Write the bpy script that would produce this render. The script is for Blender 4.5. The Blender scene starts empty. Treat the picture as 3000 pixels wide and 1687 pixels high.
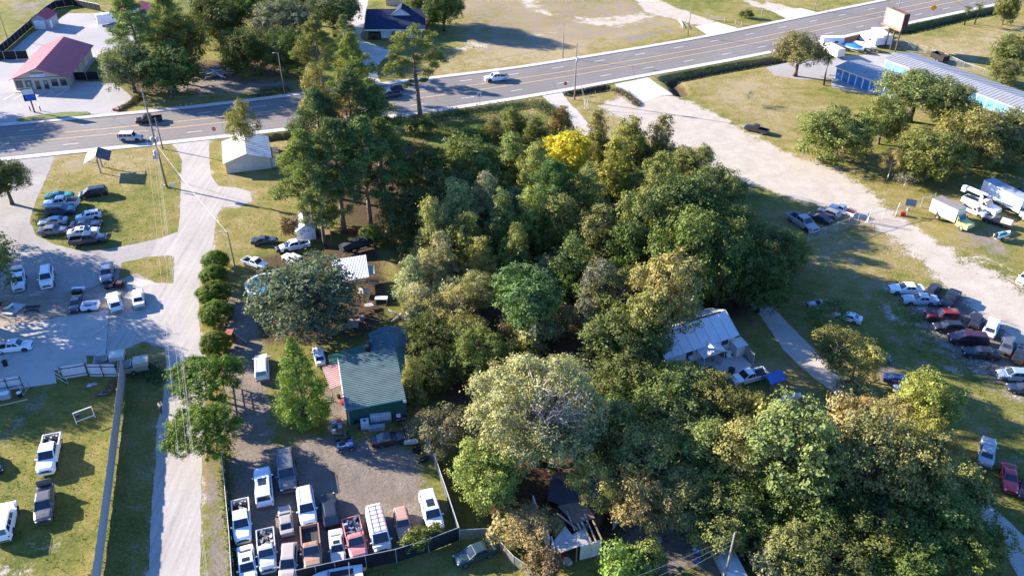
import bpy, bmesh, math, random
import numpy as np
from mathutils import Vector, Matrix
random.seed(11)
RNG = np.random.default_rng(7)
sc = bpy.context.scene
COL = sc.collection
R = math.radians
# ------------------------------------------------------------------ camera
CAM_H, CAM_F, CAM_T = 74.5, 2480.0, R(34.3)
cam = bpy.data.cameras.new('camera'); camo = bpy.data.objects.new('camera', cam); COL.objects.link(camo)
camo.location = (0, 0, CAM_H); camo.rotation_euler = (R(90) - CAM_T, 0, 0)
cam.sensor_width = 36.0; cam.lens = 36.0 * CAM_F / 3000.0; cam.clip_end = 9000; cam.clip_start = 1.0
sc.camera = camo
# ------------------------------------------------------------------ light
SUN_EL, SUN_AZ = R(19.5), R(158.0)          # the sun stands low on the far left
wd = bpy.data.worlds.new('World'); sc.world = wd; wd.use_nodes = True
wn = wd.node_tree; wn.nodes.clear()
sky = wn.nodes.new('ShaderNodeTexSky'); sky.sky_type = 'NISHITA'; sky.sun_disc = False
sky.sun_elevation = SUN_EL; sky.sun_rotation = R(90) - SUN_AZ
sky.air_density = 1.0; sky.dust_density = 0.2; sky.ozone_density = 6.0
bg = wn.nodes.new('ShaderNodeBackground'); bg.inputs[1].default_value = 0.088
wo = wn.nodes.new('ShaderNodeOutputWorld')
wb = wn.nodes.new('ShaderNodeMix'); wb.data_type = 'RGBA'; wb.blend_type = 'MULTIPLY'; wb.inputs[0].default_value = 1.0; wb.inputs[7].default_value = (.80, .98, 1.28, 1)   # camera white balance, the same over the whole sky
wn.links.new(sky.outputs[0], wb.inputs[6]); wn.links.new(wb.outputs[2], bg.inputs[0]); wn.links.new(bg.outputs[0], wo.inputs[0])
sl = bpy.data.lights.new('sun', 'SUN'); sl.energy = 5.0; sl.angle = R(0.53); sl.color = (1.0, 0.90, 0.77)
so = bpy.data.objects.new('sun', sl); COL.objects.link(so)
tosun = Vector((math.cos(SUN_AZ) * math.cos(SUN_EL), math.sin(SUN_AZ) * math.cos(SUN_EL), math.sin(SUN_EL)))
so.rotation_euler = tosun.to_track_quat('Z', 'Y').to_euler(); so.location = (-200, 100, 120)
vs = sc.view_settings; vs.view_transform = 'Standard'; vs.look = 'None'; vs.gamma = 1.0
vs.exposure = 1.95; vs.use_curve_mapping = False
# ------------------------------------------------------------------ where a pixel of the survey photo meets height z
def G(px, py, z=0.0):
    u = (px - 1500.0) / CAM_F; v = (843.5 - py) / CAM_F
    s, c = math.sin(CAM_T), math.cos(CAM_T)
    d = (u, c + v * s, -s + v * c); t = (z - CAM_H) / d[2]
    return Vector((d[0] * t, d[1] * t, z))
def P(c, r, x, y):          # tile (column,row) of the survey grid -> pixel
    s = 3.393 if r == 3 else 3.4347
    return (c * 750 + x / s, r * 420 + y / s)
def D(x, y): return (x * 1.1646, y * 1.1646)
def W(pts, z=0.0): return [G(p[0], p[1], z) for p in pts]
def DW(pts, z=0.0): return [G(*D(*p), z) for p in pts]
# ------------------------------------------------------------------ materials
MATS = {}
class NT:
    def __init__(s, name):
        s.m = bpy.data.materials.new(name); s.m.use_nodes = True; s.t = s.m.node_tree
        s.b = s.t.nodes['Principled BSDF']; s.out = s.t.nodes['Material Output']
    def n(s, typ, **k):
        nd = s.t.nodes.new(typ)
        for a, v in k.items():
            if a.startswith('i_'):
                key = a[2:]
                key = int(key) if key.isdigit() else key
                nd.inputs[key].default_value = v
            else: setattr(nd, a, v)
        return nd
    def l(s, a, b): s.t.links.new(a, b)
    def noise(s, scale, detail=4, rough=.55, vec=None, dist=0):
        nd = s.n('ShaderNodeTexNoise', i_Scale=scale, i_Detail=detail, i_Roughness=rough, i_Distortion=dist)
        if vec is not None: s.l(vec, nd.inputs['Vector'])
        return nd.outputs['Fac']
    def ramp(s, fac, stops):
        nd = s.n('ShaderNodeValToRGB'); e = nd.color_ramp.elements
        while len(e) < len(stops): e.new(.5)
        for q, (p, c) in zip(e, stops):
            q.position = p; q.color = (*c, 1) if hasattr(c, '__len__') else (c, c, c, 1)
        s.l(fac, nd.inputs[0]); return nd.outputs[0]
    def mix(s, fac, a, b, mode='MIX'):
        nd = s.n('ShaderNodeMix', data_type='RGBA', blend_type=mode)
        for v, i in ((fac, 0), (a, 6), (b, 7)):
            if hasattr(v, 'is_linked'): s.l(v, nd.inputs[i])
            elif hasattr(v, '__len__'): nd.inputs[i].default_value = (*v, 1)
            else: nd.inputs[i].default_value = v
        return nd.outputs[2]
    def math(s, op, a, b=0.0, clamp=False):
        nd = s.n('ShaderNodeMath', operation=op, use_clamp=clamp)
        for v, i in ((a, 0), (b, 1)):
            if hasattr(v, 'is_linked'): s.l(v, nd.inputs[i])
            else: nd.inputs[i].default_value = v
        return nd.outputs[0]
    def sstep(s, v, a, b):
        nd = s.n('ShaderNodeMapRange', interpolation_type='SMOOTHSTEP', i_1=a, i_2=b); s.l(v, nd.inputs[0]); return nd.outputs[0]
    def obj(s): return s.n('ShaderNodeTexCoord').outputs['Object']
    def pos(s): return s.n('ShaderNodeNewGeometry').outputs['Position']
    def bump(s, h, strength=.3, dist=.05):
        nd = s.n('ShaderNodeBump', i_Strength=strength, i_Distance=dist); s.l(h, nd.inputs['Height'])
        s.l(nd.outputs[0], s.b.inputs['Normal'])
    def col(s, c):
        if hasattr(c, 'is_linked'): s.l(c, s.b.inputs['Base Color'])
        else: s.b.inputs['Base Color'].default_value = (*c, 1)
    def set(s, rough=.8, metal=0, spec=.3):
        s.b.inputs['Roughness'].default_value = rough; s.b.inputs['Metallic'].default_value = metal
        s.b.inputs['Specular IOR Level'].default_value = spec
def plain(name, c, rough=.7, metal=0, var=.18, scale=1.5, spec=.3, bump=0, world=False):
    if name in MATS: return MATS[name]
    t = NT(name); v = t.pos() if world else t.obj()
    f = t.noise(scale, 5, .6, v)
    f2 = t.noise(scale * 9, 3, .6, v)
    ff = t.math('ADD', t.math('MULTIPLY', f, .7), t.math('MULTIPLY', f2, .3))
    t.col(t.ramp(ff, [(.3, tuple(max(0, q * (1 - var)) for q in c)), (.7, tuple(min(1, q * (1 + var)) for q in c))]))
    t.set(rough, metal, spec)
    if bump: t.bump(f2, bump, .03)
    MATS[name] = t.m; return t.m
# ------------------------------------------------------------------ mesh builder
class MB:
    def __init__(s): s.v = []; s.f = []; s.mi = []; s.m = 0
    def add(s, vs, fs):
        o = len(s.v); s.v += [tuple(q) for q in vs]
        s.f += [tuple(i + o for i in f) for f in fs]; s.mi += [s.m] * len(fs)
    def box(s, c, d, rz=0, ry=0, rx=0):
        x, y, z = (q / 2 for q in d); M = Matrix.Translation(c) @ Matrix.Rotation(rz, 4, 'Z') @ Matrix.Rotation(ry, 4, 'Y') @ Matrix.Rotation(rx, 4, 'X')
        vs = [M @ Vector((a * x, b * y, e * z)) for a in (-1, 1) for b in (-1, 1) for e in (-1, 1)]
        s.add(vs, [(0, 1, 3, 2), (4, 6, 7, 5), (0, 4, 5, 1), (2, 3, 7, 6), (0, 2, 6, 4), (1, 5, 7, 3)])
    def beam(s, a, b, w, h=None):       # square bar between two points
        a, b = Vector(a), Vector(b); d = (b - a).normalized(); h = h or w
        u = d.cross(Vector((0, 0, 1)));  u = Vector((1, 0, 0)) if u.length < 1e-4 else u.normalized(); k = u.cross(d)
        vs = [p + u * (w / 2 * i) + k * (h / 2 * j) for p in (a, b) for i, j in ((-1, -1), (1, -1), (1, 1), (-1, 1))]
        s.add(vs, [(3, 2, 1, 0), (4, 5, 6, 7), (0, 1, 5, 4), (1, 2, 6, 5), (2, 3, 7, 6), (3, 0, 4, 7)])
    def tube(s, pts, rad, n=6, cap=True):
        pts = [Vector(p) for p in pts]; rad = rad if hasattr(rad, '__len__') else [rad] * len(pts); vs = []; fs = []
        for i, p in enumerate(pts):
            d = (pts[min(i + 1, len(pts) - 1)] - pts[max(i - 1, 0)]).normalized()
            u = d.cross(Vector((0, 0, 1))); u = Vector((1, 0, 0)) if u.length < 1e-3 else u.normalized(); k = u.cross(d)
            for j in range(n):
                a = 2 * math.pi * j / n; vs.append(p + (u * math.cos(a) + k * math.sin(a)) * rad[i])
        for i in range(len(pts) - 1):
            for j in range(n): fs.append((i * n + j, i * n + (j + 1) % n, (i + 1) * n + (j + 1) % n, (i + 1) * n + j))
        if cap: fs.append(tuple(range(n - 1, -1, -1))); fs.append(tuple(range((len(pts) - 1) * n, len(pts) * n)))
        s.add(vs, fs)
    def prism(s, poly, z0, z1):
        n = len(poly); vs = [(p[0], p[1], z0) for p in poly] + [(p[0], p[1], z1) for p in poly]
        s.add(vs, [tuple(range(n - 1, -1, -1)), tuple(range(n, 2 * n))] + [(i, (i + 1) % n, n + (i + 1) % n, n + i) for i in range(n)])
    def slab(s, q, t):                  # a four-cornered sheet with thickness t along its normal (downwards)
        q = [Vector(p) for p in q]; nn = (q[1] - q[0]).cross(q[3] - q[0]).normalized()
        lo = [p - nn * t for p in q]; s.add(q + lo, [(0, 1, 2, 3), (7, 6, 5, 4), (0, 4, 5, 1), (1, 5, 6, 2), (2, 6, 7, 3), (3, 7, 4, 0)])
    def quad(s, *q): s.add(q, [tuple(range(len(q)))])
    def loft(s, rings, close=True, caps=True):
        n = len(rings[0]); vs = [p for r in rings for p in r]; fs = []
        for i in range(len(rings) - 1):
            for j in range(n if close else n - 1):
                fs.append((i * n + j, i * n + (j + 1) % n, (i + 1) * n + (j + 1) % n, (i + 1) * n + j))
        if caps: fs.append(tuple(range(n - 1, -1, -1))); fs.append(tuple(range((len(rings) - 1) * n, len(rings) * n)))
        s.add(vs, fs)
    def mesh(s, name, mats, smooth=False):
        me = bpy.data.meshes.new(name); me.from_pydata(s.v, [], s.f)
        for m in (mats if isinstance(mats, (list, tuple)) else [mats]): me.materials.append(m)
        me.polygons.foreach_set('material_index', s.mi)
        if smooth: me.polygons.foreach_set('use_smooth', [True] * len(s.f))
        me.update(); return me
    def build(s, name, mats, parent=None, smooth=False, **tagk):
        return link(name, s.mesh(name, mats, smooth), parent, **tagk)
def link(name, me, parent=None, loc=None, rz=None, label=None, cat=None, group=None, kind=None, color=None):
    o = bpy.data.objects.new(name, me); COL.objects.link(o)
    if parent is not None: o.parent = parent
    if loc is not None: o.location = loc
    if rz is not None: o.rotation_euler = (0, 0, rz)
    if color is not None: o.color = (*color, 1)
    if label: o['label'] = label
    if cat: o['category'] = cat
    if group: o['group'] = group
    if kind: o['kind'] = kind
    return o
def thing(name, label, cat, loc=(0, 0, 0), rz=0, group=None, kind=None):
    o = link(name, None, None, loc, rz, label, cat, group, kind); o.empty_display_size = .3; return o
def smooth_line(pts, n=8):
    out = []; q = [pts[0]] + list(pts) + [pts[-1]]
    for i in range(1, len(q) - 2):
        for k in range(n):
            t = k / n; a, b, c, d = (Vector(p) for p in q[i - 1:i + 3])
            out.append(.5 * ((2 * b) + (-a + c) * t + (2 * a - 5 * b + 4 * c - d) * t * t + (-a + 3 * b - 3 * c + d) * t ** 3))
    out.append(Vector(pts[-1])); return out
def resample(pts, n):
    pts = [Vector(p) for p in pts]; L = [0]
    for a, b in zip(pts, pts[1:]): L.append(L[-1] + (b - a).length)
    out = []; j = 0
    for i in range(n):
        t = L[-1] * i / (n - 1)
        while j < len(L) - 2 and L[j + 1] < t: j += 1
        out.append(pts[j].lerp(pts[j + 1], (t - L[j]) / max(1e-9, L[j + 1] - L[j])))
    return out
# ------------------------------------------------------------------ highway lines
FAR = smooth_line(W([(-330, 400), (-150, 384), (0, 371), (195, 353), (361, 338), (495, 325), (750, 296), (990, 265), (1245, 235), (1500, 204), (1689, 175), (1890, 142), (2079, 109), (2250, 74), (2410, 41), (2611, 0), (2900, -62)]), 6)
NEAR = smooth_line(W([(-330, 497), (-150, 479), (17, 462), (175, 445), (361, 427), (520, 411), (773, 383), (930, 364), (1134, 339), (1257, 323), (1500, 287), (1698, 253), (1893, 217), (2100, 180), (2250, 151), (2451, 109), (2663, 65), (2818, 32), (2990, -4), (3300, -66)]), 6)
NS = 160
FAR = resample(FAR, NS); NEAR = resample(NEAR, NS)
for _ in range(6):
    for L in (FAR, NEAR):
        L[1:-1] = [(a + b * 2 + c) / 4 for a, b, c in zip(L, L[1:], L[2:])]
def road_at(i, t):                      # i along (float), t across (0 far edge .. 1 near edge)
    k = max(0, min(NS - 2, int(i))); u = i - k
    return FAR[k].lerp(FAR[k + 1], u).lerp(NEAR[k].lerp(NEAR[k + 1], u), t)
def offset(line, d):
    out = []
    for i, p in enumerate(line):
        a = line[max(0, i - 1)]; b = line[min(len(line) - 1, i + 1)]; t = (b - a).normalized()
        out.append(p + Vector((t.y, -t.x, 0)) * d)     # d>0: to the right of travel (towards the camera)
    return out
# ------------------------------------------------------------------ terrain
X0, X1, Y0, Y1, STEP = -175.0, 175.0, 42.0, 285.0, 0.7
gx = np.arange(X0, X1 + .01, STEP); gy = np.arange(Y0, Y1 + .01, STEP)
GX, GY = np.meshgrid(gx, gy)
def pdist(line, closed=False):
    best = np.full(GX.shape, 1e9); n = len(line)
    for i in range(n if closed else n - 1):
        a, b = line[i], line[(i + 1) % n]; dx, dy = b[0] - a[0], b[1] - a[1]; L = dx * dx + dy * dy + 1e-9
        t = np.clip(((GX - a[0]) * dx + (GY - a[1]) * dy) / L, 0, 1)
        best = np.minimum(best, np.hypot(GX - a[0] - t * dx, GY - a[1] - t * dy))
    return best
def inside(poly):
    c = np.zeros(GX.shape, bool); n = len(poly)
    for i in range(n):
        x1, y1 = poly[i][0], poly[i][1]; x2, y2 = poly[(i + 1) % n][0], poly[(i + 1) % n][1]
        if y1 == y2: continue
        c ^= ((y1 > GY) != (y2 > GY)) & (GX < (x2 - x1) * (GY - y1) / (y2 - y1) + x1)
    return c
def area(poly, soft=2.0):
    d = pdist(poly, True); d = np.where(inside(poly), d, -d)
    return np.clip(d / soft * .5 + .5, 0, 1)
GZ = np.zeros(GX.shape)
def ditch(line, depth, w_in, w_flat, w_out):
    global GZ
    d = pdist(line); GZ -= depth * np.clip(1 - np.maximum(0, d - w_flat) / w_out, 0, 1) ** 1.5
# ditches along the near side of the highway, with the crossings left level
def dline(pts): return W(pts)
ditch(dline([(1965, 232), (2080, 210), (2200, 188), (2330, 168)]), 1.5, 2, .9, 2.6)
ditch(dline([(1680, 272), (1740, 263), (1775, 258)]), 1.2, 2, .7, 2.2)
ditch(dline([(1180, 357), (1300, 340), (1420, 324), (1540, 308)]), 1.2, 2, .7, 2.4)
ditch(dline([(790, 404), (850, 397)]), 1.0, 2, .7, 2.0)
ditch(dline([(2640, 92), (2720, 75), (2830, 48), (2950, 24)]), 1.5, 2, 1.0, 3.0)
ditch(dline([(1965, 232), (1985, 262), (1995, 275)]), 1.1, 2, .6, 1.8)
road_keep = inside(list(FAR) + list(reversed(offset(NEAR, 2.6))))
GZ[road_keep] = 0
GZ += .05 * np.sin(GX * .31 + 1.3) * np.sin(GY * .27) * (GZ < -.02)
LANE_PX = [(497, 417), (540, 412), (590, 407), (613, 402), (614, 478), (622, 520), (640, 545), (690, 550), (735, 562), (738, 590), (700, 606), (650, 608), (634, 640), (623, 726), (600, 757), (588, 800), (585, 840), (585, 956), (597, 1044), (600, 1150), (594, 1260), (592, 1348), (589, 1525), (588, 1720), (433, 1720), (442, 1525), (456, 1350), (460, 1250), (478, 1169), (487, 1082), (484, 1020), (420, 1000), (370, 1020), (312, 1040), (320, 910), (380, 850), (450, 828), (508, 830), (512, 755), (500, 748), (440, 752), (466, 700), (521, 679), (527, 632), (530, 560), (533, 470), (520, 440)]
M_sand = np.zeros(GX.shape); M_dirt = M_sand.copy(); M_lit_shade = M_sand.copy(); M_dry = M_sand.copy(); M_patch = M_sand.copy()
def mx(arr, poly, soft=2.0, amt=1.0): np.maximum(arr, area(poly, soft) * amt, out=arr)
# pale sand and gravel: the wide drive on the right, the tracks beyond the highway, the yard bottom left
mx(M_sand, DW([(1500, 262), (1600, 235), (1700, 240), (1800, 285), (1880, 332), (1990, 388), (2090, 418), (2190, 478), (2260, 545), (2330, 590), (2450, 672), (2600, 752), (2640, 800), (2640, 900), (2560, 865), (2460, 790), (2370, 712), (2290, 640), (2230, 588), (2150, 545), (2010, 505), (1900, 470), (1790, 440), (1700, 400), (1600, 330)]), 4.5)
mx(M_sand, DW([(1440, 320), (1560, 300), (1600, 340), (1490, 345)]), 4, .5)
mx(M_sand, DW([(2280, 560), (2400, 620), (2500, 655), (2640, 720), (2640, 950), (2500, 830), (2380, 720)]), 9, .80)
mx(M_sand, W([P(2, 0, 1180, -60), P(2, 0, 1420, -40), P(2, 0, 1600, 60), P(2, 0, 1850, 150), P(2, 0, 2050, 230), P(2, 0, 1880, 260), P(2, 0, 1600, 190), P(2, 0, 1330, 120)]), 2.5)
mx(M_sand, W([P(2, 0, 490, 150), P(2, 0, 900, 150), P(2, 0, 1330, 100), P(2, 0, 1560, 170), P(2, 0, 1350, 250), P(2, 0, 1000, 310), P(2, 0, 600, 250)]), 5, .62)
mx(M_sand, W([P(2, 0, -60, -40), P(2, 0, 250, -60), P(2, 0, 350, 80), P(2, 0, 520, 150), P(2, 0, 400, 200), P(2, 0, 150, 120)]), 5, .66)
mx(M_sand, W([P(2, 0, 0, 330), P(2, 0, 400, 290), P(2, 0, 560, 330), P(2, 0, 480, 370), P(2, 0, 0, 430)]), 5, .55)
mx(M_sand, W([P(2, 0, 2250, -40), P(2, 0, 2600, 60), P(2, 0, 2640, 130), P(2, 0, 2400, 60)]), 3, .9)
mx(M_sand, W([P(3, 0, -40, 20), P(3, 0, 120, 40), P(3, 0, 330, 110), P(3, 0, 200, 150), P(3, 0, 0, 90)]), 2, .9)
mx(M_sand, W([P(1, 0, 1800, 500), P(1, 0, 2150, 400), P(1, 0, 2500, 420), P(1, 0, 2300, 520), P(1, 0, 1950, 540)]), 5, .62)
mx(M_sand, W([P(0, 3, 230, 1080), P(0, 3, 500, 1060), P(0, 3, 640, 1120), P(0, 3, 790, 1230), P(0, 3, 600, 1290), P(0, 3, 380, 1280), P(0, 3, 250, 1240)]), 3, .68)
mx(M_sand, W([P(0, 3, -150, 1290), P(0, 3, 150, 1270), P(0, 3, 330, 1400), P(0, 3, 250, 1480), P(0, 3, -150, 1500)]), 3, .8)
mx(M_sand, W([P(0, 3, 640, 990), P(0, 3, 780, 960), P(0, 3, 720, 1060)]), 2.5, .6)
for q in [[(1060, 170), (1250, 140), (1300, 260), (1520, 400), (1440, 420), (1160, 370)], [(1500, 650), (1690, 640), (1680, 750), (1560, 760)], [(1650, 750), (1900, 800), (2020, 900), (1900, 900), (1750, 850)], [(1960, -10), (1110, 10), (1100, 110), (1030, 90)], [(2080, 910), (2200, 960), (2180, 1020), (2090, 960)], [(2300, 1130), (2450, 1180), (2500, 1300), (2350, 1250)]]:
    mx(M_sand, W([P(3, 2, *p) for p in q]), 3.5, .74)
mx(M_sand, W([P(3, 3, 2400, -40), P(3, 3, 2620, 0), P(3, 3, 2620, 160), P(3, 3, 2500, 60)]), 3, .6)
mx(M_sand, W(LANE_PX), 2.6, .95)
# bare brown dirt: the fenced yard, drive beside the green house, verges of the gravel lane
mx(M_dirt, W([(655, 930), (760, 925), (800, 1050), (820, 1290), (950, 1260), (1200, 1300), (1240, 1330), (1330, 1560), (1000, 1680), (690, 1720), (660, 1400), (650, 1150)]), 3, .8)
mx(M_dirt, W([(590, 1330), (655, 1330), (670, 1500), (690, 1720), (580, 1720), (590, 1500)]), 2, .74)
mx(M_dirt, W([(430, 1200), (470, 1180), (455, 1400), (435, 1720), (340, 1720), (390, 1400)]), 3, .6)
mx(M_dirt, W([(640, 870), (760, 880), (760, 1000), (655, 1000)]), 2, .85)
mx(M_dirt, W([(940, 1120), (1020, 1120), (1030, 1250), (960, 1250)]), 2, .9)
mx(M_dirt, DW([(480, 185), (580, 190), (740, 200), (760, 230), (600, 240), (470, 240), (400, 240)]), 5, .8)
mx(M_dirt, DW([(1560, 1280), (1800, 1300), (1900, 1460), (1500, 1470)]), 4, .8)
mx(M_dirt, DW([(1780, 890), (1880, 880), (1940, 940), (1840, 975)]), 3, .8)
mx(M_dirt, DW([(2300, 560), (2520, 600), (2600, 700), (2400, 640)]), 6, .55)
mx(M_dirt, DW([(2480, 1130), (2580, 1120), (2600, 1300), (2500, 1230)]), 4, .6)
mx(M_dirt, DW([(0, 690), (120, 680), (330, 700), (420, 720), (420, 800), (360, 770), (0, 850)]), 3, .7)
mx(M_dirt, W([(20, 1240), (85, 1150), (150, 1120), (170, 1140), (110, 1210), (40, 1290), (-40, 1320), (-40, 1290)]), 2, .62)
mx(M_dirt, DW([(520, 1160), (545, 1150), (560, 1449), (520, 1449)]), 3, .6)
mx(M_dirt, W([P(0, 0, -60, -20), P(0, 0, 900, -20), P(0, 0, 480, 100), P(0, 0, 300, 250), P(0, 0, 0, 200)]), 8, .6)
mx(M_dirt, DW([(1480, 100), (1560, 80), (1700, 60), (1740, 80), (1600, 120)]), 5, .55)
mx(M_dirt, DW([(2230, 720), (2400, 690), (2640, 800), (2640, 1120), (2480, 1000), (2330, 900), (2250, 820)]), 7, .66)
mx(M_sand, DW([(2200, 720), (2330, 700), (2450, 800), (2600, 930), (2600, 1060), (2430, 960), (2280, 840)]), 8, .60)
mx(M_dirt, DW([(1960, 560), (2220, 560), (2330, 660), (2250, 760), (2080, 720)]), 9, .46)
mx(M_sand, DW([(1830, 440), (1990, 470), (2160, 540), (2040, 540), (1900, 500)]), 6, .50)
mx(M_dirt, DW([(1110, -20), (1640, -20), (1760, 70), (1500, 130), (1180, 170), (1100, 100)]), 10, .50)
mx(M_dirt, DW([(1700, 190), (1980, 170), (1990, 260), (1880, 320), (1760, 260)]), 9, .42)
mx(M_dirt, DW([(2290, 540), (2600, 560), (2600, 720), (2420, 640)]), 7, .60)
mx(M_dirt, DW([(120, 400), (250, 375), (330, 400), (200, 450), (110, 460)]), 5, .46)
mx(M_dirt, DW([(2080, 680), (2250, 700), (2300, 820), (2420, 950), (2560, 1100), (2500, 1200), (2330, 1000), (2180, 850)]), 8, .58)
mx(M_dirt, W([P(3, 2, *p) for p in ((1500, -20), (1850, 40), (2150, 260), (2600, 650), (2640, 1150), (2100, 900), (1750, 560), (1480, 300))]), 5, .74)
mx(M_sand, W([P(3, 2, *p) for p in ((1900, 60), (2200, 200), (2640, 480), (2640, 760), (2300, 420), (2000, 240))]), 5, .60)
mx(M_dirt, W([P(3, 2, *p) for p in ((900, 680), (1200, 700), (1500, 900), (1500, 1050), (1100, 1000))]), 4, .72)
# forest floor; along the ditches the same mask paints bank shade
mx(M_lit_shade, DW([(740, 420), (960, 330), (1230, 400), (1500, 360), (1700, 400), (1900, 560), (2030, 640), (1920, 760), (1860, 830), (1750, 900), (1900, 1000), (2100, 1030), (2520, 1250), (2500, 1460), (1600, 1440), (1200, 1300), (1090, 1100), (1060, 850), (980, 640), (860, 570)]), 6, .9)
mx(M_lit_shade, DW([(280, 200), (400, 150), (600, 150), (760, 120), (740, 200), (600, 195), (480, 240), (330, 240)]), 5, .8)
mx(M_lit_shade, DW([(620, 640), (960, 600), (1010, 760), (960, 850), (800, 880), (640, 880), (600, 760)]), 3, .75)
mx(M_lit_shade, DW([(300, 970), (415, 930), (410, 1060), (375, 1449), (240, 1449), (300, 1100)]), 2, .25)
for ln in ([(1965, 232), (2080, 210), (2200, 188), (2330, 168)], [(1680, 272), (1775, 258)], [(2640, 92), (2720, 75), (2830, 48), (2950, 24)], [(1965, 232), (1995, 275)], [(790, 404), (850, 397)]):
    np.maximum(M_lit_shade, np.clip(1.0 - pdist(W(ln)) / 3.4, 0, 1) * 1.0, out=M_lit_shade)  # dark brown shade of the ditch banks, put into the ground colour
# sun-dried grass
for q in [[(1680, 200), (2000, 160), (2000, 380), (1870, 320)], [(2240, 90), (2600, 60), (2600, 140), (2400, 160)], [(1120, 0), (1600, 0), (1760, 80), (1400, 180), (1100, 180)], [(2040, 600), (2300, 560), (2420, 680), (2200, 700)], [(1450, 250), (1560, 250), (1590, 300), (1480, 310)], [(540, 360), (720, 370), (700, 560), (560, 600)], [(1600, 60), (1760, 70), (1700, 110), (1500, 130)], [(120, 380), (330, 370), (440, 400), (300, 440), (130, 440)], [(1990, 540), (2180, 560), (2060, 600)]]:
    mx(M_dry, DW(q), 9, .7)
me = bpy.data.meshes.new('ground')
ny, nx = GX.shape
edge = np.ones(GX.shape, bool); edge[1:-1, 1:-1] = False; GZ[edge] = 0
co = np.stack([GX, GY, GZ], -1).reshape(-1, 3)
FARV = np.array([(-3500, -3000, 0), (3500, -3000, 0), (3500, 4000, 0), (-3500, 4000, 0)], float)
nv = nx * ny
idx = np.arange(nv).reshape(ny, nx)
q = np.stack([idx[:-1, :-1], idx[:-1, 1:], idx[1:, 1:], idx[1:, :-1]], -1).reshape(-1, 4)
c00, c10, c11, c01 = idx[0, 0], idx[0, -1], idx[-1, -1], idx[-1, 0]
sk = [list(idx[0, :][::-1]) + [nv, nv + 1], list(idx[:, -1][::-1]) + [nv + 1, nv + 2], list(idx[-1, :]) + [nv + 2, nv + 3], list(idx[:, 0]) + [nv + 3, nv]]
loops = np.concatenate([q.ravel()] + [np.array(s) for s in sk])
tot = np.concatenate([np.full(len(q), 4), np.array([len(s) for s in sk])])
me.vertices.add(nv + 4); me.vertices.foreach_set('co', np.concatenate([co, FARV]).ravel())
me.loops.add(len(loops)); me.loops.foreach_set('vertex_index', loops.astype(np.int32))
me.polygons.add(len(tot)); me.polygons.foreach_set('loop_start', np.concatenate([[0], np.cumsum(tot)[:-1]]).astype(np.int32)); me.polygons.foreach_set('loop_total', tot.astype(np.int32))
me.polygons.foreach_set('use_smooth', np.ones(len(tot), bool))
me.update(calc_edges=True); me.validate()
for nm, arr in (('sand', M_sand), ('dirt', M_dirt), ('litter_shade', M_lit_shade), ('dry', M_dry)):
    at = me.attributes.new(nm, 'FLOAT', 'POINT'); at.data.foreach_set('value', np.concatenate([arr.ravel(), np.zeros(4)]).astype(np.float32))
def ground_z(x, y):
    i = int((x - X0) / STEP); j = int((y - Y0) / STEP)
    if 0 <= i < nx - 1 and 0 <= j < ny - 1: return float(GZ[j, i])
    return 0.0
def ground_mat():
    t = NT('ground_grass'); p = t.pos()
    n1 = t.noise(.035, 6, .6, p); n2 = t.noise(.35, 6, .65, p); n3 = t.noise(2.6, 5, .7, p); n4 = t.noise(14, 3, .7, p)
    dry = t.n('ShaderNodeAttribute', attribute_name='dry').outputs['Fac']
    a = t.math('ADD', t.math('MULTIPLY', n1, .62), t.math('MULTIPLY', n2, .50)); a = t.math('SUBTRACT', t.math('ADD', a, t.math('MULTIPLY', n3, .34)), .225)
    a = t.math('ADD', a, t.math('MULTIPLY', dry, .22))
    g = t.ramp(a, [(.34, (.072, .098, .020)), (.44, (.150, .160, .034)), (.54, (.250, .212, .062)), (.62, (.315, .245, .108)), (.70, (.38, .30, .17))])
    g = t.mix(t.math('MULTIPLY', t.sstep(n4, .42, .72), .5), g, (.05, .07, .016)); g = t.mix(t.math('MULTIPLY', t.sstep(n3, .5, .75), .35), g, (.30, .25, .11))
    def mask(nm, lo=.42, hi=.6, k=.75):
        at = t.n('ShaderNodeAttribute', attribute_name=nm).outputs['Fac']
        nz = t.math('ADD', t.math('MULTIPLY', n2, .55), t.math('MULTIPLY', n3, .45)); nz = t.math('MULTIPLY', t.math('SUBTRACT', nz, .5), k * 2)
        gate = t.math('MULTIPLY', nz, t.math('MINIMUM', t.math('MULTIPLY', at, 4), 1.0))
        return t.sstep(t.math('ADD', at, gate), lo, hi)
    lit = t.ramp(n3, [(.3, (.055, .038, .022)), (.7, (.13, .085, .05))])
    g = t.mix(mask('litter_shade', .35, .7), g, lit)
    dirt = t.ramp(t.math('ADD', t.math('MULTIPLY', n2, .5), t.math('MULTIPLY', n3, .5)), [(.3, (.13, .104, .082)), (.55, (.245, .205, .168)), (.75, (.40, .345, .29))])
    dirt = t.mix(t.math('MULTIPLY', t.sstep(n4, .5, .8), .3), dirt, (.13, .09, .06))
    g = t.mix(mask('dirt', .40, .62), g, dirt)
    sand = t.ramp(t.math('ADD', t.math('MULTIPLY', n2, .5), t.math('MULTIPLY', n3, .5)), [(.28, (.33, .27, .205)), (.44, (.40, .34, .268)), (.56, (.455, .40, .322)), (.72, (.52, .465, .385))])
    ms = mask('sand', .42, .60); g = t.mix(ms, g, sand)
    t.col(g); t.set(.95, 0, .1)
    h = t.math('ADD', t.math('MULTIPLY', n3, .6), t.math('MULTIPLY', n4, .4))
    h = t.math('MULTIPLY', h, t.math('SUBTRACT', 1.0, t.math('MULTIPLY', ms, .82))); t.bump(h, 1.0, .35)
    return t.m
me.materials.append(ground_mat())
link('ground', me, kind='structure', label='grass, dirt and sand of the open ground')
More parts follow.
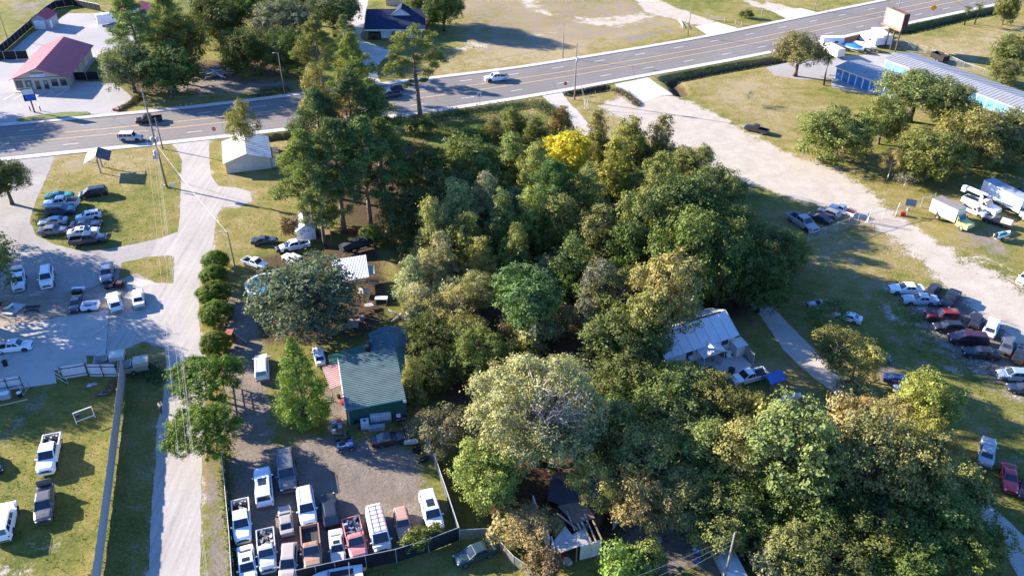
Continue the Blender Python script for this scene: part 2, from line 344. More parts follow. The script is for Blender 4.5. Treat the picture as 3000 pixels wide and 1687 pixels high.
# ------------------------------------------------------------------ sheets on the ground
def surf(name, base, lo, hi, n_lo, n_hi, crack=0, dust=None):
    t = NT(name); p = t.pos()
    a = t.noise(n_lo, 6, .6, p); b = t.noise(n_hi, 5, .65, p); c = t.noise(22, 2, .6, p)
    f = t.math('ADD', t.math('MULTIPLY', a, .5), t.math('MULTIPLY', b, .35)); f = t.math('ADD', f, t.math('MULTIPLY', c, .15))
    col = t.ramp(f, [(.3, lo), (.5, base), (.7, hi)])
    if dust: col = t.mix(t.sstep(t.noise(.12, 6, .65, p), .5, .7), col, dust)
    if crack:
        vo = t.n('ShaderNodeTexVoronoi', feature='DISTANCE_TO_EDGE', i_Scale=crack)
        wv = t.mix(1.0, p, t.mix(1.0, t.n('ShaderNodeTexNoise', i_Scale=.35, i_Detail=6).outputs['Color'], (5, 5, 0), 'MULTIPLY'), 'ADD'); t.l(wv, vo.inputs['Vector'])
        col = t.mix(t.math('MULTIPLY', t.math('LESS_THAN', vo.outputs['Distance'], .007), .22), col, (.05, .048, .045))
    t.col(col); t.set(.9, 0, .2); t.bump(t.math('ADD', b, t.math('MULTIPLY', c, .6)), .45, .04); return t.m
M_ASPH = surf('asphalt', (.22, .21, .205), (.18, .175, .17), (.27, .255, .245), .06, 1.2)
M_LOT = surf('worn_asphalt', (.30, .275, .25), (.21, .195, .18), (.42, .385, .35), .10, 1.3, .13)
M_STORE = surf('store_asphalt', (.33, .31, .295), (.26, .245, .235), (.42, .395, .37), .08, 1.5, 0)
M_CONC = surf('concrete', (.50, .46, .41), (.38, .35, .31), (.58, .54, .49), .15, 1.1, .0)
M_PAD = surf('concrete_pad', (.44, .41, .365), (.32, .295, .265), (.53, .495, .44), .12, .9, .07)
M_GRAV = surf('gravel', (.50, .455, .405), (.36, .325, .29), (.58, .54, .49), .25, 2.2)
def lane_mat():
    t = NT('lane_tracks'); p = t.pos(); mp = t.n('ShaderNodeMapping'); mp.inputs['Scale'].default_value = (1.6, .045, 1); mp.inputs['Rotation'].default_value = (0, 0, R(3)); t.l(p, mp.inputs[0])
    a = t.noise(1.0, 4, .6, mp.outputs[0]); b_ = t.noise(1.8, 6, .7, p); c = t.noise(.14, 4, .6, p); d = t.noise(16, 2, .7, p)
    f = t.math('ADD', t.math('MULTIPLY', a, .42), t.math('MULTIPLY', b_, .22)); f = t.math('ADD', f, t.math('ADD', t.math('MULTIPLY', c, .22), t.math('MULTIPLY', d, .14)))
    t.col(t.ramp(f, [(.33, (.25, .222, .19)), (.45, (.365, .328, .285)), (.56, (.43, .39, .345)), (.68, (.49, .45, .405))])); t.set(.95, 0, .1); t.bump(t.math('ADD', b_, d), .6, .05); return t.m
M_GRAV = lane_mat()
M_LANE = surf('lane_gravel', (.44, .395, .34), (.33, .29, .245), (.52, .475, .41), .25, 2.2)
M_YARD = surf('yard_dirt', (.27, .225, .185), (.14, .115, .095), (.45, .39, .33), .22, 1.3)
def jitter(poly, step=.8, amp=.25, seed=1):
    rnd = random.Random(seed); out = []; n = len(poly)
    for i in range(n):
        a, b = Vector(poly[i]), Vector(poly[(i + 1) % n]); L = (b - a).length; k = max(1, int(L / step)); d = (b - a).normalized(); nn = Vector((d.y, -d.x, 0))
        for j in range(k):
            w = amp * (.3 * math.sin(j * step * .31 + seed + i) + .3 * math.sin(j * step * 1.7 + i) + .5 * rnd.uniform(-1, 1))
            out.append(a.lerp(b, j / k) + nn * w)
    return out
SHEETS = []
def sheet(name, poly, z, mat, amp=0.0, seed=1, label=None, t=.0):
    SHEETS.append(list(poly))
    if amp: poly = jitter(poly, .7, amp, seed)
    bm = bmesh.new(); vs = [bm.verts.new((p[0], p[1], z)) for p in poly]; bm.faces.new(vs)
    bmesh.ops.triangulate(bm, faces=bm.faces[:], ngon_method='EAR_CLIP'); bmesh.ops.recalc_face_normals(bm, faces=bm.faces[:])
    if bm.faces and sum(f.normal.z for f in bm.faces) < 0: bmesh.ops.reverse_faces(bm, faces=bm.faces[:])
    me = bpy.data.meshes.new(name); bm.to_mesh(me); bm.free(); me.materials.append(mat)
    return link(name, me, kind='structure', label=label)
def ribbon(name, A, B, z, mat, label=None, z2=None):
    m = MB(); n = len(A); m.add([(p.x, p.y, z) for p in A] + [(p.x, p.y, z if z2 is None else z2) for p in B], [(i, n + i, n + i + 1, i + 1) if (A[i + 1] - A[i]).cross(B[i] - A[i]).z < 0 else (i, i + 1, n + i + 1, n + i) for i in range(n - 1)])
    return m.build(name, mat, kind='structure', label=label)
def road_mat():
    t = NT('highway_asphalt'); p = t.pos(); a = t.noise(.06, 6, .6, p); b_ = t.noise(1.2, 5, .65, p); f = t.math('ADD', t.math('MULTIPLY', a, .6), t.math('MULTIPLY', b_, .4))
    col = t.ramp(f, [(.3, (.155, .138, .122)), (.5, (.190, .170, .151)), (.7, (.235, .211, .188))]); ac = t.n('ShaderNodeAttribute', attribute_name='across').outputs['Fac']
    w = t.math('MULTIPLY', t.math('ABSOLUTE', t.math('SINE', t.math('MULTIPLY', ac, math.pi * 10))), 1.0); col = t.mix(t.math('MULTIPLY', t.sstep(w, .55, 1.0), .30), col, (.12, .115, .115))
    col = t.mix(t.math('MULTIPLY', t.sstep(t.noise(.025, 4, .7, p), .55, .6), .25), col, (.15, .145, .145))
    vo = t.n('ShaderNodeTexVoronoi', feature='DISTANCE_TO_EDGE', i_Scale=.045); t.l(t.mix(1.0, p, t.mix(1.0, t.n('ShaderNodeTexNoise', i_Scale=.12, i_Detail=6).outputs['Color'], (14, 14, 0), 'MULTIPLY'), 'ADD'), vo.inputs['Vector'])
    col = t.mix(t.math('MULTIPLY', t.math('LESS_THAN', vo.outputs['Distance'], .006), .25), col, (.05, .05, .05)); t.col(col); t.set(.85, 0, .25); t.bump(b_, .3, .03); return t.m
HW = ribbon('highway', FAR, NEAR, .020, road_mat(), 'grey five lane highway crossing the top of the view')
at = HW.data.attributes.new('across', 'FLOAT', 'POINT'); at.data.foreach_set('value', [0.0] * NS + [1.0] * NS)
# kerbs and pavements on both sides
def kerb(name, line, w, h, z0, out, label):
    L2 = offset(line, w * out); m = MB(); n = len(line)
    A = [(p.x, p.y, z0) for p in line]; B = [(p.x, p.y, h) for p in line]; C = [(p.x, p.y, h) for p in L2]; E_ = [(p.x, p.y, -.6) for p in L2]
    fs = []
    for k in range(3):
        for i in range(n - 1):
            a = k * n + i; fs.append((a, a + 1, a + n + 1, a + n) if out < 0 else (a, a + n, a + n + 1, a + 1))
    m.add(A + B + C + E_, fs); m.build(name, M_CONC, kind='structure', label=label)
kerb('pavement', NEAR, 1.7, .10, .0, 1, 'pale concrete kerb and pavement along the near side of the highway')
kerb('pavement', FAR, 1.6, .10, .0, -1, 'pale concrete kerb and pavement along the far side of the highway')
gut = surf('gutter', (.09, .088, .085), (.06, .06, .06), (.13, .125, .12), .3, 2)
ribbon('gutter', offset(FAR, .02), offset(FAR, .38), .024, gut, 'dark gutter along the far kerb')
# lane markings: each dash its own piece
M_WHT = plain('road_paint_white', (.72, .71, .68), .8, 0, .2, 1.2, world=True)
M_YEL = plain('road_paint_yellow', (.66, .38, .10), .8, 0, .2, .6, world=True)
for t_, lab in ((.405, 'upper'), (.595, 'lower')):
    A = [FAR[i].lerp(NEAR[i], t_ - .0062) for i in range(NS)]; B = [FAR[i].lerp(NEAR[i], t_ + .0062) for i in range(NS)]
    ribbon('road_marking', A, B, .0245, M_YEL, 'solid yellow line along the %s side of the turning lane' % lab)
dash_proto = None
for t_ in (.205, .795):
    line = [FAR[i].lerp(NEAR[i], t_) for i in range(NS)]; tot = sum((b - a).length for a, b in zip(line, line[1:])); N = int(tot * 4); rs = resample(line, N); per = tot / (N - 1)
    # phase: a dash starts at the pixel read from the photo
    ref = G(1620, 203.8) if t_ < .5 else G(1634, 247.5); k0 = min(range(N), key=lambda k: (rs[k] - ref).length)
    s0 = k0 * per; s = s0 % 12.19
    while s < tot - 3.2:
        k = int(s / per); a = rs[k]; b = rs[min(N - 1, k + int(3.05 / per))]; d = (b - a)
        if dash_proto is None:
            m = MB(); m.quad((0, -.075, 0), (3.05, -.075, 0), (3.05, .075, 0), (0, .075, 0)); dash_proto = m.mesh('lane_dash', M_WHT)
        link('lane_dash', dash_proto, loc=(a.x, a.y, .0250), rz=math.atan2(d.y, d.x), kind='structure')
        s += 12.19
# gravel lane down the left, drives, lots
sheet('gravel_lane', W(LANE_PX), .016, M_GRAV, .10, 3, 'pale gravel lane running down from the highway past the yards')
sheet('asphalt_drive', W([(-120, 470), (23, 471), (160, 458), (150, 490), (113, 571), (95, 620), (87, 650), (105, 690), (163, 717), (240, 735), (320, 729), (420, 710), (468, 697), (480, 735), (440, 752), (358, 769), (346, 819), (280, 838), (204, 852), (60, 872), (-120, 890)]), .012, M_LOT, .12, 4, 'worn grey asphalt drive curving round the parked cars')
sheet('yard', W([(-120, 880), (60, 868), (204, 850), (300, 835), (400, 800), (455, 826), (395, 850), (330, 880), (322, 908), (204, 922), (0, 957), (-120, 975)]), .008, M_YARD, .2, 5, 'stained dirt strip littered with car parts beside the concrete pad')
m = MB(); pad = W([(-120, 978), (0, 959), (204, 924), (320, 909), (309, 1044), (253, 1041), (255, 1062), (160, 1085), (166, 1122), (87, 1133), (-60, 1155), (-120, 1150)]); m.prism(pad, -.2, .05)
padroot = m.build('concrete_pad', M_PAD, kind='structure', label='large cracked concrete pad left of the gravel lane')
sheet('store_lot', W([(-200, 330), (-60, 250), (0, 180), (90, 100), (200, 40), (300, 40), (400, 70), (400, 120), (290, 160), (230, 240), (330, 240), (370, 270), (395, 290), (350, 315), (340, 338), (262, 334), (255, 330), (190, 328), (60, 345), (45, 364), (0, 370), (-200, 392)]), .012, M_STORE, .08, 6, 'pale asphalt forecourt round the red roofed store')
m = MB(); m.prism(jitter(W([P(0, 0, 160, 1210), P(0, 0, 400, 1160), P(0, 0, 640, 1135), P(0, 0, 880, 1128), P(0, 0, 905, 1150), P(0, 0, 700, 1185), P(0, 0, 400, 1220), P(0, 0, 190, 1232)]), .5, .1, 2), 0, .1)
m.build('grass_island', plain('island_grass', (.12, .15, .04), .95, 0, .5, 2.0, world=True, bump=.8), kind='structure', label='narrow kerbside strip of grass in front of the store')
sheet('concrete_apron', W([P(2, 0, 1030, 850), P(2, 0, 1370, 782), P(2, 0, 1480, 860), P(2, 0, 1620, 955), P(2, 0, 1490, 965), P(2, 0, 1390, 1010), P(2, 0, 1240, 1052), P(2, 0, 1130, 950)]), .014, M_CONC, .05, 7, 'concrete apron where the sandy drive meets the highway')
sheet('concrete_apron', W([P(2, 0, 1840, 270), P(2, 0, 2060, 225), P(2, 0, 2270, 285), P(2, 0, 1980, 365)]), .014, M_CONC, .05, 8, 'concrete apron beyond the highway')
sheet('concrete_apron', W([P(3, 0, 30, 110), P(3, 0, 330, 85), P(3, 0, 490, 125), P(3, 0, 200, 200)]), .014, M_CONC, .05, 9, 'concrete apron beyond the highway opposite the billboard')
def lane(name, A, B, mat, label, z=.015, amp=.12, seed=1):
    SHEETS.append(list(A) + list(reversed(B)))
    n = 110; rnd = random.Random(seed); A = resample(smooth_line(A, 6), n); B = resample(smooth_line(B, 6), n); C = []; E_ = []
    for a, b in zip(A, B):
        d = (b - a).normalized(); C.append(a + d * rnd.uniform(-amp, amp)); E_.append(b + d * rnd.uniform(-amp, amp))
    return ribbon(name, C, E_, z, mat, label)
lane('narrow_lane', W([P(2, 0, 300, 962), P(2, 0, 420, 1080), P(2, 0, 560, 1230), P(2, 0, 690, 1350)]) + DW([(1560, 440), (1730, 610), (1895, 775), (1980, 890), (2080, 975), (2240, 1095), (2400, 1245), (2500, 1340), (2560, 1449), (2580, 1500)]),
     W([P(2, 0, 500, 930), P(2, 0, 600, 1060), P(2, 0, 700, 1160), P(2, 0, 800, 1290)]) + DW([(1590, 430), (1760, 600), (1925, 755), (2020, 850), (2130, 955), (2285, 1080), (2440, 1220), (2545, 1320), (2640, 1410), (2680, 1460)]), M_LANE, 'narrow gravel lane running beside the wood past the white house', .017, .15, 3)
lane('gravel_drive', W([P(1, 0, 1030, -80), P(1, 0, 1010, 20), P(1, 0, 940, 140), P(1, 0, 850, 250), P(1, 0, 860, 400), P(1, 0, 1000, 560), P(1, 0, 1120, 700), P(1, 0, 1130, 890)]),
     W([P(1, 0, 1150, -80), P(1, 0, 1120, 60), P(1, 0, 1090, 200), P(1, 0, 1080, 300), P(1, 0, 1070, 400), P(1, 0, 1340, 520), P(1, 0, 1230, 660), P(1, 0, 1250, 820), P(1, 0, 1440, 850)]), M_LANE, 'pale drive beside the white building beyond the highway', .015, .2, 4)
sheet('storage_court', W([P(3, 0, -20, 680), P(3, 0, 160, 640), P(3, 0, 640, 560), P(3, 0, 900, 560), P(3, 0, 1300, 530), P(3, 0, 2300, 900), P(3, 0, 2700, 1200), P(3, 0, 2700, 1330), P(3, 0, 2400, 1120), P(3, 0, 1800, 960), P(3, 0, 1000, 950), P(3, 0, 900, 930), P(3, 0, 640, 880), P(3, 0, 640, 800), P(3, 0, 300, 800), P(3, 0, 60, 760)]), .012, M_STORE, .1, 10, 'paved court between the storage buildings')
sheet('gravel_patch', W([(360, 830), (400, 815), (440, 822), (470, 835), (440, 850), (380, 850)]), .014, M_LANE, .1, 12, 'grey gravel patch on the grass verge')
sheet('patio', W([P(2, 2, 1990, 780), P(2, 2, 2180, 700), P(2, 2, 2310, 690), P(2, 2, 2420, 790), P(2, 2, 2240, 920), P(2, 2, 2190, 960)]), .03, M_PAD, .03, 13, 'stained concrete patio behind the white house')
# ------------------------------------------------------------------ trees
def leaf_mat(name, trans=.28, hue=.5):
    t = NT(name); oi = t.n('ShaderNodeObjectInfo'); g = t.n('ShaderNodeNewGeometry'); rnd = g.outputs['Random Per Island']
    nz = t.noise(.45, 4, .6, t.obj())
    c = oi.outputs['Color']
    dark = t.mix(1, c, (.74, .78, .74), 'MULTIPLY'); lite = t.mix(1, c, (1.36, 1.30, 1.20), 'MULTIPLY')
    warm = t.mix(1, c, (1.42, 1.20, .95), 'MULTIPLY')
    k = t.mix(rnd, dark, lite)
    k = t.mix(t.math('MULTIPLY', t.sstep(nz, .52, .72), hue), k, warm)
    t.col(k); t.set(.70, 0, .10)
    tr = t.n('ShaderNodeBsdfTranslucent'); t.l(t.mix(1, k, (1.25, 1.3, .6), 'MULTIPLY'), tr.inputs[0])
    mx_ = t.n('ShaderNodeMixShader', i_0=trans); t.l(t.b.outputs[0], mx_.inputs[1]); t.l(tr.outputs[0], mx_.inputs[2]); t.l(mx_.outputs[0], t.out.inputs[0])
    return t.m
M_LEAF = leaf_mat('foliage', .18); M_NEED = leaf_mat('needles', .15, .15)
def bark_mat(name, a, b):
    t = NT(name); p = t.obj(); n = t.noise(3.0, 5, .7, p); t.col(t.ramp(n, [(.3, a), (.7, b)])); t.set(.9, 0, .1); t.bump(n, .6, .06); return t.m
M_BARK = bark_mat('bark', (.055, .045, .036), (.18, .15, .12)); M_PBARK = bark_mat('pine_bark', (.09, .06, .045), (.26, .20, .16)); M_PALE = bark_mat('pale_bark', (.26, .22, .18), (.46, .41, .35))
def cards(pts, nrm, lw, ll, name, mat, tri=False, rs=None):
    """one leaf-sized folded face per point, turned roughly to nrm"""
    rs = rs or RNG; n = len(pts)
    a = rs.normal(size=(n, 3)); a -= (a * nrm).sum(1, keepdims=True) * nrm; a /= np.linalg.norm(a, axis=1, keepdims=True) + 1e-9
    b = np.cross(nrm, a); q_ = np.clip(rs.lognormal(-.3, .36, (n, 1)), .4, 1.6); w = lw * q_; l = ll * q_ * rs.uniform(.8, 1.2, (n, 1))
    v = np.stack([pts - a * l, pts + b * w + nrm * l * .12, pts + a * l, pts - b * w + nrm * l * .12], 1) if not tri else np.stack([pts - b * w, pts + b * w, pts + a * l * 2], 1)
    k = v.shape[1]; me = bpy.data.meshes.new(name); me.vertices.add(n * k); me.vertices.foreach_set('co', v.ravel().astype(np.float32))
    me.loops.add(n * k); me.loops.foreach_set('vertex_index', np.arange(n * k, dtype=np.int32)); me.polygons.add(n)
    me.polygons.foreach_set('loop_start', np.arange(0, n * k, k, dtype=np.int32)); me.polygons.foreach_set('loop_total', np.full(n, k, np.int32))
    me.update(calc_edges=True); me.materials.append(mat); return me
def unit(rs, n, up=0.0):
    d = rs.normal(size=(n, 3)); d[:, 2] += up; return d / np.linalg.norm(d, axis=1, keepdims=True)
def crown_mesh(name, seed, lobes, n_leaf, clump=.32, lw=.10, ll=.16, shell=.72, mat=None, up=.35, rand=.8, droop=0, bare=None):
    """lobes: list of (centre, radius xyz); leaves sit in clumps on the lobes' outer parts"""
    rs = np.random.default_rng(seed); C = np.array([l[0] for l in lobes], float); Rr = np.array([l[1] for l in lobes], float)
    wgt = (Rr[:, 0] * Rr[:, 1] + Rr[:, 0] * Rr[:, 2]); wgt /= wgt.sum()
    ncl = max(20, int(n_leaf / 26)); li = rs.choice(len(lobes), ncl, p=wgt); d = unit(rs, ncl, up)
    rad = shell + (1 - shell) * rs.uniform(size=(ncl, 1)) ** .7
    inner = rs.uniform(size=(ncl, 1)) < .14; rad = np.where(inner, rs.uniform(.3, .8, (ncl, 1)), rad)
    cc = C[li] + d * Rr[li] * rad
    pi = rs.integers(0, ncl, n_leaf); off = rs.normal(size=(n_leaf, 3)) * clump; off[:, 2] *= .7
    p = cc[pi] + off; p[:, 2] -= droop * np.abs(rs.normal(size=n_leaf))
    nr = d[pi] * 1.0 + unit(rs, n_leaf) * rand * .8 + np.array([0, 0, .25]); nr /= np.linalg.norm(nr, axis=1, keepdims=True)
    if bare:
        v = p - np.array(bare[0]); v /= np.linalg.norm(v, axis=1, keepdims=True); keep = ((v @ np.array(bare[1])) < bare[2] + rs.normal(size=len(p)) * .05) | (rs.uniform(size=len(p)) < .2); p, nr = p[keep], nr[keep]
    return cards(p, nr, lw, ll, name, mat or M_LEAF, rs=rs)
def limbs_mesh(name, seed, h0, r0, lobes, mat, top=None, sub=2, lean=(0, 0), nl=None):
    rs = random.Random(seed); m = MB(); top = top or max(l[0][2] for l in lobes)
    mid = [(lean[0] * t + rs.uniform(-.12, .12) * t * 2, lean[1] * t + rs.uniform(-.12, .12) * t * 2, top * t) for t in (0, .15, .35, .55, .78, 1)]
    m.tube(mid, [r0 * 1.35, r0, r0 * .85, r0 * .66, r0 * .4, r0 * .14], 8)
    ls = lobes if nl is None else rs.sample(lobes, min(nl, len(lobes)))
    for c, r in ls:
        c = Vector(c); z = max(h0, min(top * .85, c.z - rs.uniform(.3, .6) * math.hypot(c.x, c.y))); t = z / top
        a = Vector((lean[0] * t, lean[1] * t, z)); q = a.lerp(c, .5) + Vector((rs.uniform(-.3, .3), rs.uniform(-.3, .3), rs.uniform(-.1, .5)))
        rr = r0 * .38 * (1 - t * .5); m.tube([a, q, c], [rr, rr * .65, rr * .25], 5)
        for _ in range(sub):
            e = c + Vector([rs.uniform(-.85, .85) * k for k in r]); m.tube([q.lerp(c, rs.uniform(.2, .9)), c.lerp(e, .6) + Vector((0, 0, rs.uniform(-.2, .2))), e], [rr * .35, rr * .2, rr * .08], 4)
    return m.mesh(name, mat, True)
def lobes_round(seed, rx, rz, zc, n, size, flat=.8, low=-.45, inner=True):
    rs = np.random.default_rng(seed); out = []; k = 0
    if inner: out.append(((0, 0, zc), (rx * .62, rx * .62, rz * .62)))
    while len(out) < n and k < 4000:
        k += 1; d = unit(rs, 1)[0]
        if d[2] < low: continue
        q = rs.uniform(.55, .80); s = size * rs.uniform(.7, 1.35)
        c = (d[0] * rx * q, d[1] * rx * q, zc + d[2] * rz * q)
        if any(((c[0] - o[0][0]) ** 2 + (c[1] - o[0][1]) ** 2 + (c[2] - o[0][2]) ** 2) < (s * .62) ** 2 for o in out[1:]): continue
        out.append((c, (s, s, s * flat)))
    return out
def lobes_tall(seed, rx, zb, zt, n, size):
    """several leaning spires that give an uneven top"""
    rs = np.random.default_rng(seed); out = []
    for i in range(n):
        t = (i + .5) / n; z = zb + (zt - zb) * t; w = rx * (1 - .72 * t ** 1.6) * (.75 + .25 * math.sin(t * 3.1)); a = i * 2.4 + rs.uniform(-.5, .5)
        k = rs.uniform(.25, .95) * w * (1 if i < n - 1 else .1); s = size * rs.uniform(.75, 1.3) * (1.05 - .4 * t)
        out.append(((k * math.cos(a), k * math.sin(a), z), (s, s, s * 1.15)))
    return out
PROTO = {}
def proto(kind, trunk, crown, r, zc): PROTO.setdefault(kind, []).append((trunk, crown, r, zc))
# broad oaks: nominal crown radius 6, centre height 6.2
for i in range(3):
    L = lobes_round(20 + i, 6, 4.2, 6.2, 34, 1.9)
    proto('oak', limbs_mesh('trunk', i, 2.2, .42, L, M_BARK, 8.5, 1, (rand_ := (.3 * (i - 1), .2))), crown_mesh('crown', 20 + i, L, 29000, .30, .095, .15), 4.9, 6.2)
for i in range(3):
    L = lobes_round(30 + i, 5.6, 4.6, 5.2, 44, 1.6, .95, -.85)
    proto('thick', limbs_mesh('trunk', i + 5, 1.5, .34, L, M_BARK, 8.5, 1), crown_mesh('crown', 30 + i, L, 22000, .30, .105, .165, .68), 5.2, 5.2)
# mixed broadleaf trees with several tops: radius 4.5, centre 7
for i in range(4):
    L = lobes_tall(40 + i, 4.6, 1.4, 12.0, 27, 1.6) + lobes_round(50 + i, 3.6, 2.8, 5.2, 9, 1.4, inner=False)
    proto('leafy', limbs_mesh('trunk', 10 + i, 1.5, .26, L, M_BARK, 11.5, 1), crown_mesh('crown', 40 + i, L, 19000, .30, .10, .16, .66), 4.6, 6.6)
# rounder, denser deciduous: radius 5, centre 6.5
for i in range(2):
    L = lobes_round(60 + i, 5, 4.8, 7.0, 42, 1.35, 1.05, -.6)
    proto('round', limbs_mesh('trunk', 20 + i, 2, .32, L, M_BARK, 10, 1), crown_mesh('crown', 60 + i, L, 20000, .26, .10, .16, .7), 5.0, 7.0)
# thin crowns that show twigs
for i in range(2):
    L = lobes_round(70 + i, 4.6, 3.8, 5.8, 22, 1.3, .7, -.5, False)
    proto('thin', limbs_mesh('trunk', 30 + i, 1.4, .22, L, M_PALE, 8.5, 4), crown_mesh('crown', 70 + i, L, 9500, .30, .08, .17, .5, up=.2), 4.6, 5.8)
# one large maple with pale limbs fanning out
L = lobes_round(80, 9, 7.2, 9.5, 78, 1.75, .9, -.55)
BD = np.array((.32, -.55, .62)); BD /= np.linalg.norm(BD)
def fan_mesh():
    rs = random.Random(8); m = MB(); me0 = limbs_mesh('trunk', 40, 3, .6, L, M_PALE, 14.5, 3); bm = bmesh.new(); bm.from_mesh(me0)
    for k in range(46):
        d = (Vector(BD) + Vector((rs.uniform(-.5, .5), rs.uniform(-.5, .5), rs.uniform(-.35, .5)))).normalized(); a = Vector((rs.uniform(-.4, .4), rs.uniform(-.4, .4), rs.uniform(5.5, 8.5))); e = Vector((0, 0, 9.3)) + Vector((d.x * 7.6, d.y * 7.6, d.z * 6.3)); q = a.lerp(e, .5) + Vector((0, 0, rs.uniform(.2, .9))); m.tube([a, q, e], [.12, .07, .02], 5)
        for _ in range(4): t = rs.uniform(.35, .95); b = q.lerp(e, t); m.tube([b, b + Vector((rs.uniform(-1, 1), rs.uniform(-1, 1), rs.uniform(.3, 1.5)))], [.035, .01], 4)
    tmp = m.mesh('tmp', M_PALE); bm.from_mesh(tmp); bm.to_mesh(me0); bm.free(); return me0
proto('big', fan_mesh(), crown_mesh('crown', 80, L, 54000, .30, .095, .15, .62, bare=((0, 0, 8.6), BD, .86)), 9.0, 9.5)
# low bushes: radius 2
for i in range(3):
    L = lobes_round(90 + i, 2.0, 1.3, 1.2, 12, .75, .85, -.3)
    proto('bush', limbs_mesh('stem', 50 + i, .2, .07, L, M_BARK, 1.8, 2), crown_mesh('crown', 90 + i, L, 4200, .20, .08, .13, .6), 2.0, 1.3)
# bare twiggy bush
L = lobes_round(99, 2.0, 1.4, 1.5, 14, .7, .8, -.2, False)
proto('bare', limbs_mesh('stem', 60, .15, .07, L, M_PALE, 1.9, 7), crown_mesh('crown', 99, L, 900, .3, .05, .09, .4), 2.0, 1.4)
# clipped evergreen domes: radius 2
for i in range(2):
    L = [((0, 0, 1.5), (1.55, 1.55, 1.45))] + lobes_round(100 + i, 1.75, 1.6, 1.5, 20, .42, .9, -.75, False)
    proto('dome', limbs_mesh('trunk', 70 + i, .3, .13, L, M_BARK, 2.2, 0, nl=8), crown_mesh('crown', 100 + i, L, 15000, .10, .05, .085, .93, M_NEED, .3, .45), 1.65, 1.55)
# spreading junipers: radius 4.5
for i in range(2):
    rs_ = random.Random(110 + i); L = []
    for k in range(34):
        a = k * 2.399; q = math.sqrt((k + .5) / 34); L.append(((q * 3.9 * math.cos(a), q * 3.9 * math.sin(a), 4.4 - 1.5 * q * q + rs_.uniform(-.4, .5)), (.95, .95, .85)))
    proto('juniper', limbs_mesh('trunk', 80 + i, 1.4, .22, L, M_BARK, 4.2, 0, (.2, .1), nl=14), crown_mesh('crown', 110 + i, L, 24000, .17, .06, .13, .5, M_NEED, .55, .6), 4.25, 3.9)
# conical bald cypress: radius 3.6
rs_ = random.Random(120); L = []
for k in range(95):
    t = (k + .5) / 95; w = 3.7 * (1 - t ** 1.25) ** .8 * (.55 + .45 * min(1, t * 6)) * rs_.uniform(.78, 1.15); a = k * 2.399 + rs_.uniform(-.3, .3); s = .85 * (1.05 - .55 * t)
    L.append(((w * .78 * math.cos(a), w * .78 * math.sin(a), 1.0 + t * 11.4), (s, s, s * .85)))
proto('cone', limbs_mesh('trunk', 90, .8, .30, L, M_BARK, 12.2, 0, nl=40), crown_mesh('crown', 120, L, 26000, .2, .06, .12, .55, M_NEED, .35, .7, .12), 3.7, 6.0)
# pines: nominal height 18, crown from 8 up
for i in range(3):
    rs_ = random.Random(130 + i); L = []; lean = (rs_.uniform(-.8, .8), rs_.uniform(-.5, .5)); z = 7.2; k = 0
    while z < 17.8:
        t = (z - 7.2) / 10.6; w = 4.4 * (1 - t ** 1.7) * rs_.uniform(.62, 1.1) + .5; a = k * 2.2 + rs_.uniform(-.5, .5)
        for j in range(3):
            q = (.5, .78, 1.0)[j]; aa = a + rs_.uniform(-.45, .45); s = rs_.uniform(.75, 1.2)
            L.append(((lean[0] * z / 18 + w * q * math.cos(aa), lean[1] * z / 18 + w * q * math.sin(aa), z + w * .12 + rs_.uniform(-.2, .3)), (s, s, s * .62)))
        z += .36; k += 1
    L.append(((lean[0], lean[1], 18.0), (.7, .7, .7)))
    tm = limbs_mesh('trunk', 100 + i, 7, .30, [l for n_, l in enumerate(L) if n_ % 3 == 2], M_PBARK, 17.8, 0, lean)
    rs2 = np.random.default_rng(130 + i); nL = 27000; C = np.array([l[0] for l in L]); S = np.array([l[1] for l in L]); li = rs2.integers(0, len(L), nL)
    d = unit(rs2, nL, .3); p = C[li] + d * S[li] * rs2.uniform(.25, 1, (nL, 1)); nr = unit(rs2, nL, .2)
    proto('pine', tm, cards(p, nr, .055, .20, 'crown', M_NEED, rs=rs2), 3.6, 11.5)
# open, irregular roadside pine
rs_ = random.Random(150); L = []
for (x, y, z, s) in [(-3.2, .5, 19, 1.3), (-2, -.6, 20.4, 1.4), (-.6, .4, 21.3, 1.3), (1.2, 0, 20.6, 1.3), (2.4, .6, 19.2, 1.2), (-3.6, 0, 16.8, 1.2), (-2.2, .6, 17.6, 1.2), (1.8, -.5, 17.4, 1.5), (3.2, .2, 16.2, 1.4), (4.2, 0, 15, 1.1), (2.2, .8, 15.2, 1.4), (-3.8, .3, 13.6, 1.3), (-4.6, -.3, 12.6, 1.2), (-2.6, .4, 14.2, 1.2), (3, 0, 13, 1.3), (1.6, -.6, 12, 1.2), (-3.2, .2, 11.2, 1.1), (1.4, .5, 9.6, 1.0), (-2.0, 0, 8.6, .9), (0, .5, 14.6, 1.1), (0, -.3, 18.6, 1.3), (-4.4, .5, 14.8, 1.0)]:
    for j in range(4): L.append(((x * .9 + rs_.uniform(-.7, .7), y + rs_.uniform(-1.2, 1.2), z + rs_.uniform(-.5, .5)), (s * .72, s * .72, s * .45)))
tm = limbs_mesh('trunk', 150, 8, .36, L[::4], M_PBARK, 20.6, 0, (-.6, .2))
rs2 = np.random.default_rng(151); nL = 15000; C = np.array([l[0] for l in L]); S = np.array([l[1] for l in L]); li = rs2.integers(0, len(L), nL)
p = C[li] + unit(rs2, nL, .3) * S[li] * rs2.uniform(.25, 1, (nL, 1))
proto('lonepine', tm, cards(p, unit(rs2, nL, .2), .055, .20, 'crown', M_NEED, rs=rs2), 3.3, 15)
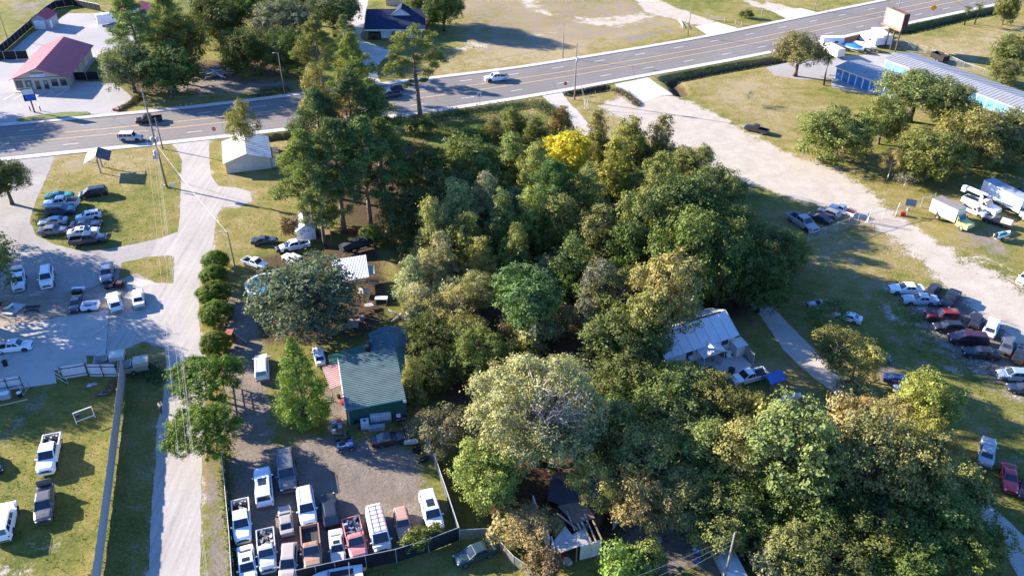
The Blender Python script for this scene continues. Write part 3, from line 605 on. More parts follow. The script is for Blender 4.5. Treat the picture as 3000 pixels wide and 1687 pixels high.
# palm: fronds are single parts
def frond_mesh():
    m = MB(); n = 7
    for s in (-1, 1):
        for i in range(1, 12):
            t = i / 12; x = .3 + 1.4 * t; z = .5 * t - .95 * t * t; l = .75 * math.sin(math.pi * min(1, .25 + .75 * t)) ; d = Vector((.55, s * .9, -.28)).normalized(); b = Vector((x, 0, z))
            m.quad(b - Vector((.05, 0, 0)), b + d * l, b + Vector((.05, 0, 0)))
    m.tube([(0, 0, 0), (.6, 0, .25), (1.2, 0, .12), (1.75, 0, -.35)], [.04, .03, .02, .008], 4); return m.mesh('frond', M_LEAF)
FROND = frond_mesh()
# colours (real leaf colours)
GRN = (.138, .160, .046); DKG = (.095, .122, .036); OLV = (.170, .185, .062); YGR = (.260, .248, .078); YEL = (.52, .38, .035); GRY = (.140, .168, .088)
PIN = (.112, .162, .055); PINL = (.180, .215, .062); TAN = (.300, .245, .110); PALE = (.280, .300, .150); BRN = (.20, .14, .075); ORG = (.38, .23, .055); DOME = (.085, .125, .014); CYP = (.165, .195, .042); JUN = (.105, .150, .026)
tree_i = 0; TREES = []
def tree(kind, px, py, zc, r, color, label, group=None, name=None, sz=None, rz=None, var=None, tint=.12, cat=None):
    """crown centre seen at pixel (px,py) at height zc above the ground, crown radius r"""
    global tree_i; tree_i += 1
    rs = random.Random(tree_i * 77 + 5); pool = PROTO[kind]; tm, cm, r0, z0 = pool[(tree_i if var is None else var) % len(pool)]
    g = G(px, py, zc); z = ground_z(g.x, g.y); s = r / r0; szz = (zc - z) / z0 if sz is None else sz
    o = thing(name or {'bush': 'bush', 'bare': 'bush', 'dome': 'clipped_shrub', 'juniper': 'juniper_tree', 'pine': 'pine_tree', 'lonepine': 'pine_tree', 'cone': 'cypress_tree', 'oak': 'oak_tree'}.get(kind, 'tree'), label, cat or ('bush' if kind in ('bush', 'bare', 'dome') else 'tree'), (g.x, g.y, z - .05), rs.uniform(0, 6.28) if rz is None else rz, group)
    o.scale = (s * rs.uniform(.93, 1.07), s * rs.uniform(.93, 1.07), szz)
    cc = tuple(max(.005, c * (1 + rs.uniform(-tint, tint))) for c in color)
    TREES.append((g.x, g.y, label)); link('stem' if kind in ('bush', 'bare') else 'trunk', tm, o); link('crown', cm, o, color=cc); return o
def palm(px, py, h, label):
    b = G(px, py); o = thing('palm_tree', label, 'palm', b, random.uniform(0, 6)); m = MB(); m.tube([(0, 0, 0), (.1, 0, h * .4), (.05, 0, h)], [.24, .18, .2], 8); m.build('trunk', M_BARK, o, True)
    for k in range(22):
        f = link('frond', FROND, o, (.05, 0, h), None, color=(.17, .15, .04) if k % 4 == 0 else (.10, .13, .03)); f.rotation_euler = (0, -R(55) + R(110) * ((k * 7) % 22) / 22, k * 2.4); f.scale = (.95,) * 3
# ---- far side of the highway, top left
g1 = 'oaks behind the store'
tree('pine', *D(335, 62), 13, 5.2, PINL, 'tall pale green pine towering behind the red roofed store', rz=1.0)
tree('thick', *D(322, 165), 6.5, 6.3, GRY, 'grey green oak touching the corner of the red roofed store')
tree('thick', *D(425, 165), 6.5, 7.2, DKG, 'dark oak beside the grey green oak, its trunk by the road')
tree('thick', *D(445, 95), 7, 6.5, GRN, 'dark green oak standing behind the store yard')
tree('pine', *D(415, 50), 12, 4.6, PINL, 'second pine behind the store yard, right of the tallest one')
tree('thick', *D(610, 125), 7, 6.4, DKG, 'dark oak over the scrap timber pile')
tree('thick', *D(715, 130), 6.5, 5.6, DKG, 'dark oak between the timber pile and the roadside lamp post')
tree('oak', *D(715, 55), 8, 7.4, GRY, 'large grey green oak near the top, left of the pale drive')
tree('thick', *D(545, 40), 8, 7.0, DKG, 'dark oak at the top behind the timber pile')
tree('oak', *D(640, 20), 8, 6.5, GRN, 'oak at the top edge between the dark oak and the grey green oak')
tree('oak', *D(835, 25), 7.5, 6.6, DKG, 'dark oak at the top edge beside the pale drive')
tree('pine', *D(560, -20), 11, 5.0, PIN, 'pine at the top edge above the timber pile')
tree('oak', *D(760, -10), 8, 6.5, DKG, 'oak at the top edge left of the pale drive')
tree('pine', *D(800, 122), 12, 4.6, PINL, 'bright pine across the highway beside the pale drive', rz=.3)
tree('pine', *D(868, 95), 9, 3.0, PINL, 'small slim pine by the pale drive')
tree('thick', *D(1115, 15), 7, 6.0, DKG, 'dark oak behind the white building with the blue roof')
tree('oak', *D(1060, -5), 7, 4.6, OLV, 'olive tree at the top edge behind the blue roof')
tree('lonepine', *D(1048, 135), 14.2, 4.9, PINL, 'tall open pine standing alone at the near edge of the highway', rz=0, sz=.95)
# ---- near side, around the garage
tree('thin', *D(612, 312), 7.2, 4.0, (0.194, 0.194, 0.050), 'yellowing small tree in front of the white roofed garage', name='tree')
tree('leafy', *D(795, 245), 8, 4.6, YGR, 'yellow green tree at the highway edge left of the pines')
tree('leafy', *D(865, 225), 7.5, 3.0, ORG, 'orange autumn tree among the pines at the highway edge', tint=.02)
gp_ = 'stand of tall pines right of the garage'
for i, (x, y, z, r, c, lab) in enumerate([(885, 190, 14, 4.4, PINL, 'pine at the highway edge above the orange tree'), (800, 330, 13, 4.8, PIN, 'leftmost dark pine of the stand right of the garage'), (880, 300, 14.5, 4.8, PIN, 'pine whose top is highest in the stand right of the garage'), (945, 320, 13, 4.4, PIN, 'pine on the right side of the stand, near the highway bank'),
     (770, 430, 12, 4.4, PINL, 'lit pine at the lower left of the stand, beside the lawn'), (845, 415, 13, 4.8, PIN, 'pine in the middle of the stand with a bare lower trunk'), (915, 410, 13, 4.8, PIN, 'pine right of the middle of the stand, trunk showing below'), (960, 400, 12, 4.2, DKG, 'shaded pine at the right edge of the stand'), (800, 500, 9, 3.6, PINL, 'lower pine of the stand behind the little shed')]):
    tree('pine', *D(x, y), z, r, c, lab, gp_)
tree('bush', *D(735, 570), 1.6, 2.2, BRN, 'brownish bush left of the little white shed')
tree('bush', *D(935, 590), 2.0, 2.2, GRN, 'bush below the pine trunks by the tarp covered boat')
tree('bush', *D(820, 540), 2.4, 2.4, PINL, 'light green bush beside the little white shed')
# ---- topiary row and junipers along the gravel lane
gd = 'clipped evergreen domes along the lane'
for i, (x, y, lab) in enumerate([(541, 655, 'topmost clipped evergreen dome beside the lane'), (537, 693, 'second clipped evergreen dome from the top of the row'), (539, 736, 'third clipped evergreen dome in the row beside the lane'), (542, 786, 'fourth clipped evergreen dome, above the gap in the row'), (541, 863, 'clipped evergreen dome standing alone below the gap in the row')]):
    tree('dome', *D(x, y), 1.75 + .12 * (i % 3 - 1), (2.3, 2.15, 2.45, 2.5, 2.2)[i], DOME, lab, gd)
tree('juniper', *D(515, 940), 4.2, 5.0, JUN, 'spreading juniper over the lane, the upper of two', 'spreading junipers over the lane')
tree('juniper', *D(507, 1072), 4.2, 4.9, JUN, 'spreading juniper over the lane, the lower of two', 'spreading junipers over the lane')
# ---- yard of the green house
tree('thick', *D(770, 742), 5.8, 8.2, (.105, .150, .072), 'big grey green live oak above the green roofed house', name='oak_tree')
tree('cone', *D(752, 965), 6.4, 4.0, CYP, 'conical green cypress left of the green roofed house')
tree('leafy', *D(1036, 955), 4.0, 1.8, YGR, 'small tree growing at the right end of the green roof')
# ---- the wood: back edge
wood = [
 ('bush', 1060, 318, 2.0, 3.0, OLV, 'olive shrub at the foot of the lone pine'), ('leafy', 1290, 312, 4.0, 3.2, GRN, 'green tree at the back edge of the wood below the highway'), ('leafy', 1345, 330, 3.6, 2.8, OLV, 'olive tree at the back edge of the wood, left of the orange one'),
 ('leafy', 1412, 312, 4.4, 2.6, (0.221, 0.178, 0.050), 'orange tinged tree beside the narrow lane'), ('leafy', 1240, 335, 3.4, 2.8, OLV, 'low olive tree at the back left of the wood'),
 ('round', 1425, 392, 7, 4.3, YEL, 'bright yellow autumn tree in the middle of the wood'), ('leafy', 1502, 352, 6.5, 3.0, OLV, 'olive tree right of the bright yellow tree'), ('leafy', 1585, 372, 7, 3.8, (0.246, 0.222, 0.050), 'yellow olive tree beside the sandy drive'), ('leafy', 1660, 372, 7, 3.8, (0.168, 0.142, 0.060), 'reddish brown tree at the right back of the wood'), ('leafy', 1545, 430, 7, 3.6, (0.259, 0.252, 0.050), 'yellow green tree below the olive tops, wood centre'),
 ('round', 1735, 425, 6.5, 4.4, OLV, 'olive round tree beside the sandy drive'), ('oak', 1795, 480, 5.2, 4.6, GRN, 'dark green tree at the right edge of the wood near the parked pickups'), ('oak', 1720, 540, 8.6, 5.4, DKG, 'dark tree inside the right half of the wood'), ('oak', 1825, 580, 5.6, 5.0, DKG, 'dark tree on the right flank of the wood'), ('oak', 1920, 645, 5.0, 4.8, DKG, 'dark tree at the right tip of the wood above the lane'), ('oak', 1985, 630, 3.8, 2.9, GRN, 'rightmost tree of the wood beside the chain link fence'), ('oak', 1818, 655, 8.0, 4.4, DKG, 'dark tree behind the white roofed house'), ('oak', 1920, 715, 5.0, 3.8, DKG, 'dark tree where the narrow lane leaves the wood'), ('oak', 1730, 640, 8.6, 5.2, GRN, 'green tree left of the dark trees behind the white house'),
 ('oak', 1640, 570, 8.6, 5.0, OLV, 'olive tree in the shaded middle of the wood'), ('leafy', 1655, 470, 7, 4.0, OLV, 'tall olive tree right of the yellow green one'),
 ('oak', 1170, 400, 5.0, 5.0, GRN, 'shaded green tree right of the pine stand'), ('oak', 1060, 430, 5.5, 4.6, DKG, 'dark tree against the right side of the pine stand'), ('oak', 1110, 500, 5.5, 5.0, DKG, 'dark shaded tree in the left of the wood'), ('oak', 1020, 540, 5.0, 4.2, DKG, 'dark tree above the tarp covered boat'), ('leafy', 1290, 405, 6, 3.8, OLV, 'olive tree left of the bright yellow tree'), ('leafy', 1215, 460, 6, 4.2, GRN, 'green tree in shade, upper left of the wood'), ('oak', 1190, 350, 3.2, 3.2, GRN, 'low green tree behind the wood near the highway bank'), ('leafy', 1350, 440, 6.4, 3.6, YGR, 'yellow green tree below the bright yellow one'),
 ('pine', 1388, 480, 9.5, 3.4, PIN, 'blue green pine in the middle of the wood'), ('leafy', 1476, 510, 7.5, 4.0, (0.246, 0.222, 0.074), 'golden olive tree in the centre of the wood'), ('leafy', 1150, 545, 7, 3.4, PALE, 'pale green pointed tree in the left centre of the wood'), ('leafy', 1222, 520, 7, 3.2, PALE, 'pale pointed tree behind its pale neighbour, left centre'), ('leafy', 1090, 590, 7, 3.2, YGR, 'yellow pointed tree at the left edge of the wood'), ('leafy', 1262, 570, 7, 3.4, OLV, 'olive pointed tree in the left centre of the wood'), ('leafy', 1335, 560, 7, 3.6, YGR, 'yellow green tree below the blue green pine'), ('leafy', 1170, 620, 6, 3.6, OLV, 'olive tree below the pale pointed trees'), ('leafy', 1110, 655, 5.5, 3.4, TAN, 'tan autumn tree at the left edge of the wood'), ('leafy', 1210, 665, 5, 3.4, YGR, 'yellow tree above the round pine'), ('leafy', 1415, 580, 7, 3.8, GRN, 'green tree in the centre of the wood, below the golden one'), ('leafy', 1500, 610, 7, 4.0, OLV, 'olive tree above the shaded hollow of the wood'), ('leafy', 1580, 650, 6.5, 4.0, DKG, 'dark tree over the shaded hollow of the wood'), ('leafy', 1440, 670, 6, 3.8, GRN, 'green tree right of the round pine top'), ('thin', 1560, 735, 5.5, 3.8, OLV, 'thin olive tree left of the tree by the white house'), ('leafy', 1505, 730, 5.5, 3.4, (0.155, 0.164, 0.089), 'greyish tree in the lower centre of the wood'), ('leafy', 1300, 640, 6, 3.0, OLV, 'small olive tree just above the round pine'),
 ('round', 1325, 755, 7.0, 4.6, PIN, 'broad round pine in the lower wood above the big maple'), ('round', 1672, 745, 9.6, 4.3, YGR, 'tall yellow olive tree in front of the white roofed house'), ('leafy', 1625, 830, 6.5, 3.9, OLV, 'olive tree below the yellow olive tree by the white house'), ('oak', 1555, 850, 5.5, 4.6, GRN, 'green tree right of the round pine'),
 ('leafy', 1040, 700, 4.0, 3.4, PALE, 'pale bamboo green thicket at the edge of the back yard'), ('leafy', 1062, 765, 3.6, 3.2, PALE, 'pale leafy thicket below the first one at the yard edge'), ('oak', 1085, 850, 4.0, 3.4, DKG, 'dark bush tree behind the green house'), ('thin', 1150, 770, 4.5, 3.8, (0.246, 0.208, 0.089), 'orange twiggy tree left of the round pine'), ('thin', 1175, 840, 4.0, 3.6, YGR, 'thin yellow tree at the lower left of the round pine'), ('bare', 1130, 920, 2.4, 3.6, BRN, 'bare twiggy brush behind the green house'), ('oak', 1200, 890, 4, 3.6, GRN, 'green tree left of the big maple'), ('oak', 1090, 930, 3.2, 2.6, DKG, 'dark green tree against the back of the green house'), ('thin', 1200, 735, 4.5, 3.0, TAN, 'tan thin tree left of the round pine top'),
 ('big', 1355, 1030, 8.6, 9.0, (.270, .285, .125), 'huge pale green maple with spreading pale limbs in front'), ('thin', 1110, 1080, 4.5, 3.4, (0.155, 0.164, 0.089), 'greyish thin tree beside the fenced yard'), ('oak', 1225, 1185, 4.4, 3.4, YGR, 'yellow green tree at the foot of the big maple'), ('oak', 1590, 960, 4.0, 4.4, DKG, 'dark shaded tree right of the big maple'), ('oak', 1640, 1020, 4.0, 4.2, GRN, 'shaded tree in the hollow right of the big maple'), ('thin', 1720, 960, 4, 3.6, OLV, 'thin olive tree left of the patio'), ('oak', 1800, 1010, 3.2, 4.0, GRN, 'dark vine covered thicket below the patio'), ('oak', 1880, 1045, 2.8, 3.4, GRN, 'dark thicket above the big right hand tree'), ('oak', 1700, 1080, 4.0, 4.0, OLV, 'olive tree in the middle of the lower wood'), ('leafy', 1545, 1090, 5, 3.4, OLV, 'olive tree at the right foot of the big maple'),
 ('thin', 1500, 1215, 5.4, 2.6, YGR, 'thin yellow green tree over the left of the ruined roof'), ('thin', 1640, 1165, 5.5, 4.4, YGR, 'thin yellow green tree above the ruined roof'), ('thin', 1620, 1255, 5.0, 3.6, (0.246, 0.208, 0.067), 'golden twiggy tree hanging over the ruined roof'), ('thin', 1700, 1260, 4.6, 3.4, (0.233, 0.194, 0.074), 'golden twiggy tree right of the ruined roof'), ('leafy', 1770, 1150, 5.5, 4.0, OLV, 'olive tree right of the trees by the ruin'), ('thin', 1345, 1330, 2.4, 3.0, TAN, 'tan scrub left of the ruined house'), ('bush', 1285, 1310, 1.8, 2.8, TAN, 'tan bush at the corner of the wire fence'), ('bush', 1370, 1425, 1.8, 2.4, BRN, 'brown bush at the bottom edge left of the ruin'), ('bush', 1565, 1425, 2.2, 2.8, (0.181, 0.238, 0.060), 'bright green bush at the bottom edge'), ('bush', 1620, 1405, 2.2, 2.2, (0.181, 0.238, 0.060), 'bright green bush right of the one at the bottom edge'),
 ('round', 1990, 1140, 9.0, 6.2, (0.168, 0.208, 0.074), 'large light green tree lower right, lit on its left side'), ('leafy', 1850, 1165, 6, 4.2, YGR, 'yellow green tree left of the large light green tree'), ('oak', 1890, 1260, 3.8, 4.2, DKG, 'dark tree below the large light green tree'), ('oak', 1800, 1290, 4, 3.8, OLV, 'olive tree beside the wooden pole'), ('oak', 2060, 1290, 4.2, 5.0, DKG, 'dark tree at the bottom right of the wood'), ('oak', 2180, 1180, 7.5, 4.8, OLV, 'olive tree right of the large light green tree'), ('oak', 2280, 1190, 7.5, 5.0, OLV, 'olive tree on the lower right slope of the wood'), ('oak', 2200, 1330, 4.2, 5.2, DKG, 'dark tree at the lower right, near the bottom'), ('oak', 2340, 1300, 4.6, 5.2, GRN, 'green tree at the lower right edge of the wood'), ('oak', 2430, 1360, 4.0, 4.0, GRN, 'green tree beside the bottom of the narrow lane'), ('oak', 2080, 1420, 3.6, 4.6, DKG, 'dark tree at the bottom edge right of the pole'), ('oak', 2280, 1430, 3.6, 4.6, DKG, 'dark tree at the bottom edge near the lane'), ('bush', 1950, 1420, 2.6, 3.0, (0.181, 0.178, 0.089), 'pale scrub at the bottom edge right of the pole'), ('oak', 1990, 1390, 3.6, 3.2, OLV, 'olive tree behind the pole at the bottom'),
 ('round', 2340, 1010, 6, 4.2, (0.213, 0.230, 0.057), 'yellow green tree in front of the parked cars, right'), ('thin', 2250, 1060, 4.5, 3.4, YGR, 'thin yellow tree beside the narrow lane'), ('thin', 2110, 870, 4.5, 3.8, GRN, 'feathery tree beside the lane, its trunk in the grass'), ('thin', 2155, 910, 4.5, 3.4, YGR, 'feathery yellow tree beside the parked dark sedan'), ('thin', 2090, 795, 3.6, 3.0, GRN, 'feathery tree covering the parked silver sedan'), ('bush', 2150, 985, 1.8, 2.6, PALE, 'pale leafy sapling clump on the lane'), ('thin', 2190, 1030, 3.0, 2.2, TAN, 'tan leaved sapling on the lane'), ('thin', 2320, 1100, 5, 3.4, (0.221, 0.208, 0.060), 'golden twiggy tree in the lower right'),
]
for k, x, y, z, r, c, lab in wood: tree('thick' if k == 'oak' else k, *D(x, y), z, r * (1.0 if k in ('big', 'bush') or (x > 1950 and y > 950) else 1.18), c, lab, 'trees of the wood', rz=0 if k == 'big' else None, name='bush' if k == 'bare' else ('pine_tree' if k == 'pine' else 'tree'))
# undergrowth that closes the gaps between the trunks
rs_ = random.Random(3); UND = DW([(1010, 600), (1100, 480), (1240, 400), (1480, 380), (1700, 430), (1900, 600), (1960, 700), (1780, 760), (1640, 800), (1640, 900), (1760, 980), (1900, 1040), (2100, 1080), (2450, 1280), (2440, 1440), (1850, 1420), (1720, 1180), (1560, 1120), (1480, 1180), (1230, 1240), (1130, 1120), (1140, 960), (1090, 800), (1010, 680)]); k = 0
def in_poly(x, y, poly):
    c = False
    for a, b in zip(poly, poly[1:] + poly[:1]):
        if (a.y > y) != (b.y > y) and x < (b.x - a.x) * (y - a.y) / (b.y - a.y) + a.x: c = not c
    return c
UNDER = []
while k < 80:
    x, y = rs_.uniform(-25, 60), rs_.uniform(60, 160)
    if not in_poly(x, y, UND): continue
    ci = rs_.randrange(6); nt = min(TREES, key=lambda q: (q[0] - x) ** 2 + (q[1] - y) ** 2)[2]; lab = ' '.join(('low %s shrub growing under the %s' % (('green', 'olive', 'yellow green', 'dark', 'tan', 'pale')[ci], nt)).split()[:16])
    k += 1; tm, cm, r0, z0 = PROTO['bush'][k % 3]; o = thing('bush', lab, 'bush', (x, y, -.05), rs_.uniform(0, 6), 'undergrowth shrubs of the wood'); s_ = rs_.uniform(1.0, 1.9); o.scale = (s_, s_, s_ * rs_.uniform(.9, 1.5))
    UNDER.append(o); link('stem', tm, o); link('crown', cm, o, color=(GRN, OLV, YGR, DKG, TAN, PALE)[ci])
by = {}
for o in UNDER: by.setdefault(o['label'], []).append(o)
for lb, os_ in by.items():
    if len(os_) > 1:
        os_.sort(key=lambda q: q.location.x / max(1, q.location.y))
        for n_, o in enumerate(os_): o['label'] = ' '.join(((['leftmost', 'rightmost'] if len(os_) == 2 else ['leftmost', 'middle', 'rightmost', 'far right'])[min(n_, 3)] + ' ' + lb).split()[:16])
# ---- right hand side
tree('oak', *D(2012, 130), 6.2, 5.6, OLV, 'olive oak with a bare trunk beside the storage yard')
tree('oak', *D(2305, 235), 6.5, 7.6, OLV, 'large oak in front of the long storage building')
tree('thick', *D(2100, 330), 6.0, 7.6, (0.175, 0.186, 0.050), 'broad yellow green oak beside the sandy drive')
tree('thick', *D(2345, 390), 5.6, 6.4, GRN, 'dark green tree behind the yellow box truck')
tree('thick', *D(2450, 345), 6.2, 7.0, (0.175, 0.178, 0.050), 'yellow green oak at the right in front of the storage doors')
tree('thick', *D(2548, 340), 6.2, 5.6, OLV, 'olive oak at the right edge in front of the storage doors')
tree('thick', *D(2225, 300), 5.5, 5.0, OLV, 'olive tree between the two broad oaks by the storage yard')
tree('thick', *D(2400, 270), 5.5, 5.0, GRN, 'green tree behind the yellow green oak on the far right')
tree('thin', *D(2245, 405), 4, 3.0, TAN, 'tan thin tree left of the dark green tree')
tree('bare', *D(2278, 455), 1.6, 2.2, (0.259, 0.252, 0.178), 'bare grey shrub beside the gate')
tree('thick', *D(2545, 130), 5, 4.6, GRN, 'green bush tree at the right edge beyond the storage roof')
tree('thick', *D(2530, 175), 3.5, 3.6, OLV, 'low green tree at the right edge behind the storage roof')
tree('thick', *D(2535, 18), 5, 3.2, GRN, 'small tree at the top right corner')
tree('bush', *D(1878, 36), 1.2, 1.9, DKG, 'dark round bush beyond the highway beside the wooden gate')
tree('bare', *D(1885, 246), 1.5, 1.8, OLV, 'small nearly bare tree alone on the dry grass')
palm(*P(3, 0, 560, 860), 6.4, 'tall dark palm beside the storage office')
palm(*P(3, 0, 1975, 255), 4.4, 'left palm of the pair beside the highway, top right')
palm(*P(3, 0, 2075, 250), 5.2, 'right palm of the pair beside the highway, top right')
tree('oak', *D(8, 452), 5.0, 3.6, DKG, 'dark tree cut by the left edge below the highway')
# trees just outside the left edge whose shade falls across the yard
tree('oak', -190, 800, 8, 8.5, GRN, 'tree standing left of the view beside the asphalt drive')
tree('oak', -260, 620, 8, 7.5, GRN, 'tree standing left of the view above the asphalt drive')
tree('oak', -420, 880, 7, 6.0, GRN, 'tree standing left of the view beside the concrete pad')
tree('oak', -330, 925, 7, 6.0, GRN, 'tree standing left of the view level with the ribbed gates')
tree('oak', -250, 255, 7, 7.0, GRN, 'tree standing left of the view beside the store')
# weeds on the ditch banks: clumps of tall grass
def weeds(name, lines, n, width, h, color, label, seed):
    rs = np.random.default_rng(seed); pts = []
    for a, b in lines:
        k = int(n / len(lines)); t = rs.uniform(size=k)[:, None]; o = rs.normal(size=(k, 2)) * width
        pts.append(np.array(a[:2]) * (1 - t) + np.array(b[:2]) * t + o)
    p = np.concatenate(pts); z = np.array([ground_z(x, y) for x, y in p]); p3 = np.column_stack([p, z + rs.uniform(.05, h, len(p))])
    nr = unit(rs, len(p), .25); me = cards(p3, nr, .07, .22, name, M_LEAF, rs=rs)
    link(name, me, kind='stuff', label=label, color=color, cat='weeds')
def segs(pts): q = W(pts); return list(zip(q, q[1:]))
weeds('ditch_weeds', segs([(1950, 232), (2080, 207), (2200, 185), (2340, 162)]), 4500, .9, .30, (0.109, 0.106, 0.070), 'rough dry weeds on the ditch bank beside the sandy drive', 1)
weeds('ditch_weeds', segs([(1170, 355), (1300, 338), (1420, 322), (1560, 303), (1600, 320), (1640, 345)]), 9000, 1.1, .7, (0.102, 0.121, 0.061), 'tall weeds on the bank above the wood', 2)
weeds('ditch_weeds', segs([(1670, 275), (1780, 255), (1830, 275), (1870, 310)]), 5000, .6, .4, (0.166, 0.142, 0.096), 'dry brown weeds beside the concrete apron', 3)
weeds('ditch_weeds', segs([(2620, 95), (2720, 72), (2830, 48), (2950, 24)]), 3500, 1.0, .35, (0.090, 0.128, 0.052), 'dark weeds on the highway bank under the billboard', 4)
weeds('field_weeds', segs([(1200, 390), (1400, 360), (1500, 350), (1640, 395)]), 7000, 3.0, .6, (0.154, 0.185, 0.070), 'weedy rough grass between the highway and the wood', 5)
weeds('verge_weeds', segs([(470, 1120), (440, 1090), (400, 1090)]), 2500, .7, .4, (0.115, 0.142, 0.061), 'dry weeds round the old trailers', 6)
weeds('verge_weeds', segs([(650, 1290), (668, 1500), (690, 1690)]), 1500, .35, .35, (0.128, 0.170, 0.061), 'weeds along the left fence of the yard', 7)
weeds('verge_weeds', segs([P(1, 0, 0, 955), P(1, 0, 330, 900)]), 2500, 1.2, .4, (0.102, 0.128, 0.052), 'weeds beyond the highway below the lamp post', 8)

# grass blades on the open lawns: tiny upright faces, thicker near the camera
def grass():
    bad = (M_sand > .3) | (M_dirt > .38) | (M_lit_shade > .4) | inside(pad)
    for q in SHEETS: bad |= inside(q)
    bad |= inside(list(offset(FAR, -1.8)) + list(reversed(offset(NEAR, 2.0))))
    rs = np.random.default_rng(9); n = 420000; x = rs.uniform(-130, 130, n); y = 48 + (rs.uniform(size=n) ** 1.6) * 200
    i = ((x - X0) / STEP).astype(int); j = ((y - Y0) / STEP).astype(int); ok = ~bad[j, i] & (np.abs(x) < y * .75 + 12)
    clump = np.sin(x * 1.9 + np.sin(y * 1.3) * 2) * np.sin(y * 2.3 + np.sin(x * .9) * 2); ok &= rs.uniform(size=n) < .55 + .45 * clump
    x, y, z = x[ok], y[ok], GZ[j[ok], i[ok]]; n = len(x); a = rs.uniform(0, 6.28, n); w = rs.uniform(.03, .09, n); h = rs.uniform(.05, .17, n); dx, dy = np.cos(a) * w, np.sin(a) * w; lx, ly = rs.normal(size=n) * .06, rs.normal(size=n) * .06
    v = np.stack([np.stack([x - dx, y - dy, z], -1), np.stack([x + dx, y + dy, z], -1), np.stack([x + lx, y + ly, z + h], -1)], 1)
    me_ = bpy.data.meshes.new('lawn_grass'); me_.vertices.add(n * 3); me_.vertices.foreach_set('co', v.ravel().astype(np.float32)); me_.loops.add(n * 3); me_.loops.foreach_set('vertex_index', np.arange(n * 3, dtype=np.int32)); me_.polygons.add(n); me_.polygons.foreach_set('loop_start', np.arange(0, n * 3, 3, dtype=np.int32)); me_.polygons.foreach_set('loop_total', np.full(n, 3, np.int32)); me_.update(calc_edges=True); me_.materials.append(M_LEAF)
    link('lawn_grass', me_, kind='stuff', label='short grass blades on the lawns', cat='grass', color=(.19, .185, .055))
grass()
# ------------------------------------------------------------------ vehicles
def paint_mat():
    t = NT('car_paint'); c = t.n('ShaderNodeObjectInfo').outputs['Color']; n = t.noise(1.2, 5, .65, t.obj()); n2 = t.noise(.5, 3, .6, t.obj())
    k = t.mix(t.math('MULTIPLY', t.sstep(n, .45, .75), .04), c, (.22, .22, .22)); t.col(k); t.set(.32, 0, .5)
    t.b.inputs['Coat Weight'].default_value = .6; t.b.inputs['Coat Roughness'].default_value = .08; t.l(t.math('ADD', t.math('MULTIPLY', n2, .25), .22), t.b.inputs['Roughness']); return t.m
def dull_paint():
    t = NT('faded_paint'); c = t.n('ShaderNodeObjectInfo').outputs['Color']; n = t.noise(1.6, 6, .7, t.obj())
    k = t.mix(t.sstep(n, .58, .72), c, (.16, .075, .04)); k = t.mix(t.math('MULTIPLY', t.sstep(t.noise(.8, 3, .6, t.obj()), .4, .7), .3), k, (.42, .36, .30)); t.col(k); t.set(.6, 0, .35); return t.m
M_PAINT = paint_mat(); M_DULL = dull_paint()
def glass_mat():
    t = NT('car_glass'); n = t.noise(.9, 3, .5, t.obj()); t.col(t.ramp(n, [(.3, (.012, .016, .022)), (.7, (.035, .042, .05))])); t.set(.06, 0, .8); return t.m
M_GLASS = glass_mat()
M_TYRE = plain('tyre_rubber', (.022, .021, .02), .85); M_RIM = plain('wheel_metal', (.42, .42, .42), .35, .7); M_TRIM = plain('black_trim', (.025, .025, .027), .55)
M_LAMP = plain('headlamp', (.72, .73, .74), .15, 0, .1, 3, .6); M_TAIL = plain('tail_lamp', (.36, .018, .014), .2, 0, .2, 3, .5); M_CHROME = plain('chrome', (.55, .55, .56), .22, .9, .1)
M_LINER = plain('bed_liner', (.045, .044, .043), .8, 0, .5, 2); M_JUNK = plain('scrap', (.23, .21, .19), .7, .2, .8, 2.5)
def wheel_mesh(r, w):
    m = MB(); n = 16; prof = [(r * .62, -w / 2), (r * .94, -w / 2), (r, -w * .32), (r, w * .32), (r * .94, w / 2), (r * .62, w / 2)]
    rings = [[(p[0] * math.cos(2 * math.pi * j / n), p[1], p[0] * math.sin(2 * math.pi * j / n)) for p in prof] for j in range(n)]
    m.loft(rings + [rings[0]], True, False); ty = m.mesh('wheel', M_TYRE, True)
    m = MB()
    for s in (-1, 1):
        c = [(0, s * w * .30, 0)] + [(r * .63 * math.cos(2 * math.pi * j / n), s * w * .42, r * .63 * math.sin(2 * math.pi * j / n)) for j in range(n)]
        m.add(c, [((0, 1 + j, 1 + (j + 1) % n) if s < 0 else (0, 1 + (j + 1) % n, 1 + j)) for j in range(n)])
    m.tube([(0, -w * .36, 0), (0, w * .36, 0)], r * .14, 6); return ty, m.mesh('rim', M_RIM)
WH = {k: wheel_mesh(*k) for k in ((.33, .21), (.38, .25), (.42, .28), (.48, .26))}
def lerp(a, b, t): return a + (b - a) * t
def ring(x, w, zl, zs, zt, bulge=.03):
    h = zs - zl
    return [(x, -w * .90, zl), (x, -w, zl + h * .22), (x, -w - bulge * .0, zl + h * .6), (x, -w * .965, zs), (x, -w * .74, zt - .008), (x, 0, zt), (x, w * .74, zt - .008), (x, w * .965, zs), (x, w, zl + h * .6), (x, w, zl + h * .22), (x, w * .90, zl)]
class Tmpl:
    def __init__(s): s.parts = []
    def add(s, name, me, loc=(0, 0, 0), sub=(), paint=False, rot=None): s.parts.append((name, me, loc, sub, paint, rot)); return s
def bil(q, u, v): return q[0].lerp(q[1], u).lerp(q[3].lerp(q[2], u), v)
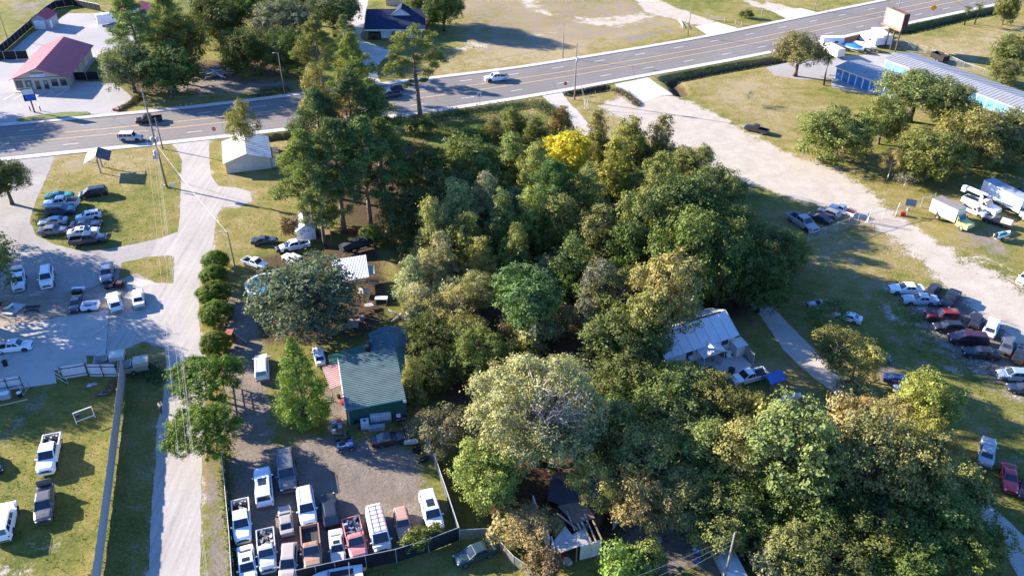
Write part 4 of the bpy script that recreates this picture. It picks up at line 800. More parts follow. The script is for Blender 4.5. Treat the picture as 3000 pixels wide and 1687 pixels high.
def pane(q, u0, u1, v0, v1, off=.010):
    """a window pane lying just proud of the cabin face q (corners bl, br, tr, tl)"""
    q = [Vector(p) for p in q]; n = (q[1] - q[0]).cross(q[3] - q[0]).normalized(); m = MB()
    c = [bil(q, u, v) + n * off for u, v in ((u0, v0), (u1, v0), (u1, v1), (u0, v1))]; b = [p - n * (off + .02) for p in c]
    m.add(c + b, [(0, 1, 2, 3), (0, 4, 5, 1), (1, 5, 6, 2), (2, 6, 7, 3), (3, 7, 4, 0)]); return m.mesh('window', M_GLASS)
def make_car(L, W_, H, hood, boot, belt, cab, roof, wh, wb, mat=None, sides=(.04, .34, .37, .68, .71, .95), pick=False, grille=True, nose=.10, rails=False, sunroof=False, cut=.86, tailz=None, mirrors=True, axf=None):
    """cab=(rear base, front base) x; roof=(rear, front) x; hood/boot = heights; x runs from -L/2 (tail) to L/2 (nose)"""
    T = Tmpl(); mat = mat or M_PAINT; h = W_ / 2; r, ww = wh; zl = r * .62; tz = tailz or boot
    st = [] ; xr = -L / 2; xf = L / 2; rear_end = cab[0] - .03 if pick else xr
    if pick: st += [(rear_end, h * .985, belt - .02, belt)]
    else: st += [(xr, h * .80, tz - .16, tz - .12), (xr + .10, h * .92, tz - .05, tz), (xr + .45, h * .985, boot - .01, boot + .02)]
    st += [(lerp(cab[0], cab[1], .15), h, belt - .01, belt), (lerp(cab[0], cab[1], .6), h, belt - .01, belt), (cab[1], h, belt - .03, belt + .005), (lerp(cab[1], xf, .45), h * .985, hood - .07, hood + .045), (xf - .30, h * .93, hood - .12, hood - .01), (xf - .07, h * .84, hood - .22, hood - .12), (xf, h * .72, hood - .30, hood - .24)]
    st.sort(key=lambda q: q[0])
    m = MB(); m.loft([ring(x, w, zl + (.10 if i in (0, len(st) - 1) and not (pick and i == 0) else 0), zs, zt) for i, (x, w, zs, zt) in enumerate(st)])
    # cabin
    tw = h * cut; bw = h * .955; zr = H; e = .035
    base = [(cab[0], -bw * .92, belt - .02), (cab[1], -bw * .94, belt - .02), (cab[1], bw * .94, belt - .02), (cab[0], bw * .92, belt - .02)]
    top = [(roof[0], -tw * .88, zr - e), (roof[1], -tw * .93, zr - e), (roof[1], tw * .93, zr - e), (roof[0], tw * .88, zr - e)]
    ro = [(roof[0] + .2, -tw * .70, zr), (roof[1] - .22, -tw * .76, zr), (roof[1] - .22, tw * .76, zr), (roof[0] + .2, tw * .70, zr)]
    m.add(base + top + ro, [(0, 1, 5, 4), (1, 2, 6, 5), (2, 3, 7, 6), (3, 0, 4, 7), (4, 5, 9, 8), (5, 6, 10, 9), (6, 7, 11, 10), (7, 4, 8, 11), (8, 9, 10, 11)])
    T.add('body', m.mesh('body', mat), paint=True)
    V = Vector; b, t = [V(p) for p in base], [V(p) for p in top]
    T.add('windshield', pane([b[1], b[2], t[2], t[1]], .05, .95, .10, .95)); T.add('rear_window', pane([b[3], b[0], t[0], t[3]], .08, .92, .18, .92))
    for i in range(0, len(sides), 2):
        T.add('side_window', pane([b[0], b[1], t[1], t[0]], sides[i], sides[i + 1], .14, .90)); T.add('side_window', pane([b[2], b[3], t[3], t[2]], 1 - sides[i + 1], 1 - sides[i], .14, .90))
    m = MB(); zb = zl + .02
    m.box((xf - .02, 0, hood - .40), (.10, h * 1.30, .16))
    if grille: m.box((xf - .035, 0, hood - .245), (.09, h * .85, .10))
    T.add('bumper', m.mesh('bumper', M_TRIM))
    m = MB(); m.box((xr + .02, 0, zl + .24), (.10, h * 1.55, .14)); T.add('bumper', m.mesh('bumper', M_TRIM if not pick else M_CHROME))
    for s in (-1, 1):
        m = MB(); m.box((xf - .09, s * h * .66, hood - .215), (.16, h * .30, .11), -s * .35); T.add('headlight', m.mesh('headlight', M_LAMP))
        m = MB(); zz = tz - .18 if not pick else belt - .25; m.box((xr + .05, s * h * .82, zz), (.09, h * .20, .20 if pick else .16), s * .3 if not pick else 0); T.add('taillight', m.mesh('taillight', M_TAIL))
        if mirrors: m = MB(); m.box((cab[1] - .28, s * (h + .09), belt + .10), (.12, .20, .13)); T.add('mirror', m.mesh('mirror', mat), paint=True)
    if pick:
        m = MB(); x0, x1 = xr + .04, rear_end - .02; bz = belt - .03; fl = zl + .42
        for s in (-1, 1): m.box(((x0 + x1) / 2, s * (h - .06), (zl + .12 + bz) / 2), (x1 - x0, .13, bz - zl - .12))
        m.box((x0 + .04, 0, (zl + .2 + bz) / 2), (.08, W_ - .26, bz - zl - .2)); m.box((x1 - .03, 0, (fl + bz) / 2), (.06, W_ - .26, bz - fl)); T.add('cargo_bed', m.mesh('cargo_bed', mat), paint=True)
        m = MB(); m.box(((x0 + x1) / 2, 0, fl), (x1 - x0 - .16, W_ - .25, .05)); T.add('bed_floor', m.mesh('bed_floor', M_LINER))
    if rails:
        m = MB()
        for s in (-1, 1): m.tube([(roof[0] + .15, s * tw * .82, H + .02), (roof[0] + .2, s * tw * .82, H + .06), (roof[1] - .3, s * tw * .82, H + .06), (roof[1] - .25, s * tw * .82, H + .01)], .022, 5)
        T.add('roof_rails', m.mesh('roof_rails', M_TRIM))
    if sunroof: m = MB(); m.box((lerp(roof[0], roof[1], .68), 0, H + .004), ((roof[1] - roof[0]) * .36, tw * 1.05, .016)); T.add('sunroof', m.mesh('sunroof', M_GLASS))
    ax = (xf - (axf or L * .185), xf - (axf or L * .185) - wb); ty, ri = WH[wh]
    for s in (-1, 1):
        m = MB(); n = 14; y0 = s * (h + .004); R_ = r * 1.17
        c = [(R_ * math.cos(math.pi * j / n), y0, r + R_ * math.sin(math.pi * j / n)) for j in range(n + 1)] + [(R_, y0, zl), (-R_, y0, zl)]
        k = len(c); m.add(c, [tuple(range(k)) if s < 0 else tuple(range(k - 1, -1, -1))]); ma = m.mesh('wheel_arch', M_TRIM)
        for x in ax: T.add('wheel_arch', ma, (x, 0, 0))
    for x in ax:
        for s in (-1, 1): T.add('wheel', ty, (x, s * (h - ww / 2 + .03), r), (('rim', ri),))
    T.L = L; return T
def extra(T, name, me, loc=(0, 0, 0), paint=False):
    N = Tmpl(); N.parts = list(T.parts); N.L = T.L; N.add(name, me, loc, (), paint); return N
SW = (.33, .21); MW = (.38, .25); BW = (.42, .28)
CAR = {}
CAR['sedan'] = make_car(4.75, 1.82, 1.45, .93, 1.05, .96, (-1.85, 1.05), (-1.05, .25), SW, 2.75, sides=(.22, .50, .53, .80))
CAR['sedan_sun'] = make_car(4.75, 1.82, 1.45, .93, 1.05, .96, (-1.85, 1.05), (-1.05, .25), SW, 2.75, sides=(.22, .50, .53, .80), sunroof=True)
CAR['old_sedan'] = make_car(4.80, 1.80, 1.40, .92, 1.00, .93, (-1.60, .95), (-.95, .25), SW, 2.70, sides=(.22, .50, .54, .80), cut=.80)
CAR['old_sedan_dull'] = make_car(4.80, 1.80, 1.40, .92, 1.00, .93, (-1.60, .95), (-.95, .25), SW, 2.70, sides=(.22, .50, .54, .80), cut=.80, mat=M_DULL, sunroof=True)
CAR['coupe'] = make_car(4.60, 1.84, 1.32, .90, .98, .90, (-1.75, .85), (-.85, .05), SW, 2.62, sides=(.30, .78), cut=.78)
CAR['suv'] = make_car(4.75, 1.90, 1.74, 1.06, 1.10, 1.06, (-2.28, 1.15), (-1.98, .45), MW, 2.80, sides=(.08, .28, .31, .55, .58, .84), rails=True, tailz=1.10, cut=.82)
CAR['suv_sun'] = make_car(4.75, 1.90, 1.74, 1.06, 1.10, 1.06, (-2.28, 1.15), (-1.98, .45), MW, 2.80, sides=(.08, .28, .31, .55, .58, .84), rails=True, tailz=1.10, sunroof=True, cut=.82)
CAR['big_suv'] = make_car(5.35, 2.02, 1.90, 1.16, 1.18, 1.14, (-2.58, 1.30), (-2.35, .62), BW, 3.05, sides=(.06, .30, .33, .57, .60, .85), rails=True, tailz=1.18, cut=.86)
CAR['big_suv_sun'] = make_car(5.35, 2.02, 1.90, 1.16, 1.18, 1.14, (-2.58, 1.30), (-2.35, .62), BW, 3.05, sides=(.06, .30, .33, .57, .60, .85), sunroof=True, tailz=1.18, cut=.86)
CAR['hatch'] = make_car(4.35, 1.78, 1.58, .98, 1.02, .98, (-2.05, 1.10), (-1.60, .35), SW, 2.60, sides=(.10, .28, .31, .55, .58, .84), tailz=1.02, cut=.82)
CAR['minivan'] = make_car(5.05, 1.98, 1.74, 1.00, 1.08, 1.02, (-2.42, 1.70), (-2.15, .75), SW, 3.05, sides=(.05, .29, .31, .55, .57, .82), rails=True, tailz=1.08, cut=.84)
CAR['van'] = make_car(5.40, 2.00, 2.05, 1.22, 1.22, 1.20, (-2.62, 2.10), (-2.50, 1.35), MW, 3.30, mat=M_DULL, sides=(.62, .86), tailz=1.22, cut=.90)
CAR['pickup'] = make_car(5.80, 2.02, 1.90, 1.18, 1.14, 1.18, (-.85, 1.45), (-.62, .72), BW, 3.65, sides=(.06, .44, .48, .86), pick=True)
CAR['pickup_ext'] = make_car(5.45, 1.92, 1.75, 1.08, 1.06, 1.08, (-.55, 1.35), (-.35, .62), MW, 3.35, sides=(.06, .30, .34, .84), pick=True)
CAR['old_pickup'] = make_car(5.30, 1.98, 1.78, 1.14, 1.10, 1.12, (-.05, 1.25), (.12, .72), MW, 3.30, mat=M_DULL, sides=(.10, .84), pick=True, cut=.82)
CAR['offroad'] = make_car(4.60, 1.90, 1.84, 1.20, 1.15, 1.14, (-2.18, .95), (-2.08, .58), BW, 2.69, sides=(.05, .30, .34, .58, .62, .92), tailz=1.15, cut=.90)
CAR['old_suv'] = make_car(4.45, 1.80, 1.66, 1.08, 1.06, 1.04, (-1.95, .75), (-1.75, .20), MW, 2.60, mat=M_DULL, sides=(.06, .34, .38, .84), tailz=1.06, cut=.84)
# extras
def spare_on(T, x, z):
    N = Tmpl(); N.parts = list(T.parts); N.L = T.L; N.add('spare_wheel', WH[(.38, .25)][0], (x, 0, z), (), False, (0, 0, R(90))); return N
CAR['offroad'] = spare_on(CAR['offroad'], -2.42, 1.05)
m = MB(); m.box((.0, 0, 1.855), (2.6, 1.62, .03)); CAR['offroad'].add('roof_panel', m.mesh('roof_panel', plain('white_roof', (.72, .72, .70), .4)), (-.75, 0, 0))
m = MB(); m.box((-1.85, 0, 1.165), (1.85, 1.80, .035)); CAR['pickup_cover'] = extra(CAR['pickup'], 'bed_cover', m.mesh('bed_cover', M_LINER))
def junk_mesh(seed, x0, x1, w, z, n=22, mat=None):
    rs = random.Random(seed); m = MB()
    for k in range(n): m.box((rs.uniform(x0, x1), rs.uniform(-w, w), z + rs.uniform(0, .28)), (rs.uniform(.15, .9), rs.uniform(.1, .35), rs.uniform(.05, .25)), rs.uniform(0, 6), rs.uniform(-.5, .5))
    return m.mesh('scrap_load', mat or M_JUNK)
CAR['pickup_load'] = extra(CAR['pickup'], 'scrap_load', junk_mesh(1, -2.5, -1.1, .7, .85))
CAR['old_pickup_load'] = extra(CAR['old_pickup'], 'scrap_load', junk_mesh(2, -2.3, -.4, .65, .8)); CAR['old_pickup_load2'] = extra(CAR['old_pickup'], 'scrap_load', junk_mesh(3, -2.3, -.4, .65, .85, 30, plain('scrap_blue', (.12, .14, .19), .6, .2, .8, 2)))
m = MB()
for s in (-1, 1): m.box((-1.75, s * .93, 1.16), (2.0, .05, .06))
CAR['pickup_rail'] = extra(CAR['pickup'], 'bed_rails', m.mesh('bed_rails', plain('tan_wood', (.34, .25, .16), .8)))
m = MB()
for k in range(4): m.beam((-1.2 - .45 * k, -.75, 1.35), (-1.2 - .45 * k, .75, 1.35), .06)
for s in (-1, 1): m.beam((-1.1, s * .75, 1.35), (-2.6, s * .75, 1.35), .06); m.beam((-1.1, s * .75, .9), (-1.1, s * .75, 1.4), .06)
CAR['pickup_rack'] = extra(CAR['pickup_ext'], 'ladder_rack', m.mesh('ladder_rack', plain('red_rack', (.45, .07, .05), .6)))
m = MB()
for k in range(7): m.tube([(-2.2 + .55 * k, -.8, 2.10), (-2.2 + .55 * k, .8, 2.10)], .025, 4)
for s in (-.75, 0, .75): m.tube([(-2.3, s, 2.13), (1.2, s, 2.13)], .025, 4)
CAR['van_rack'] = extra(CAR['van'], 'roof_rack', m.mesh('roof_rack', plain('rust', (.30, .12, .06), .85, 0, .5, 3)))
m = MB(); m.loft([[(x, -.93, 1.06), (x, -.86, 1.62), (x, 0, 1.70), (x, .86, 1.62), (x, .93, 1.06)] for x in (-2.7, -.62)]); CAR['pickup_cap'] = extra(CAR['pickup_ext'], 'bed_cap', m.mesh('bed_cap', plain('tan_cap', (.50, .45, .38), .5)))
def open_boot(T, c=M_PAINT):
    m = MB(); m.box((-2.28, 0, 1.36), (.06, 1.45, .72), 0, R(-14)); N = extra(T, 'boot_lid', m.mesh('boot_lid', c), paint=True); m = MB(); m.box((-2.05, 0, 1.085), (.42, 1.25, .03)); N.add('boot_well', m.mesh('boot_well', M_TRIM)); return N
CAR['sedan_open'] = open_boot(CAR['sedan'])
m = MB(); m.box((.25, 1.38, .98), (.95, .07, .62), R(52)); CAR['pickup_door'] = extra(CAR['pickup'], 'door', m.mesh('door', M_PAINT), paint=True)
# opened to the camera side
CAR['pickup_door'].parts[-1] = ('door', CAR['pickup_door'].parts[-1][1], (0, 0, 0), (), True, (0, 0, 0))
def place(T, loc, rz, color, name, label, cat, group, scale=1.0):
    o = thing(name, label, cat, loc, rz, group); o.scale = (scale, scale * .93, scale * .96)
    for pn, me_, l, sub, pt, rot in T.parts:
        c = link(pn, me_, o, l)
        if rot: c.rotation_euler = rot
        if pt: c.color = (*color, 1)
        for sn, sm in sub: link(sn, sm, c)
    return o
WHT = (.78, .78, .76); BLK = (.014, .014, .016); SIL = (.42, .43, .44); GRYC = (.16, .165, .17); NAVY = (.018, .028, .06); BEI = (.55, .50, .42); TANC = (.36, .30, .23)
def car(T, tail, nose, color, label, name=None, cat=None, group='parked vehicles', zm=.75, fit=True):
    a, b = G(*tail, zm), G(*nose, zm); c = (a + b) / 2; d = b - a; tp = CAR[T]; s = max(.86, min(1.14, d.length / tp.L)) if fit else 1
    nm = name or ('pickup_truck' if 'pickup' in T else 'van' if 'van' in T else 'car'); ct = cat or {'pickup_truck': 'pickup', 'van': 'van'}.get(nm, 'suv' if 'suv' in T or T == 'offroad' else 'car')
    return place(tp, (c.x, c.y, ground_z(c.x, c.y) + .02), math.atan2(d.y, d.x), color, nm, label, ct, group, s)
hw = 'vehicles on the highway'
car('pickup', P(0, 0, 1630, 1180), P(0, 0, 1360, 1215), BLK, 'black pickup driving left on the highway behind the utility pole', group=hw)
car('offroad', P(0, 0, 1200, 1385), P(0, 0, 1432, 1380), (.40, .42, .44), 'boxy silver off-roader with white roof driving right on the highway', group=hw)
car('pickup_ext', P(1, 0, 1462, 935), P(1, 0, 1225, 965), (.03, .045, .075), 'dark blue pickup on the highway beside the lone pine', group=hw)
car('suv', P(1, 0, 1478, 875), P(1, 0, 1300, 905), (.02, .025, .045), 'dark suv on the highway behind the dark blue pickup', group=hw)
car('pickup_cover', P(1, 0, 2542, 770), P(1, 0, 2300, 795), WHT, 'white pickup with black bed cover driving left on the highway', group=hw)
car('pickup_ext', P(2, 0, 2580, 1325), P(2, 0, 2345, 1265), BLK, 'black pickup alone at the edge of the sandy drive', group='parked vehicles')
gl = 'cars parked on the grass in front of the highway'
for T, a, b, c, lab in [
 ('minivan', (1082, 470), (788, 515), BLK, 'black people carrier parked apart at the top right of the grass group'), ('coupe', (455, 535), (738, 508), (.015, .20, .15), 'teal green coupe with a dark roof, topmost in the left row'), ('pickup_cover', (797, 580), (437, 612), WHT, 'white crew cab pickup with a covered bed on the grass'), ('suv', (455, 690), (765, 662), (.05, .065, .095), 'dark slate suv below the white pickup on the grass'), ('sedan', (678, 765), (385, 795), (.30, .33, .38), 'silver blue sedan facing left on the grass'), ('sedan', (380, 880), (682, 858), (.15, .155, .16), 'grey sedan at the bottom of the left row on the grass'), ('suv', (1017, 700), (757, 748), WHT, 'white suv at the top of the right row on the grass'), ('coupe', (703, 828), (1022, 800), (.03, .035, .045), 'charcoal muscle car below the white suv on the grass'), ('sedan_sun', (680, 905), (1000, 868), (.70, .72, .74), 'white sedan with a dark glass roof on the grass'), ('pickup_rail', (695, 985), (1075, 942), (.035, .04, .05), 'dark old pickup with tan bed rails at the front of the grass group')]:
    car(T, P(0, 1, *a), P(0, 1, *b), c, lab, group=gl)
gy = 'vehicles in the workshop yard'
car('sedan_open', (54.7, 791), (53.4, 852), (.66, .68, .70), 'white sedan with its boot open, far left of the yard', group=gy)
car('suv', (138, 781), (135.4, 847), WHT, 'white suv facing the camera beside the open-booted sedan', group=gy)
car('old_sedan', P(0, 1, 1085, 1205), P(0, 1, 1065, 1390), (.13, .15, .20), 'slate blue sedan parked at the corner of the grass verge', group=gy)
car('hatch', P(0, 2, 1180, 240), P(0, 2, 1125, 58), WHT, 'white hatchback with its rear to the camera beside the gravel lane', group=gy)
car('old_sedan', P(0, 2, 1400, 192), P(0, 2, 1383, 22), (.66, .62, .54), 'cream sedan with its rear to the camera beside the gravel lane', group=gy)
car('coupe', P(0, 2, 775, 85), P(0, 2, 735, 235), (.05, .04, .045), 'stripped dark wreck standing on the stained dirt', group=gy)
car('pickup_door', P(0, 2, -60, 615), P(0, 2, 322, 572), (.80, .80, .80), 'white pickup with its door open on the concrete pad', group=gy)
car('pickup_load', P(0, 3, 525, 55), P(0, 3, 452, 425), WHT, 'white pickup on the lower left lawn, facing the camera', group='cars on the lower left lawn')
car('sedan_open', P(0, 3, 455, 560), P(0, 3, 425, 905), (.10, .092, .085), 'grey brown sedan with its boot open on the lower left lawn', group='cars on the lower left lawn')
car('suv', P(0, 3, 5, 1110), P(0, 3, 90, 710), WHT, 'white suv cut by the left edge on the lawn', group='cars on the lower left lawn')
car('sedan', P(0, 3, -120, 230), P(0, 3, -30, 400), BLK, 'black car showing only its corner at the left edge', group='cars on the lower left lawn')
gf = 'cars packed in the fenced yard'
for T, a, b, c, lab in [
 ('big_suv_sun', (90, 745), (62, 385), (.76, .76, .75), 'long white suv with its rear to the camera, upper left of the fenced yard'), ('big_suv', (290, 225), (325, 610), (.115, .115, .12), 'dark grey suv at the top of the fenced yard'), ('sedan', (312, 1035), (275, 745), (.36, .31, .26), 'tan grey sedan with its rear to the camera in the fenced yard'), ('suv', (480, 590), (530, 935), WHT, 'white suv facing the camera in the second row of the fenced yard'), ('hatch', (757, 950), (713, 635), (.022, .024, .032), 'black hatchback with its rear to the camera in the fenced yard'), ('old_pickup_load', (90, 990), (122, 1395), (.46, .47, .50), 'faded silver pickup with scrap in its bed, front row'), ('hatch', (338, 1125), (310, 1490), (.42, .35, .30), 'tan suv with maroon sides cut by the bottom of the view'), ('old_pickup', (530, 955), (572, 1385), (.33, .19, .13), 'faded brown pickup with an empty dark bed'), ('old_sedan_dull', (787, 985), (825, 1325), (.50, .48, .44), 'faded cream sedan with a sunroof in the front row'), ('old_pickup_load2', (938, 880), (1035, 1280), (.46, .17, .17), 'faded red pickup with a bed full of blue scrap'), ('van_rack', (1172, 800), (1265, 1205), (.68, .66, .62), 'rusty white van with a roof rack in the front row'), ('old_suv', (1428, 775), (1490, 1080), (.40, .24, .19), 'faded pinkish brown off-roader next to the rusty van'), ('big_suv_sun', (1690, 630), (1802, 1000), (.80, .79, .77), 'white suv with a sunroof at the right corner of the fenced yard')]:
    car(T, P(1, 3, *a), P(1, 3, *b), c, lab, group=gf)
car('pickup_load', P(0, 3, 2388, 700), P(0, 3, 2417, 1105), WHT, 'white pickup at the left fence of the yard, facing the camera', group=gf)
car('sedan_sun', P(0, 3, 2435, 1155), P(0, 3, 2480, 1530), WHT, 'white sedan in the bottom left corner of the fenced yard', group=gf)
car('sedan', P(1, 3, 2385, 1130), P(1, 3, 1980, 1290), (.022, .05, .048), 'dark green sedan outside the fence at the bottom', group='parked vehicles')
car('coupe', (1088, 1291), (1196, 1272), (.022, .018, .026), 'dark coupe parked in front of the green house', group='parked vehicles')
car('minivan', P(1, 2, 62, 925), P(1, 2, 52, 685), (.74, .73, .70), 'white people carrier on the dirt drive left of the cypress', group='parked vehicles')
car('sedan', P(1, 2, 655, 770), P(1, 2, 612, 600), WHT, 'white car half hidden behind the conical cypress', group='parked vehicles')
gh = 'vehicles by the little shed'
car('old_sedan', (735, 704), (813, 699), (.035, .05, .055), 'dark green grey sedan on the lawn left of the brownish bush', group=gh)
car('sedan', P(1, 1, 440, 1010), P(1, 1, 198, 1055), BLK, 'black sedan below the brownish bush', group=gh)
car('pickup', (888, 712), (838, 722), WHT, 'white pickup mostly hidden behind the live oak', group=gh)
car('pickup_ext', (714, 757), (778, 778), WHT, 'white pickup with a dark bed above the round pool', group=gh)
car('suv', P(1, 1, 430, 1180), P(1, 1, 310, 1130), WHT, 'white suv under the live oak crown', group=gh)
gr = 'vehicles along the chain link fence'
for T, a, b, c, lab in [('pickup', (222, 712), (480, 878), (.36, .33, .30), 'champagne silver pickup nearest the chain link fence'), ('sedan', (635, 790), (400, 700), (.03, .028, .03), 'dark sedan between the silver pickup and the grey wagon'), ('hatch', (725, 735), (508, 655), (.25, .245, .24), 'dark silver wagon left of the white pickup by the gate'), ('pickup_rack', (880, 705), (625, 620), WHT, 'white pickup with a red ladder rack near the gate')]:
    car(T, P(3, 1, *a), P(3, 1, *b), c, lab, group=gr)
car('pickup_cap', P(3, 1, 2455, 820), P(3, 1, 2165, 735), (.02, .022, .03), 'black and tan pickup with a camper top beside the yellow truck', group='trucks behind the gate')
car('old_pickup', P(3, 1, 1960, 620), P(3, 1, 2190, 715), (.66, .66, .65), 'white old pickup with a brown bonnet behind the yellow truck', group='trucks behind the gate')
car('sedan', P(3, 1, 2650, 520), P(3, 1, 2440, 450), NAVY, 'dark car behind the long white truck', group='trucks behind the gate')
go_ = 'cars in the right hand car park'
for T, a, b, c, lab in [
 ('sedan', (1565, 22), (1222, 10), WHT, 'white sedan at the top of the right hand car park'), ('old_sedan', (1712, 128), (1356, 115), (.44, .46, .50), 'silver sedan just below the white one'), ('suv', (1620, 70), (1710, -25), (.035, .025, .022), 'dark brown suv behind the silver sedan'), ('sedan', (1895, 45), (1775, 190), BLK, 'black sedan facing the camera right of the silver sedan'), ('old_suv', (1938, 302), (1585, 280), (.17, .015, .02), 'dark red estate in the right hand car park'), ('hatch', (1970, 402), (1672, 392), (.018, .018, .022), 'black hatchback below the dark red estate'), ('suv', (2072, 400), (2115, 265), (.022, .016, .016), 'black suv with its rear to the camera, left of the white one'), ('hatch', (2215, 485), (2290, 325), (.74, .75, .77), 'white suv with its rear to the camera in the right hand car park'), ('minivan', (2218, 540), (1822, 502), (.045, .012, .022), 'dark maroon people carrier in the right hand car park'), ('sedan', (2338, 682), (1962, 638), BLK, 'black sedan below the maroon people carrier'), ('old_sedan', (2385, 660), (2435, 485), (.10, .105, .115), 'dark grey sedan with its rear to the camera, right side'), ('sedan', (2510, 745), (2575, 590), (.02, .016, .016), 'black car with red lamps at the right edge'), ('hatch', (2650, 892), (2308, 868), (.27, .33, .40), 'light blue hatchback at the right edge'), ('sedan', (2740, 1035), (2425, 995), NAVY, 'dark blue car at the right edge below the light blue one'), ('sedan', (640, 168), (443, 172), (.44, .45, .47), 'silver sedan half hidden by the feathery tree'), ('sedan', (950, 330), (660, 250), (.68, .69, .70), 'white car almost wholly hidden by the feathery tree'), ('sedan', (960, 665), (1198, 705), (.02, .022, .03), 'dark sedan half hidden by the yellow feathery tree'), ('sedan', (1162, 895), (1495, 965), (.025, .045, .17), 'blue sedan above the yellow green tree'), ('old_sedan', (1550, 1045), (1320, 1015), (.55, .58, .62), 'pale sedan below the blue one, half under the tree')]:
    car(T, P(3, 2, *a), P(3, 2, *b), c, lab, group=go_)
car('old_sedan', P(3, 3, 2160, 340), P(3, 3, 2200, 75), (.40, .40, .40), 'silver car with its rear to the camera beside the wood', group=go_)
car('coupe', P(3, 3, 2390, 330), P(3, 3, 2420, 600), (.52, .035, .045), 'red sports car facing the camera at the right', group=go_)
car('sedan', P(3, 1, 2640, 1300), P(3, 1, 2545, 1380), WHT, 'white car cut by the right edge beside the sandy drive', group=go_)
car('sedan', P(0, 0, 1070, 150), P(0, 0, 975, 180), BLK, 'black car behind the store beside the white camper', group='parked vehicles')
car('coupe', P(3, 3, 2620, 480), P(3, 3, 2560, 640), (.10, .02, .02), 'dark red car cut by the right edge', group=go_)
# ------------------------------------------------------------------ buildings
car('pickup_ext', P(2, 2, 2562, 850), P(2, 2, 2212, 945), WHT, 'white extended cab pickup on the patio of the white house')
def frame(A, B):
    """local frame standing on A with x towards B; returns origin, angle, width"""
    d = B - A; return A, math.atan2(d.y, d.x), d.length
def metal(name, c, rough=.45, var=.15, streak=.25):
    if name in MATS: return MATS[name]
    t = NT(name); o = t.obj(); n = t.noise(.7, 5, .6, o); n2 = t.noise(5, 4, .7, o)
    k = t.ramp(n, [(.3, tuple(q * (1 - var) for q in c)), (.7, tuple(min(1, q * (1 + var)) for q in c))]); k = t.mix(t.math('MULTIPLY', t.sstep(n2, .55, .8), streak), k, (.12, .09, .07))
    t.col(k); t.set(rough, 0, .4); MATS[name] = t.m; return t.m
def shingle(name, c):
    t = NT(name); o = t.obj(); br = t.n('ShaderNodeTexBrick', i_Scale=3.2); t.l(o, br.inputs['Vector']); br.inputs['Color1'].default_value = (*c, 1); br.inputs['Color2'].default_value = (*[q * 1.5 for q in c], 1); br.inputs['Mortar'].default_value = (*[q * .5 for q in c], 1); br.inputs['Mortar Size'].default_value = .01
    k = t.mix(t.sstep(t.noise(.5, 5, .6, o), .45, .75), br.outputs[0], tuple(q * 1.6 for q in c)); t.col(k); t.set(.9, 0, .2); MATS[name] = t.m; return t.m
M_WALLW = plain('white_wall', (.72, .71, .68), .7, 0, .08, .8); M_WALLT = plain('tan_wall', (.46, .41, .34), .8, 0, .08, .8); M_BEIGE = plain('beige_block', (.56, .51, .43), .8, 0, .12, 1.0)
M_PANE = plain('window_glass', (.03, .04, .05), .08, 0, .4, .6, .8); M_WOOD = plain('weathered_wood', (.27, .21, .155), .85, 0, .4, 1.5); M_GREYW = plain('grey_wood', (.36, .34, .31), .85, 0, .4, 1.5); M_DKWOOD = plain('dark_wood', (.10, .07, .05), .85, 0, .4, 1.5)
M_STEEL = plain('galvanised', (.42, .43, .43), .5, .4, .2, 2); M_POLE = plain('pole_wood', (.24, .20, .165), .85, 0, .3, 1.2); M_WIRE = plain('wire', (.30, .28, .25), .6)
def ribbed(m, q, n, h=.035, t=.05):
    """a metal roof sheet with raised ribs running from edge q0q1 to edge q3q2"""
    q = [Vector(p) for p in q]; m.slab(q, t); nn = (q[1] - q[0]).cross(q[3] - q[0]).normalized()
    for i in range(n + 1):
        u = min(.995, max(.005, i / n)); a = q[0].lerp(q[1], u) + nn * (h * .5); b = q[3].lerp(q[2], u) + nn * (h * .5)
        d = (q[1] - q[0]).normalized() * .045; m.add([a - d, a + d, b + d, b - d, a - d * .5 + nn * h, a + d * .5 + nn * h, b + d * .5 + nn * h, b - d * .5 + nn * h], [(4, 5, 6, 7), (0, 4, 7, 3), (1, 2, 6, 5), (0, 1, 5, 4), (2, 3, 7, 6)])
def roof_part(parent, q, mat, ribs=0, name='roof_slope', t=.06):
    m = MB()
    if ribs: ribbed(m, q, ribs, .04, t)
    else: m.slab(q, t)
    return m.build(name, mat, parent)
def wall_part(parent, poly, t, mat, name='wall'):
    """upright wall: poly is its outline (world-local 3d points), thickness t inwards"""
    q = [Vector(p) for p in poly]; nn = (q[1] - q[0]).cross(q[-1] - q[0]).normalized(); m = MB(); n = len(q)
    m.add(q + [p - nn * t for p in q], [tuple(range(n)), tuple(range(2 * n - 1, n - 1, -1))] + [(i, n + i, n + (i + 1) % n, (i + 1) % n) for i in range(n)]); return m.build(name, mat, parent)
def box_part(parent, name, c, d, mat, rz=0, ry=0, rx=0, **k):
    m = MB(); m.box(c, d, rz, ry, rx); return m.build(name, mat, parent, **k)
def window_part(parent, x, z, w, h, y=-.03, frame_mat=None, glass=None, name='window'):
    f = box_part(parent, name, (x, y, z), (w + .16, .07, h + .16), frame_mat or M_WALLW); box_part(f, 'pane', (x, y - .045, z), (w, .03, h), glass or M_PANE); return f
